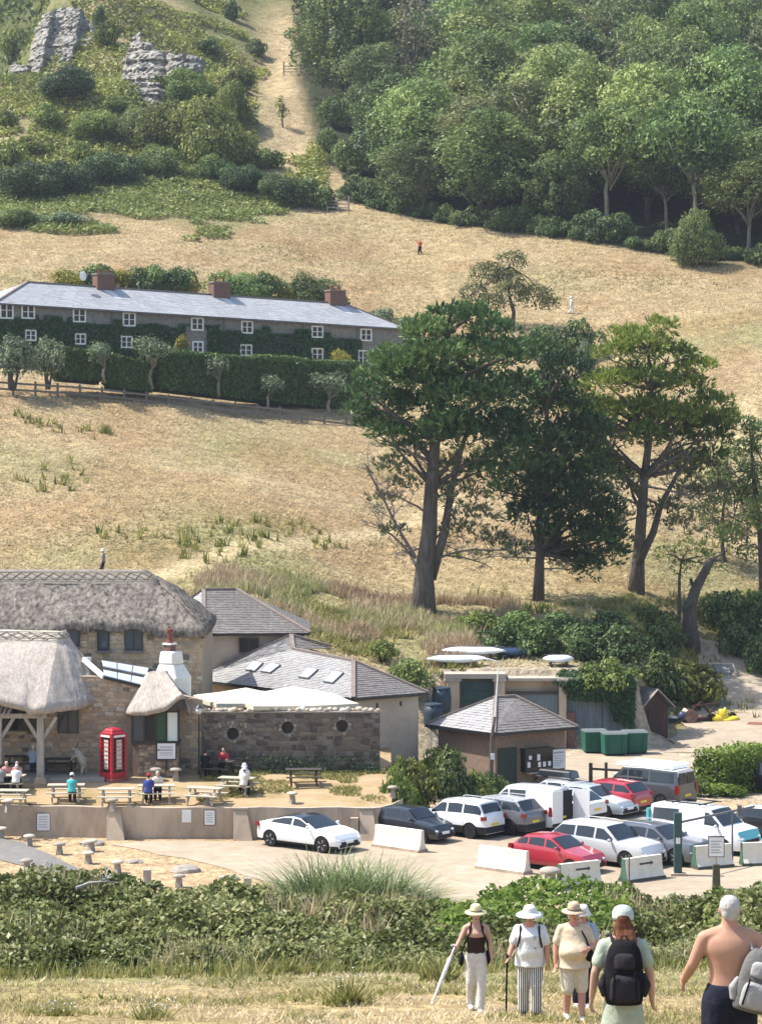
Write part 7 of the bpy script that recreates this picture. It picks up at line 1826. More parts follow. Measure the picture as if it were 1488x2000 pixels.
bm1 = mat('clipped', (.02, .02, .01))
box_hedge('square clipped bright green hedge block at the yard entrance', G(1378, 1549), G(1620, 1528), 1.9, 2.1, 2.0, LM_bright, 9000, .10, 64)
shrub(5, G(1415, 1556), 1.3, .75, 'low rounded bright shrub at the foot of the clipped yard hedge'); shrub(0, G(1362, 1556), .8, 1.2, 'small shrub squeezed between the camper van and the clipped hedge')
# shrubbery between the garden and the kiosk
for u, v, w, h, k, lab in ((815, 1590, 110, 115, 0, 'tall leafy shrub at the end of the beer garden'), (880, 1590, 120, 130, 1, 'dark twiggy shrub between the beer garden and the kiosk'), (925, 1580, 90, 86, 0, 'shrub under the wooden lamp pole'), (795, 1600, 80, 70, 5, 'light green shrub at the corner of the retaining wall'), (850, 1540, 120, 90, 0, 'shrub against the left wall of the kiosk'), (960, 1570, 90, 60, 2, 'low shrub below the kiosk door')):
 p = G(u, v); s = p.y / F; shrub(k, p, w / 2 * s, h * s, lab)
for u, D, r, h, lab in ((772, 120.5, 1.1, 3.2, 'leafy shrub screening the end of the beer garden'), (785, 125, 1.3, 3.0, 'leafy shrub beside the end of the courtyard wall'), (800, 129.5, 1.3, 2.2, 'shrub under the eaves of the skylight building')): shrub(0, (X(u, D), D, h1(X(u, D), D) - .1), r, h, lab)
# post and rail fence below the cottages
def field_fence():
 us = np.linspace(-60, 720, 19); t = thing('field_fence', 'weathered post and rail fence below the cottage gardens', 'fence', (0, 0, 0)); pts = []
 for u in us:
  v = np.interp(u, [-60, 0, 180, 350, 560, 690, 720], [764, 770, 781, 801, 823, 840, 845]); D = np.interp(u, [-60, 0, 720], [213, 214, 227]); b = P(u, v, D); pts.append(b)
 t.location = pts[9]; Mf = mat('fence_grey', (.20, .175, .145), (.13, .115, .095), scale=6, rough=.95); pm = MB(); pm.box(-.09, .09, -.09, .09, -.8, 1.25); pme = pm.mesh('post'); pme.materials.append(Mf)
 for b in pts: o = obj('post', pme, None, t, True); o.location = b
 for a, b in zip(pts[:-1], pts[1:]):
  for z in (.45, .98): m = MB(); m.beam(a + Vector((0, -.1, z)), b + Vector((0, -.1, z)), .06, .17); obj('rail', m, Mf, t, True)
field_fence()
def hill_gate(u, v, w, label, seed):
 p = ground_hit(u, v, 290); t = thing('field_gate', label, 'gate', p); m = MB(); r = random.Random(seed)
 for x in (-w / 2, 0, w / 2): q = MB(); q.box(x - .1, x + .1, -.1, .1, -.3, 1.5 + r.uniform(0, .4)); obj('post', q, M_timber, t)
 for z in (.4, .8, 1.2): q = MB(); q.beam((-w / 2, 0, z), (w / 2, 0, z + r.uniform(-.1, .1)), .07, .12); obj('rail', q, M_timber, t)
hill_gate(660, 412, 2.6, 'small wooden field gate at the top of the upper field', 1); hill_gate(588, 146, 5.0, 'weathered rail fence across the grassy gap beside the wood', 2)
# ---------------------------------------------------------------- people
def skin(name, c): return mat('skin_' + name, c, tuple(k * .9 for k in c), scale=6, rough=.6, spec=.3)
SK = skin('fair', (.50, .30, .22)); SKT = skin('tanned', (.46, .25, .165)); SKR = skin('reddened', (.52, .26, .19))
def cloth(name, c, c2=None): return mat('cloth_' + name, c, c2 or tuple(k * .85 for k in c), scale=14, rough=.95, spec=.1, bump=.7, bscale=8, dist=.035)
TMP = bpy.data.scenes.new('workbench')
def remeshed(name, mb, voxel, it=4):
 me = mb.mesh(name) if isinstance(mb, MB) else mb
 o = bpy.data.objects.new(name, me); TMP.collection.objects.link(o)
 r = o.modifiers.new('r', 'REMESH'); r.mode = 'VOXEL'; r.voxel_size = voxel; r.use_smooth_shade = True
 s = o.modifiers.new('s', 'SMOOTH'); s.factor = .5; s.iterations = it
 
 with bpy.context.temp_override(scene=TMP, view_layer=TMP.view_layers[0]):
  dg = bpy.context.evaluated_depsgraph_get(); out = bpy.data.meshes.new_from_object(o.evaluated_get(dg))
 bpy.data.objects.remove(o); bpy.data.meshes.remove(me); out.name = name; smooth(out); return out
def catmull(R):
 out = []
 for i in range(len(R) - 1):
  p = [np.array(R[min(max(i + k, 0), len(R) - 1)]) for k in (-1, 0, 1, 2)]
  for t in (0, .25, .5, .75): out.append(tuple(.5 * (2 * p[1] + (p[2] - p[0]) * t + (2 * p[0] - 5 * p[1] + 4 * p[2] - p[3]) * t * t + (3 * p[1] - p[0] - 3 * p[2] + p[3]) * t ** 3)))
 return out + [tuple(R[-1])]
def rings(mb, R, n=16):
 """elliptical loft: (z, rx, ry, xo, yo)"""
 R = catmull(R); n = 26; b = len(mb.v)
 for z, rx, ry, xo, yo in R:
  for k in range(n):
   a = 2 * math.pi * k / n; mb.v.append((xo + rx * math.cos(a), yo + ry * math.sin(a), z))
 for i in range(len(R) - 1):
  for k in range(n):
   k2 = (k + 1) % n; mb.f.append([b + i * n + k, b + i * n + k2, b + (i + 1) * n + k2, b + (i + 1) * n + k]); mb.m.append(0)
 mb.f.append([b + k for k in range(n)][::-1]); mb.m.append(0); mb.f.append([b + (len(R) - 1) * n + k for k in range(n)]); mb.m.append(0)
def chain(mb, pts, rad, n=10):
 pts = [Vector(p) for p in pts]
 fine = []; fr = []
 for i in range(len(pts) - 1):
  for q in range(4): fine.append(pts[i].lerp(pts[i + 1], q / 4)); fr.append(rad[i] + (rad[i + 1] - rad[i]) * q / 4)
 fine.append(pts[-1]); fr.append(rad[-1]); mb.tube(fine, fr, n)
 for p, r in zip(pts, rad): mb.ell(p, (r * .99, r * .99, r * .99), 10, 6)
TORSO = [(.80, .135, .10), (.88, .168, .115), (.95, .165, .118), (1.02, .150, .108), (1.10, .143, .102), (1.20, .158, .112), (1.29, .172, .118), (1.36, .165, .104), (1.41, .128, .084), (1.45, .072, .066), (1.50, .056, .058), (1.54, .055, .058)]
def torso_rings(girth, belly, lean, inf=0.0, z0=0, z1=9, shw=1.0, bust=0.0):
 out = []
 for z, rx, ry in TORSO:
  if z < z0 - 1e-6 or z > z1 + 1e-6: continue
  b = belly * math.exp(-((z - 1.06) / .13) ** 2); u = bust * math.exp(-((z - 1.26) / .06) ** 2)
  k = girth if z < 1.40 else 1 + (girth - 1) * .3
  if z > 1.25: rx = rx * shw
  out.append((z, rx * k + inf + b * .35, ry * k + inf + b * .6 + u * .5, 0, lean * max(0, z - .9) + b * .5 + u * .5))
 return out
def hand(mb, w, d, side, curl=.5, fine=True):
 """palm with five separate fingers from the wrist w along d; thumb towards 'side'"""
 d = Vector(d).normalized(); s = Vector(side); s = (s - d * s.dot(d)).normalized(); nrm = d.cross(s)
 pal = Vector(w) + d * .045
 R = Matrix((s, nrm, d)).transposed()
 mb.ell(pal, (.042, .018, .055), 10, 8, R)
 if not fine: mb.ell(Vector(w) + d * .12, (.034, .02, .05), 8, 6, R); return
 for k, L in enumerate((.072, .082, .078, .060)):
  b = Vector(w) + d * .088 + s * (.030 - .0205 * k)
  p1 = b + (d * math.cos(curl * .5) + nrm * math.sin(curl * .5)) * L * .5; p2 = p1 + (d * math.cos(curl * 1.4) + nrm * math.sin(curl * 1.4)) * L * .5
  chain(mb, [b - d * .02, p1, p2], [.0098, .0092, .0080], 7)
 t0 = Vector(w) + d * .025 + s * .030; t1 = t0 + (d * .6 + s * .7).normalized() * .04; t2 = t1 + (d * .9 + nrm * .4 + s * .15).normalized() * .032; chain(mb, [t0, t1, t2], [.0125, .011, .009], 7)
def person(label, loc, rotz, H=1.7, girth=1.0, belly=0.0, bust=0.0, lean=0.0, skinm=SK, arms=None, legs=None, top=None, top_hem=.86, sleeve=.55, low=None, low_len=.1, low_w=1.0, shoes=None, hat=None, hair=None, fine=True, dz=0.0, group=None, vox=None, neckline=1.44, face=True, tanktop=False, skirt=False, head_tilt=0.0, shades=False, stripe=None, name='person', shw=1.0):
 """local: +y is where the person faces, +x their right. arms / legs: joint chains for right (+x) and left (-x)"""
 k = H / 1.7; t = thing(name, label, 'person', loc, rotz, group); S = Matrix.Diagonal((k, k, k, 1)) @ Matrix.Translation((0, 0, dz))
 vox = vox or (.0105 if fine else .03)
 shx = .175 * (1 + (girth - 1) * .35) * shw; yl = lean * .5
 arms = arms or {1: [(.23, .02, 1.14), (.25, .06, .90)], -1: [(-.23, .02, 1.14), (-.25, .06, .90)]}
 legs = legs or {1: [(.10, .02, .48), (.10, 0, .08)], -1: [(-.10, .02, .48), (-.10, 0, .08)]}
 g = 1 + (girth - 1) * .5
 def arm_chain(mb, s, inf=0.0, upto=9):
  sh = Vector((s * shx, yl, 1.368)); el, wr = Vector(arms[s][0]), Vector(arms[s][1])
  pts = [sh, sh.lerp(el, .45), el, el.lerp(wr, .35), wr]; rad = [.056 * g, .052 * g, .043 * g, .042 * g, .029 * g]
  if upto < 9:
   if upto <= 1:
    q = sh.lerp(el, upto); pts = [sh, sh.lerp(el, upto * .5), q]; rad = [.057 * g, .056 * g, .060 * g]
   else:
    q = el.lerp(wr, upto - 1); pts = [sh, sh.lerp(el, .5), el, q]; rad = [.057 * g, .055 * g, .05 * g, .04 * g]
  chain(mb, pts, [r + inf for r in rad]); return sh, el, wr
 def leg_chain(mb, s, inf=0.0, zmin=None, scale=1.0, frac=None):
  hp = Vector((s * .085 * g, 0, .88)); kn, an = Vector(legs[s][0]), Vector(legs[s][1])
  pts = [hp, hp.lerp(kn, .5), kn, kn.lerp(an, .35), an]; rad = [.098 * g, .082 * g, .058 * g, .056 * g, .038]
  if frac is not None:
   if frac <= 1: pts = [hp, hp.lerp(kn, frac * .5), hp.lerp(kn, frac)]; rad = [.105 * g, .098 * g, .095 * g]
   else: q = kn.lerp(an, frac - 1); pts = [hp, hp.lerp(kn, .5), kn, kn.lerp(an, (frac - 1) * .5), q]; rad = [.10 * g, .086 * g, .070 * g, .066 * g, .064 * g]
  chain(mb, pts, [r * scale + inf for r in rad]); return kn, an
 mb = MB(); rings(mb, torso_rings(girth, belly, lean, shw=shw, bust=bust)); hz, hy = 1.588, lean * .7 + .015
 mb.ell((0, hy, hz + .012), (.074, .092, .098), 14, 10); mb.ell((0, hy + .022, hz - .055), (.054, .062, .060), 12, 8); mb.ell((0, hy + .102, hz - .012), (.013, .020, .024), 8, 6); mb.ell((0, hy + .085, hz - .095), (.026, .018, .016), 8, 6)
 for s in (-1, 1): mb.ell((s * .077, hy - .005, hz - .005), (.012, .022, .032), 8, 6)
 for s in (1, -1): chain(mb, [(0, yl, 1.43), (s * shx * .5, yl, 1.40), (s * shx * .98, yl, 1.372)], [.064, .060, .056])
 for s in (1, -1):
  sh, el, wr = arm_chain(mb, s); hand(mb, wr, wr - el, (s * -.3, .9, .1) if arms[s][1][2] < 1.0 else (0, 0, 1), .7, fine)
  kn, an = leg_chain(mb, s); ft = Vector((0, 1, 0)); chain(mb, [an + Vector((0, -.03, -.03)), an + Vector((0, .06, -.045)), an + Vector((0, .16, -.055))], [.042, .038, .026])
 def fin(m_, it=3, v=None):
  me = remeshed('part', m_, v or vox, it); me.transform(S); return me
 obj('body', fin(mb, 2), skinm, t); vox *= 1.6
 if face:
  for s in (-1, 1):
   e = MB(); e.ell((s * .030, hy + .088, hz + .012), (.013, .006, .007), 8, 6); me = e.mesh('eye'); me.transform(S); obj('eye', me, mat('eye_dark', (.03, .025, .02), rough=.3), t)
  e = MB(); e.ell((0, hy + .094, hz - .058), (.024, .007, .006), 8, 6); me = e.mesh('mouth'); me.transform(S); obj('mouth', me, mat('lips', (.34, .12, .10), rough=.5), t)
 if shades:
  e = MB(); [e.ell((s * .034, hy + .098, hz + .012), (.03, .012, .02), 10, 6) for s in (-1, 1)]; e.box(-.072, .072, hy + .085, hy + .098, hz + .014, hz + .024); me = e.mesh('sunglasses'); me.transform(S); obj('sunglasses', me, M_trim, t)
 inf = .014 if fine else .02
 if low is not None:
  m = MB(); rings(m, torso_rings(girth, belly * .5, lean, inf * .9, .80, 1.03))
  if skirt:
   m2 = MB(); rings(m2, [(skirt, .26, .20, 0, .02), (.6, .22, .17, 0, .01), (.8, .185, .14, 0, 0), (.95, .17 * girth, .13 * girth, 0, 0), (1.03, .155 * girth, .115 * girth, 0, 0)], 20); m = m2
  else:
   for s in (1, -1): leg_chain(m, s, inf, frac=low_len, scale=low_w)
  o = obj('skirt' if skirt else 'shorts' if low_len < 1.4 else 'trousers', fin(m), low, t)
 if top is not None:
  m = MB()
  if tanktop:
   rings(m, torso_rings(girth, belly, lean, inf, top_hem, 1.30, bust=bust)[:-1] + [(1.33, .150, .115, 0, lean * .4 + .005)]); [m.tube([(s * .10, .10, 1.30), (s * .115, .06, 1.40), (s * .115, -.04, 1.42), (s * .10, -.09, 1.30)], .020, 8) for s in (-1, 1)]
  else:
   tr = torso_rings(girth, belly, lean, inf * 1.25, top_hem, neckline, shw=shw, bust=bust); q = [r_ for r_ in tr if r_[0] > .93][0]; tr = [(z_, max(a_, q[1] * 1.02), max(b_, q[2] * 1.04), c_, d_) if z_ < .93 else (z_, a_, b_, c_, d_) for z_, a_, b_, c_, d_ in tr]
   tr = [(top_hem, q[1] * 1.06, q[2] * 1.10, 0, q[4])] + [r_ for r_ in tr if r_[0] > top_hem + .01]; rings(m, tr)
   for s in (1, -1): arm_chain(m, s, inf * 1.1, upto=sleeve); chain(m, [(0, yl, 1.41), (s * shx * .5, yl, 1.395), (s * shx * .98, yl, 1.37)], [.064, .068, .066])
  obj('top', fin(m), top, t)
 if shoes is not None:
  for s in (1, -1):
   an = Vector(legs[s][1]); m = MB(); chain(m, [an + Vector((0, -.04, -.03)), an + Vector((0, .07, -.045)), an + Vector((0, .17, -.05))], [.05, .047, .036]); obj('shoe', fin(m, 2, .012), shoes, t)
 if hair is not None:
  hm, kind = hair; m = MB(); m.ell((0, hy - .034, hz + .035), (.084, .085, .088), 14, 10)
  if kind == 'crop': m = MB(); m.ell((0, hy - .026, hz + .035), (.082, .090, .086), 14, 10); m.ell((0, hy - .05, hz - .01), (.072, .058, .075), 12, 8)
  if kind == 'bob': m.ell((0, hy - .055, hz - .04), (.078, .045, .075), 12, 8); [m.ell((s * .074, hy - .04, hz - .03), (.014, .03, .06), 8, 6) for s in (-1, 1)]
  if kind == 'long':
   m.ell((0, hy - .075, hz - .06), (.095, .05, .12), 12, 8); r_ = random.Random(3)
   for q in range(16): a = r_.uniform(-1, 1); chain(m, [(a * .08, hy - .08, hz - .02), (a * .11, hy - .125 - r_.uniform(0, .03), hz - .14), (a * .12 + r_.uniform(-.04, .04), hy - .14, hz - .24 - r_.uniform(0, .06))], [.024, .024, .010], 6)
  obj('hair', fin(m, 2, .01 if fine else .02), hm, t)
 if hat is not None:
  hm, kind = hat; m = MB(); c = (0, hy - .005, hz + .045); tl = Matrix.Translation((0, hy - .005, hz + .055)) @ Matrix.Rotation(math.radians(-6), 4, 'X')
  if kind == 'brim': m.lathe([(.185, -.022), (.187, -.012), (.14, .004), (.100, .010), (.096, .05), (.086, .10), (.05, .128), (.005, .132)], 22)
  if kind == 'wide': m.lathe([(.215, -.055), (.217, -.045), (.15, -.01), (.104, .012), (.10, .05), (.09, .085), (.05, .105), (.005, .108)], 22)
  if kind == 'bucket': m.lathe([(.150, -.06), (.152, -.05), (.108, .0), (.100, .05), (.085, .095), (.04, .108), (.005, .11)], 20)
  if kind == 'cap': m.lathe([(.100, -.03), (.102, .0), (.098, .045), (.078, .085), (.04, .104), (.005, .108)], 20); m.prism([(-.075, .07, -.02), (.075, .07, -.02), (.06, .17, -.035), (-.06, .17, -.035)], (0, 0, .012))
  me = fix_normals(m.mesh('hat')); me.transform(tl); me.transform(S); obj('hat', smooth(me), hm, t)
  if kind in ('brim', 'wide'):
   b = MB(); b.lathe([(.104, .012), (.1035, .034), (.09, .036), (.09, .012)], 20); me = b.mesh('hat_band'); me.transform(tl); me.transform(S); obj('hat_band', me, M_stone[3] if kind == 'brim' else hm, t)
 return t
def worn(o, label, cat): return tag(o, label, cat)
def at_person(t, me, name, m_, label, cat):
 o = obj(name, me, m_); o.location = t.location; o.rotation_euler = t.rotation_euler; tag(o, label, cat); return o
C_white, C_cream, C_brown = cloth('white', (.70, .70, .69)), cloth('cream', (.64, .60, .53)), cloth('chocolate', (.045, .025, .025))
C_beige, C_stone, C_sage, C_navy = cloth('beige', (.60, .49, .35)), cloth('stone', (.62, .54, .42)), cloth('sage', (.40, .45, .35)), cloth('navy', (.02, .022, .035))
C_black, C_grey, C_lblue = cloth('black', (.014, .014, .016)), cloth('grey', (.26, .255, .25)), cloth('pale_blue', (.34, .42, .52))
C_teal, C_blue, C_red, C_pink, C_orange = cloth('turquoise', (.08, .42, .42)), cloth('royal_blue', (.05, .07, .24)), cloth('red', (.5, .05, .06)), cloth('pink', (.5, .24, .24)), cloth('orange', (.42, .09, .04))
H_straw, H_white, H_tan, H_sage = cloth('straw', (.70, .62, .36)), cloth('hat_white', (.76, .75, .75)), cloth('hat_tan', (.50, .38, .27)), cloth('cap_sage', (.50, .56, .49))
HR_dark, HR_grey, HR_aub, HR_wht = mat('hair_brown', (.06, .035, .022), (.035, .02, .014), scale=20), mat('hair_grey', (.52, .50, .48), (.34, .33, .32), scale=25, bump=.6, bscale=40), mat('hair_auburn', (.17, .065, .03), (.08, .03, .016), scale=20, stretch=(1, 1, .2)), mat('hair_white', (.6, .59, .57), rough=.9)
def striped():
 m = bpy.data.materials.new('striped_trousers'); m.use_nodes = True; nt = m.node_tree; b = nt.nodes['Principled BSDF']; tc = nt.nodes.new('ShaderNodeTexCoord'); w = nt.nodes.new('ShaderNodeTexWave'); w.inputs['Scale'].default_value = 9.5; w.inputs['Distortion'].default_value = .6
 r = nt.nodes.new('ShaderNodeValToRGB'); r.color_ramp.elements[0].position = .42; r.color_ramp.elements[1].position = .56; r.color_ramp.elements[0].color = (.05, .05, .055, 1); r.color_ramp.elements[1].color = (.66, .65, .62, 1)
 nt.links.new(tc.outputs['Object'], w.inputs['Vector']); nt.links.new(w.outputs['Fac'], r.inputs[0]); nt.links.new(r.outputs[0], b.inputs['Base Color']); b.inputs['Roughness'].default_value = .95; return m
PI = math.pi
def gp_at(u, D): return Vector((X(u, D), D, h1(X(u, D), D)))
# A: straw hat, chocolate vest, white trousers, rolled umbrella
pA = person('woman in straw hat, chocolate vest top and white trousers walking with a rolled white umbrella', gp_at(929, 41.4), PI + .05, 1.66, .92, bust=.05, skinm=SK, arms={1: [(.27, .06, 1.17), (.395, .16, .99)], -1: [(-.235, .02, 1.13), (-.255, .07, .90)]}, legs={1: [(.09, .05, .48), (.075, -.12, .10)], -1: [(-.085, .10, .49), (-.06, .14, .07)]},
   top=C_brown, tanktop=True, top_hem=.95, low=C_cream, low_len=1.96, low_w=1.05, shoes=C_white, hat=(H_straw, 'brim'), hair=(HR_dark, 'bob'))
m = MB(); a, b = Vector((.40, .20, .97)), Vector((.80, .62, .14)); d = (b - a).normalized(); m.tube([a - d * .10, a + d * .06], .014, 8); m.tube([a - d * .10, a - d * .16 + Vector((.03, 0, 0)), a - d * .13 + Vector((.06, 0, .0))], .012, 6); m.tube([a + d * .06, a + d * .12, a + d * .5, a + d * .78, a + d * .84], [.018, .034, .030, .016, .010], 10); m.tube([a + d * .84, a + d * .93], .006, 6)
at_person(pA, smooth(m.mesh('umbrella')), 'rolled_umbrella', C_white, 'rolled white umbrella used as a stick by the woman in the straw hat', 'umbrella')
def bag(t, x, y, z, w, h, dp, strap, label, m_):
 m = MB(); m.ell((x, y, z), (dp, w, h), 12, 8); pts = [Vector(q) for q in strap]; m.tube(pts, .013, 6); at_person(t, smooth(m.mesh('bag')), 'shoulder_bag', m_, label, 'bag')
bag(pA, .235, -.02, .83, .10, .115, .045, [(.23, -.02, .93), (.17, .10, 1.15), (.10, .115, 1.30), (.08, .03, 1.43), (0, -.09, 1.40), (-.1, -.12, 1.2)], 'small black shoulder bag on the hip of the woman in the straw hat', C_black)
bag(pA, -.20, .0, .87, .09, .12, .045, [(-.2, .0, .98), (-.17, .10, 1.15), (-.10, .115, 1.30), (-.08, .03, 1.43), (-.05, -.09, 1.40)], 'second black bag slung on the other side of the woman in the straw hat', C_black)
# B: white wide hat, white tee, striped trousers, walking stick
pB = person('woman in wide white hat, white T-shirt and black striped trousers with a walking stick', gp_at(1034, 39.9), PI - .05, 1.68, 1.22, belly=.07, bust=.06, skinm=SKR, arms={1: [(.27, .06, 1.13), (.33, .18, .97)], -1: [(-.27, .02, 1.12), (-.28, .08, .88)]}, legs={1: [(.10, .03, .48), (.10, -.02, .08)], -1: [(-.10, .12, .50), (-.10, .10, .09)]},
   top=C_white, top_hem=.80, sleeve=.75, low=striped(), low_len=1.93, low_w=1.08, shoes=C_black, hat=(H_white, 'wide'), hair=(HR_dark, 'bob'))
m = MB(); m.tube([(.35, .20, .96), (.36, .21, .5), (.365, .22, .0)], .016, 8); m.tube([(.35, .14, .975), (.35, .20, .985), (.35, .25, .975)], .018, 8); at_person(pB, smooth(m.mesh('stick')), 'walking_stick', C_black, 'black walking stick in the hand of the woman in striped trousers', 'stick')
for nm, x0, x1, z0, z1, mm in (('shirt_print', -.10, .06, 1.085, 1.105, C_grey), ('shirt_logo', -.10, -.04, 1.23, 1.28, C_lblue)): m = MB(); m.box(x0, x1, .175, .20, z0, z1); obj(nm, m, mm, pB)
m = MB(); [m.tube([(s * .12, -.10, 1.0), (s * .14, -.13, 1.30), (s * .15, -.05, 1.435), (s * .145, .09, 1.395), (s * .15, .16, 1.28), (s * .19, .15, 1.1)], .016, 6) for s in (-1, 1)]; m.ell((0, -.2, 1.18), (.16, .09, .22), 12, 8); at_person(pB, smooth(m.mesh('pack')), 'small_rucksack', C_black, 'small black rucksack on the back of the woman in striped trousers', 'rucksack')
# C: tan hat, sunglasses, beige tee and shorts
pC = person('stout man in tan hat, sunglasses, beige T-shirt and pale shorts walking', gp_at(1120, 38.8), PI + .12, 1.72, 1.18, belly=.16, skinm=SKR, arms={1: [(.27, .0, 1.12), (.285, .05, .87)], -1: [(-.27, .06, 1.13), (-.17, .24, 1.10)]}, legs={1: [(.11, .08, .48), (.10, -.05, .09)], -1: [(-.11, .04, .48), (-.10, .12, .08)]},
   top=C_beige, top_hem=.80, sleeve=.72, low=C_stone, low_len=1.02, low_w=1.12, shoes=C_white, hat=(H_tan, 'brim'), hair=(HR_wht, 'bob'), shades=True)
bag(pC, -.20, .21, 1.02, .06, .10, .07, [(-.2, .2, 1.1), (-.16, .17, 1.25), (-.10, .13, 1.36), (-.09, .02, 1.45), (0, -.12, 1.38)], 'black camera bag held at the chest of the man in the tan hat', C_black)
# D: white bucket hat behind C
pD = person('person in white bucket hat and pale blue top behind the man in the tan hat', gp_at(1137, 42.6), PI - .1, 1.66, 1.0, skinm=SKR, top=C_lblue, sleeve=.7, low=C_navy, low_len=1.9, shoes=C_white, hat=(H_white, 'bucket'), hair=(HR_grey, 'bob'))
m = MB(); m.tube([(-.12, -.10, 1.1), (-.14, -.02, 1.41), (-.12, .11, 1.34), (-.13, .13, 1.1)], .026, 6); m.tube([(.12, -.10, 1.1), (.14, -.02, 1.41), (.12, .11, 1.34), (.13, .13, 1.1)], .026, 6); m.ell((0, -.2, 1.2), (.17, .1, .24), 12, 8); at_person(pD, smooth(m.mesh('pack')), 'dark_rucksack', C_navy, 'dark rucksack worn by the person in the white bucket hat', 'rucksack')
# E: woman from behind, sage cap, black backpack
pE = person('woman seen from behind in sage cap, sage T-shirt and skirt with long auburn hair', gp_at(1216, 23.4), -.04, 1.66, .98, skinm=SK, arms={1: [(.245, -.02, 1.13), (.27, .03, .88)], -1: [(-.26, -.04, 1.13), (-.29, .02, .88)]}, top=C_sage, top_hem=.88, sleeve=.6, low=C_sage, skirt=.55, shoes=C_white, hat=(H_sage, 'cap'), hair=(HR_aub, 'long'), legs={1: [(.10, .08, .48), (.10, .1, .08)], -1: [(-.10, .0, .48), (-.10, -.1, .10)]})
def backpack(t, label, main, trim, x0=0.0, y0=-.2, s=1.0, stripes=False, tilt=0.0):
 b = thing('backpack', label, 'backpack', t.location, t.rotation_euler.z)
 T_ = Matrix.Translation((x0, y0, 1.13)) @ Matrix.Rotation(tilt, 4, 'Y') @ Matrix.Diagonal((s, s, s, 1))
 def q(mb, nm, m_, v=.012):
  me = remeshed(nm, mb, v, 3); me.transform(T_); return obj(nm, me, m_, b)
 m = MB(); rings(m, [(-.27, .12, .05, 0, 0), (-.25, .155, .085, 0, -.01), (-.10, .165, .11, 0, -.02), (.10, .155, .10, 0, -.02), (.20, .13, .085, 0, -.01), (.27, .08, .05, 0, 0)], 18); mp = q(m, 'main_pocket', main)
 m = MB(); rings(m, [(-.23, .10, .04, 0, -.10), (-.2, .125, .06, 0, -.115), (-.05, .12, .055, 0, -.12), (.0, .08, .03, 0, -.11)], 16); q(m, 'front_pocket', trim)
 m = MB(); rings(m, [(.04, .07, .03, 0, -.10), (.06, .09, .04, 0, -.105), (.15, .085, .04, 0, -.095), (.18, .05, .02, 0, -.085)], 14); q(m, 'top_pocket', trim)
 for s_ in (-1, 1):
  m = MB(); m.tube([(s_ * .16, -.02, -.2), (s_ * .185, -.02, -.1), (s_ * .16, -.02, .0)], [.03, .045, .02], 8); q(m, 'side_pocket', trim)
  m = MB(); m.tube([(s_ * .09, .03, .24), (s_ * .11, .12, .30), (s_ * .12, .26, .26), (s_ * .13, .32, .1), (s_ * .155, .22, -.1), (s_ * .14, .06, -.22)], .018, 7); q(m, 'strap', trim)
  m = MB(); m.beam((s_ * .10, -.155, -.2), (s_ * .085, -.16, .03), .014); me = m.mesh('cord'); me.transform(T_); obj('compression_cord', me, C_black, b)
 m = MB(); m.tube([(-.03, -.0, .26), (-.02, -.01, .31), (.02, -.01, .31), (.03, 0, .26)], .012, 6); q(m, 'grab_handle', trim)
 if stripes:
  for k in range(3): m = MB(); xx = .075 + k * .028; m.prism([(xx, -.135 + k * .012, -.22), (xx + .013, -.135 + k * .012, -.22), (xx + .013, -.135 + k * .012, .02), (xx, -.135 + k * .012, .02)], (0, .05, 0)); me = m.mesh('stripe'); me.transform(T_); obj('neon_stripe', me, mat('neon_stripe', (.55, .68, .16), rough=.6), b)
 return b
backpack(pE, 'black hiking backpack with buckled pockets worn by the woman in the sage cap', C_black, cloth('charcoal', (.032, .03, .034)), 0, -.17, 1.08)
# F: shirtless grey-haired man from behind
pF = person('shirtless grey haired man in navy shorts seen from behind with one arm bent', gp_at(1424, 21.2), .0, 1.80, 1.08, skinm=SKT, arms={-1: [(-.285, .02, 1.16), (-.33, .20, 1.00)], 1: [(.25, .0, 1.13), (.27, .1, .90)]}, low=C_navy, low_len=1.0, low_w=1.12, shoes=C_white, hair=(HR_grey, 'crop'), legs={1: [(.11, .08, .48), (.10, .1, .08)], -1: [(-.11, .0, .48), (-.10, -.1, .10)]}, shw=1.1)
bf = backpack(pF, 'grey sports backpack with neon stripes on the right shoulder of the shirtless man', cloth('heather', (.15, .145, .14)), cloth('pale_heather', (.36, .355, .34)), .20, -.16, .96, True, .24)
# seated drinkers and other small figures
def seated(label, p, rotz, top, low=C_navy, hat=None, hair=(HR_dark, 'crop'), skinm=SK, arms=None, sl=.7, lean=.22):
 """seat height .46: the hip joint sits at about .55"""
 return person(label, p, rotz, 1.68, 1.05, lean=lean, skinm=skinm, arms=arms or {1: [(.22, .14, 1.12), (.14, .36, 1.10)], -1: [(-.22, .14, 1.12), (-.14, .36, 1.10)]}, legs={1: [(.11, .40, .86), (.11, .40, .43)], -1: [(-.11, .40, .86), (-.11, .40, .43)]}, top=top, sleeve=sl, low=low, low_len=1.9, shoes=C_black, hat=hat, hair=hair, fine=False, dz=-.36, group=None, face=False)
def sit(key, side, x, **k):
 """place a sitter on a bench of a table"""
 t = TABLES[key]; a = t.rotation_euler.z; y = side * .66; p = t.location + Vector((x * math.cos(a) - y * math.sin(a), x * math.sin(a) + y * math.cos(a), 0)); p.z = t.location.z
 return p, (a if side < 0 else a + PI)
def sitter(key, side, x, label, top, **k): p, r = sit(key, side, x); return seated(label, p, r, top, **k)
sitter((130, 1564), -1, .30, 'person in turquoise vest and white cap seated at a picnic table', C_teal, hat=(H_white, 'cap'), sl=.2)
sitter((306, 1565), -1, -.35, 'person in royal blue shirt and red cap seated at a picnic table', C_blue, hat=(cloth('cap_red', (.45, .04, .05)), 'cap'))
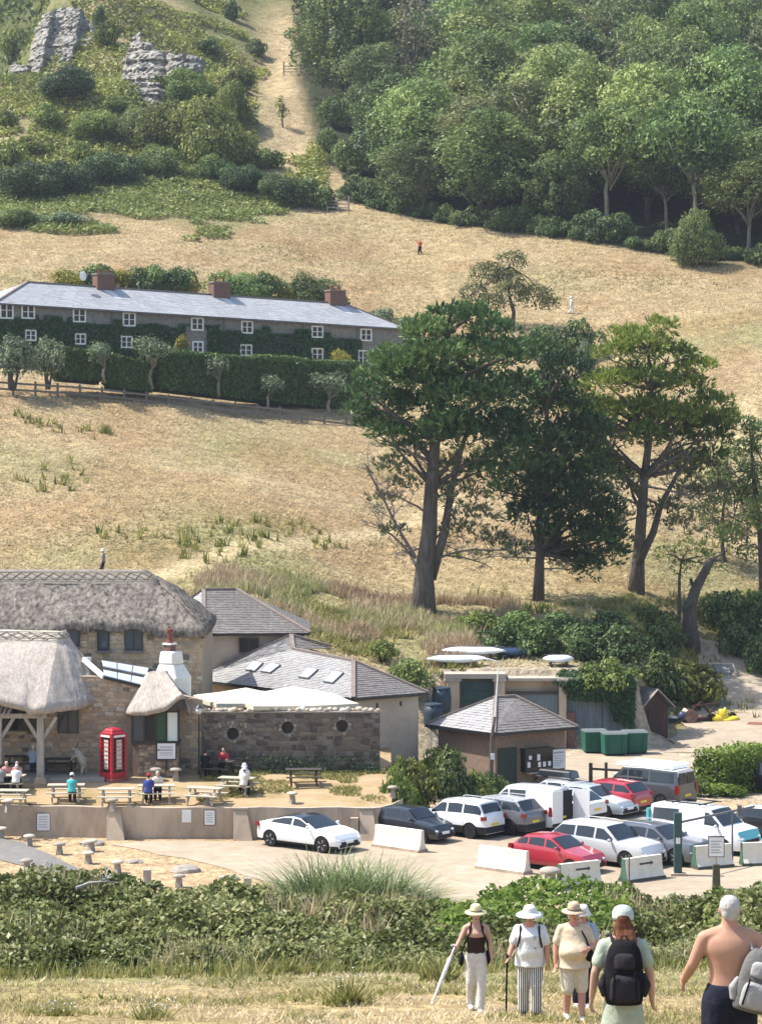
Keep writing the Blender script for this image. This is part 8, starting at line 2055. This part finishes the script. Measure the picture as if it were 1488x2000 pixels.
sitter((306, 1565), 1, .05, 'pale haired person facing the one in the red cap across the table', C_cream, hair=(HR_wht, 'bob'))
sitter((463, 1550), 1, .2, 'person in white hat and white shirt on the wall side of the table', C_white, hat=(H_white, 'bucket')); sitter((463, 1550), -1, .55, 'person in white hat and cream shirt with dark trousers on the near bench', C_cream, hat=(H_white, 'bucket'))
sitter((15, 1545), -1, .55, 'person in white shirt with their back turned at the group table', C_white, hair=(HR_wht, 'crop'), skinm=SKR); sitter((15, 1545), 1, .35, 'bare shouldered person facing the white shirt across the group table', SKR if False else C_pink, hair=(HR_grey, 'crop'), skinm=SKR, sl=.2); sitter((15, 1545), 1, -.15, 'person in pink top at the group table', C_pink, hair=(HR_wht, 'crop')); sitter((15, 1545), -1, -.2, 'person in grey shirt at the group table under the porch', C_grey)
sitter((45, 1506), 1, -.6, 'person in cream shirt at the dark table against the pub wall', C_cream); sitter((45, 1506), -1, .55, 'person in blue shirt beside the porch post', C_lblue, hair=(HR_wht, 'crop'), low=C_blue); sitter((425, 1516), 1, .1, 'person in red top at the shaded table by the lamp post', C_red); sitter((425, 1516), -1, -.4, 'person in black clothes at the shaded table by the lamp post', C_black)
def walker(label, p, rot, H, top, low, **k): return person(label, p, rot, H, 1.05, top=top, sleeve=.8, low=low, low_len=1.9, shoes=C_black, fine=False, face=False, legs={1: [(.1, .14, .48), (.1, .1, .08)], -1: [(-.1, .02, .48), (-.1, -.2, .12)]}, **k)
walker('lone walker in orange red top and dark trousers on the upper field', ground_hit(820, 498, 280), 2.6, 1.76, C_orange, C_navy, hair=(HR_dark, 'crop'))
walker('lone walker in white clothes on the field beside the open pine', ground_hit(1115, 614, 250), -1.2, 1.76, C_white, C_white, hat=(H_white, 'bucket'), hair=(HR_grey, 'crop'))
q = P(202, 1150, 165.4); q.z = h1(q.x, q.y); walker('walker in white hat and dark vest passing behind the thatched ridge', q, PI / 2, 1.76, C_grey, C_navy, hat=(H_white, 'bucket'), hair=(HR_grey, 'crop'))
bpy.data.scenes.remove(TMP)
# ---------------------------------------------------------------- ground cover (uncountable)
def cover(name, label, cat, me, m_): o = obj(name, me, m_); stuff(o, label, cat); return o
def scatter(n, x0, x1, y0, y1, g): x = g.uniform(x0, x1, n); y = g.uniform(y0, y1, n); return x, y
def uv_of(x, y): z = H(x, y); return CU + F * x / y, HV + F * (CZ - z) / y, z
g = np.random.default_rng(71)
# lower and upper field
x = g.uniform(-48, 48, 138000); y = 152 + (g.random(138000) ** 1.05) * 156; u = CU + F * x / y
keep = (np.abs(u - 744) < 900) & ~((y < 160) & (u > 1260)) & (y < np.interp(u, [640, 744, 862, 1060, 1235, 1488], [330, 310, 304, 295, 288, 280]))
py = 163 + (u - 250) * .041 + np.maximum(u - 560, 0) * .02; keep &= ~((np.abs(y - py) < 2.0) & (u > 150) & (u < 900) & (g.random(len(x)) < .95))
cl = vnoise(x, y, 2.2, 51) * .5 + vnoise(x, y, 7, 52) * .5; keep &= g.random(len(x)) < np.clip(cl * 1.7 - .15, .12, 1)
keep &= ~((y > 213) & (y < 262) & (u < 800) & (y > 214 + (u) * .017) )
x, y, cl = x[keep], y[keep], cl[keep]; p = np.stack([x, y, H(x, y) - .02], 1)
tone = np.clip(.70 + .17 * g.normal(size=len(x)) - .75 * np.clip(vnoise(x, y, 11, 53) - .60, 0, 1) * 3 - .35 * np.clip(vnoise(x, y, 17, 54) * .6 + vnoise(x, y, 5, 55) * .4 - .45, 0, 1) * 2, 0, 1)
cover('dry_field_grass', 'long dry straw coloured grass covering the hillside field', 'grass', blades_mesh('dry_field_grass', p, .14 + .13 * g.random(len(x)), g, 4, .17, .6, tone, lean=(.25, 0)), LM_grass)
# green weeds standing in the lower field
n = 2600; x = g.uniform(-32, 34, n); y = g.uniform(156, 225, n); keep = vnoise(x, y, 6, 61) > .74; x, y = x[keep], y[keep]; keep = ~((y > 210) & (x < 4)); x, y = x[keep], y[keep]
cover('field_weeds', 'scattered green thistles and weeds standing in the dry field', 'weeds', blades_mesh('field_weeds', np.stack([x, y, H(x, y) - .03], 1), .55 + .35 * g.random(len(x)), g, 9, .10, .28), LM_green)
# dock and rough growth behind the pub
n = 9000; u_ = g.uniform(300, 1010, n); y = g.uniform(150, 166, n) + (u_ - 300) * .004; x = (u_ - CU) / F * y; keep = vnoise(x, y, 2.4, 64) > .5; x, y, u_ = x[keep], y[keep], u_[keep]
cover('rough_dock', 'rusty brown dock and rough grass behind the slate roofs', 'weeds', blades_mesh('rough_dock', np.stack([x, y, H(x, y) - .05], 1), .45 + .4 * g.random(len(x)), g, 7, .08, .25, np.clip(vnoise(x, y, 3, 65) * 1.3 - .1, 0, 1)), LM_dock)
n = 9000; u_ = g.uniform(280, 1420, n); y = g.uniform(151, 164, n) + np.clip((u_ - 900) / 500, 0, 1) * 14; x = (u_ - CU) / F * y; keep = vnoise(x, y, 3.1, 66) > .58; x, y = x[keep], y[keep]
cover('rough_green_grass', 'rough yellow green grass below the pines', 'grass', blades_mesh('rough_green_grass', np.stack([x, y, H(x, y) - .05], 1), .28 + .3 * g.random(len(x)), g, 6, .10, .4, .15 + .85 * g.random(len(x))), LM_green)
# bracken on the slope above the cottages and hill turf
n = 60000; u_ = g.uniform(-250, 680, n); y = g.uniform(284, 322, n); x = (u_ - CU) / F * y; keep = (vnoise(x, y, 7, 67) * .7 + vnoise(x, y, 2.4, 68) * .3 + .25 * np.clip((420 - u_) / 400, -1, 1) + .35 * np.clip((y - 296) / 16, -1, .6) - .7 * np.clip((u_ - 440) / 200, 0, 1)) > .5; x, y = x[keep], y[keep]
d = unit(g, len(x)); d[:, 2] = np.abs(d[:, 2]) + .5; d /= np.linalg.norm(d, axis=1, keepdims=True); v, l = leaf_quads(np.stack([x, y, H(x, y) + g.uniform(.1, .75, len(x))], 1), d, .26 * g.uniform(.6, 1.3, len(x)), .45, g)
cover('bracken', 'green bracken spreading over the slope above the cottages', 'bracken', np_mesh('bracken', v, 4, l, {'var': np.repeat(np.clip(.45 + g.normal(0, .2, len(x)), 0, 1), 4)}), LM_brack)
n = 116000; u_ = g.uniform(-250, 640, n); y = g.uniform(314, 420, n); x = (u_ - CU) / F * y; keep = (vnoise(x, y, 10, 69) * .6 + vnoise(x, y, 3.5, 70) * .4 - .35 * np.exp(-((u_ - 560) / 70) ** 2) - .12 * np.clip((y - 350) / 30, -.5, 1)) > .38; x, y = x[keep], y[keep]
d = unit(g, len(x)); d[:, 2] = np.abs(d[:, 2]) + .4; d /= np.linalg.norm(d, axis=1, keepdims=True); hh = g.uniform(.05, 1.0, len(x)) * (.4 + 1.1 * vnoise(x, y, 5, 71)); v, l = leaf_quads(np.stack([x, y, H(x, y) + hh], 1), d, .30 * g.uniform(.6, 1.3, len(x)), .5, g)
cover('hill_scrub', 'low green scrub and bramble clothing the steep left hillside', 'scrub', np_mesh('hill_scrub', v, 4, l, {'var': np.repeat(np.clip(.25 + .6 * vnoise(x, y, 4, 72) + g.normal(0, .14, len(x)), 0, 1), 4)}), LM_bush)
# far hill behind, reads as one wooded mass
n = 30000; x = g.uniform(-150, 10, n); y = g.uniform(405, 560, n); u_ = CU + F * x / y; keep = u_ < 130; x, y = x[keep], y[keep]; d = unit(g, len(x)); d[:, 2] = np.abs(d[:, 2]); v, l = leaf_quads(np.stack([x, y, H(x, y) + g.uniform(0, 3.0, len(x)) * vnoise(x, y, 7, 73) * 1.6], 1), d, .7 * g.uniform(.6, 1.3, len(x)), .6, g)
cover('far_wood', 'distant wooded hill glimpsed behind the left crag', 'wood', np_mesh('far_wood', v, 4, l, {'var': np.repeat(np.clip(.5 + g.normal(0, .2, len(x)), 0, 1), 4)}), LM_wood)
# bramble hedge in front of the car park
def hedge_top(u):      # photo row of the hedge crest
 return np.interp(u, [-400, 0, 150, 300, 450, 560, 700, 820, 900, 960, 1080, 1220, 1245, 1300, 1370, 1400, 1488, 1900], [1700, 1712, 1716, 1728, 1742, 1748, 1754, 1752, 1746, 1738, 1738, 1742, 1766, 1780, 1768, 1740, 1728, 1720])
def hedge_front(u): return np.interp(u, [-400, 0, 300, 600, 850, 1100, 1488, 1900], [49.5, 50.0, 50.8, 51.6, 52.4, 53.3, 54.3, 54.5])
def bramble(n, size, seed, m_, name, label, sel, tlo=.1):
 g = np.random.default_rng(seed); u_ = g.uniform(-500, 2000, n); f = hedge_front(u_); dp = 9.5 * g.random(n) ** 1.25; y = f + dp; x = (u_ - CU) / F * y; gz = H(x, y)
 crest = CZ - (hedge_top(u_) - HV) / F * (f + 7.0); rise = np.where(dp < 1.3, .62 * np.clip(dp / 1.3, 0, 1) ** .5, .62 + .38 * np.clip((dp - 1.3) / 3.4, 0, 1)); base = H((u_ - CU) / F * f, f)
 top = base + (crest - base) * rise + (vnoise(x, y, 1.3, 81) - .5) * .8 * rise + (vnoise(x, y, .4, 82) - .5) * .34
 top = np.where(dp > 7.2, top - (dp - 7.2) * .5, top); top = np.maximum(top, gz + .1)
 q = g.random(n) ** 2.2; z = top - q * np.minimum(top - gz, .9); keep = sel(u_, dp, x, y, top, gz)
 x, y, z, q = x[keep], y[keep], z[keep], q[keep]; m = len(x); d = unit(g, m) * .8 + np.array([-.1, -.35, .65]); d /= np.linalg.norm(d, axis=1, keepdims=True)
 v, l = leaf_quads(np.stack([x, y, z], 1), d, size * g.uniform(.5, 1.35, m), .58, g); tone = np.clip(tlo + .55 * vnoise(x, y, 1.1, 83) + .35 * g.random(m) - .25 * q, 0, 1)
 return cover(name, label, 'hedge', np_mesh(name, v, 4, l, {'var': np.repeat(tone, 4)}), m_)
br = lambda x, y: vnoise(x, y, 2.3, 85)
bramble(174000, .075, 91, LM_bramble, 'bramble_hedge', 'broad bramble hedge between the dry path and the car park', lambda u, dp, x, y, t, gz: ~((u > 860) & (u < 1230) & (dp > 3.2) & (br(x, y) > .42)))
bramble(60000, .085, 92, LM_bright, 'bright_shrubbery', 'bright yellow green shrub growth on top of the hedge', lambda u, dp, x, y, t, gz: (((u > 845) & (u < 1236) & (dp > 2.6)) | ((u > 1372) & (dp > 3.5))) & (br(x, y) > .3))
def hedge_core():
 us = np.arange(-500, 2001, 20); mb = MB(); rows = []
 for u in us:
  f = hedge_front(u); base = h1((u - CU) / F * f, f); crest = CZ - (hedge_top(u) - HV) / F * (f + 7); row = []
  for dp in np.arange(.3, 9.6, .6):
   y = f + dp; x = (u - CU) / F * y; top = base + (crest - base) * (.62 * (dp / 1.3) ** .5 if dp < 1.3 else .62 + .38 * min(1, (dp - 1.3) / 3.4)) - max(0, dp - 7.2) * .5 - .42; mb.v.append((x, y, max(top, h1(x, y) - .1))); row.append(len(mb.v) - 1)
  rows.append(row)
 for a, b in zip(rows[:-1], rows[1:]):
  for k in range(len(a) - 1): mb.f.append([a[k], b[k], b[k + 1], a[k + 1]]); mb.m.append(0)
 o = obj('hedge_shade_core', smooth(mb.mesh('hedge_shade_core')), mat('bramble_shade', (.022, .024, .012), (.045, .04, .022), scale=9, rough=1, bump=1, dist=.1)); stuff(o, 'dark filling standing for the shade inside the bramble hedge', 'hedge')  # solid filling, the hedge's inner shade is put into its dark colour
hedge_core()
n = 7000; u_ = g.uniform(-450, 1950, n); f = hedge_front(u_); dp = g.uniform(.3, 7, n); y = f + dp; x = (u_ - CU) / F * y; keep = vnoise(x, y, 1.6, 95) > .68; u_, f, dp, x, y = u_[keep], f[keep], dp[keep], x[keep], y[keep]
base = H((u_ - CU) / F * f, f); crest = CZ - (hedge_top(u_) - HV) / F * (f + 7.0); top = base + (crest - base) * np.where(dp < 1.3, .62 * (dp / 1.3) ** .5, .62 + .38 * np.clip((dp - 1.3) / 3.4, 0, 1))
cover('hedge_stalks', 'dry grass stalks and dead stems poking out of the bramble hedge', 'grass', blades_mesh('hedge_stalks', np.stack([x, y, top - .3], 1), .35 + .4 * g.random(len(x)), g, 3, .03, .3), LM_grass)
# dry seed heads and straw along the hedge foot, trodden sward in front
n = 2200; u_ = g.uniform(-450, 1950, n); y = hedge_front(u_) + g.normal(-.2, .5, n); x = (u_ - CU) / F * y
cover('hedge_foot_grass', 'yellow green tall grass along the foot of the bramble hedge', 'grass', blades_mesh('hedge_foot_grass', np.stack([x, y, H(x, y) - .02], 1), .12 + .34 * g.random(n) ** 2.5, g, 6, .06, .35), LM_green)
n = 36000; y = g.uniform(17, 54, n); x = (g.uniform(-450, 1950, n) - CU) / F * y; keep = vnoise(x, y, 1.2, 86) * .55 + vnoise(x, y, .4, 87) * .45 > .40; x, y = x[keep], y[keep]
cover('trodden_sward', 'short dry trodden grass of the footpath', 'grass', blades_mesh('trodden_sward', np.stack([x, y, H(x, y) - .01], 1), .05 + .07 * g.random(len(x)), g, 4, .15, .6, np.clip(.1 + 1.0 * vnoise(x, y, 2.5, 88), 0, 1)), LM_grass)
n = 26000; y = g.uniform(17, 54, n); x = (g.uniform(-450, 1950, n) - CU) / F * y; keep = vnoise(x, y, 1.7, 89) > .60; x, y = x[keep], y[keep]
cover('green_sward', 'patches of fresher green grass on the footpath', 'grass', blades_mesh('green_sward', np.stack([x, y, H(x, y) - .01], 1), .06 + .09 * g.random(len(x)), g, 6, .10, .5), LM_green)
def weed(u, v, D, r, h, label, seed, flowers=True):
 b = gp_at(u, D); t = thing('path_weed', label, 'weed', b); g = np.random.default_rng(seed); n = 46; p = np.stack([g.normal(0, r * .35, n), g.normal(0, r * .35, n), np.zeros(n) - .02], 1)
 obj('leaves', blades_mesh('leaves', p, h * g.uniform(.5, 1.05, n), g, 7, .07, .42), LM_green, t)
 if flowers:
  k = 60; c = np.stack([g.normal(0, r * .6, k), g.normal(0, r * .6, k), g.uniform(.6, 1.05, k) * h], 1); v, l = leaf_quads(c, unit(g, k), .018, .9, g); obj('seed_heads', np_mesh('seed_heads', v, 4, l, {'var': np.full(len(v), .8)}), mat('seed_head', (.5, .46, .40), rough=.9), t)
weed(680, 1960, 42.6, .42, .5, 'bushy grey green weed clump with pale seed heads on the footpath', 1); weed(300, 1998, 39.3, .4, .3, 'low weed clump with pale tips at the bottom of the path', 2); weed(860, 1905, 49.0, .35, .5, 'leafy green weed beside the rolled umbrella', 3, False); weed(120, 1990, 40, .3, .22, 'small pale weed tuft on the dry path', 4); weed(560, 1880, 51.0, .5, .4, 'tall grass tuft at the hedge foot', 5, False)
# pampas clump behind the hedge
def pampas():
 D = 76; b = gp_at(688, D); t = thing('pampas_grass', 'big arching clump of silver green pampas grass beside the car park', 'ornamental grass', b); g = np.random.default_rng(44); V = []; A_ = []
 zt = CZ - (1650 - HV) / F * D - b.z
 for cx, cy, s, cnt in ((-.95, 0, 1.0, 2000), (-.35, .25, .98, 1800), (.25, .3, .95, 2000), (.85, .2, .88, 1800), (1.4, .0, .74, 1300), (-1.5, .1, .7, 1000), (-.6, -.5, .8, 1300), (.6, -.5, .76, 1300)):
  a = g.uniform(0, 2 * np.pi, cnt); el = g.uniform(.35, 1.45, cnt); L = zt * s * g.uniform(.75, 1.38, cnt); dr = np.stack([np.cos(a) * np.cos(el), np.sin(a) * np.cos(el), np.sin(el)], 1); sd = np.stack([-np.sin(a), np.cos(a), 0 * a], 1) * .017
  p0 = np.stack([cx + .22 * np.cos(a), cy + .22 * np.sin(a), np.zeros(cnt)], 1) + g.normal(size=(cnt, 3)) * [.12, .12, 0]; dp = (g.uniform(.30, .75, cnt) * (1.25 - .35 * el))[:, None]; n_ = 5
  pts = [p0 + dr * L[:, None] * (k / n_) - np.array([0, 0, 1]) * L[:, None] * dp * (k / n_) ** 2.4 + dr * [1, 1, 0] * L[:, None] * .5 * (k / n_) ** 2 for k in range(n_ + 1)]; tn = np.clip(.5 + g.normal(0, .24, cnt), 0, 1)
  for k in range(n_):
   w0, w1 = 1.5 - k * .22, 1.5 - (k + 1) * .22; q = np.stack([pts[k] - sd * w0, pts[k] + sd * w0, pts[k + 1] + sd * w1, pts[k + 1] - sd * w1], 1); V.append(q.reshape(-1, 3)); A_.append(np.repeat(np.clip(tn + .06 * (k - 2), 0, 1), 4))
 V = np.concatenate(V); obj('blades', np_mesh('blades', V, 4, np.arange(len(V)), {'var': np.concatenate(A_)}), LM_pampas, t)
 m = MB(); m.lathe([(.9, -.4), (1.2, 0), (1.0, .5), (.5, .8)], 12); me = m.mesh('crown_base'); me.transform(Matrix.Diagonal((1.35, .6, 1.5, 1))); obj('dead_thatch', me, mat('dead_leaf_base', (.09, .085, .05), (.05, .05, .03), scale=8, rough=1), t)
pampas()
def driftwood(u, v, D, L, rot, label, seed):
 b = P(u, v, D); t = thing('driftwood', label, 'driftwood', b, rot); rr = random.Random(seed); m = MB(); twigs(m, (-L / 2, 0, 0), (L / 2, 0, .1), .045, rr, 2, 3, 6); obj('branches', m, mat('bleached_wood', (.36, .34, .30), (.24, .22, .2), scale=6, rough=.95), t)
driftwood(190, 1734, 55.6, .9, .1, 'bleached driftwood branch lying on top of the bramble hedge', 1)
# garden grass in front of the courtyard wall
n = 5000; x = g.uniform(X(395, 121), .6, n); y = 117.5 + 6.6 * g.random(n) ** .7; keep = (vnoise(x, y, 1.6, 93) + (y - 121.5) * .09) > .5; x, y = x[keep], y[keep]; z = np.array([T(v_) for v_ in y])
cover('garden_grass', 'patchy green grass of the beer garden by the courtyard wall', 'grass', blades_mesh('garden_grass', np.stack([x, y, z], 1), .10 + .10 * g.random(len(x)), g, 5, .12, .5), LM_green)
n = 900; x = g.uniform(X(470, 124), X(742, 124), n); y = g.uniform(123.7, 124.25, n); v, l = leaf_quads(np.stack([x, y, T(124.0) + g.random(n) ** 2 * .9], 1), unit(g, n), .08, .6, g)
cover('wall_foot_weeds', 'dark green weeds along the foot of the courtyard wall', 'weeds', np_mesh('wall_foot_weeds', v, 4, l, {'var': np.repeat(g.random(n) * .6, 4)}), LM_ivy)
# ---------------------------------------------------------------- summer haze
def haze():
 m = bpy.data.materials.new('haze_air'); m.use_nodes = True; nt = m.node_tree; nt.nodes.remove(nt.nodes['Principled BSDF']); v = nt.nodes.new('ShaderNodeVolumePrincipled'); v.inputs['Color'].default_value = (.80, .88, 1.0, 1); v.inputs['Density'].default_value = HAZE; v.inputs['Anisotropy'].default_value = .2
 nt.links.new(v.outputs[0], nt.nodes['Material Output'].inputs['Volume']); b = MB(); b.box(-425, 425, -65, 910, -3, 172); o = obj('haze', fix_normals(b.mesh('haze')), m); o['kind'] = 'stuff'
HAZE = 0.00012
haze()
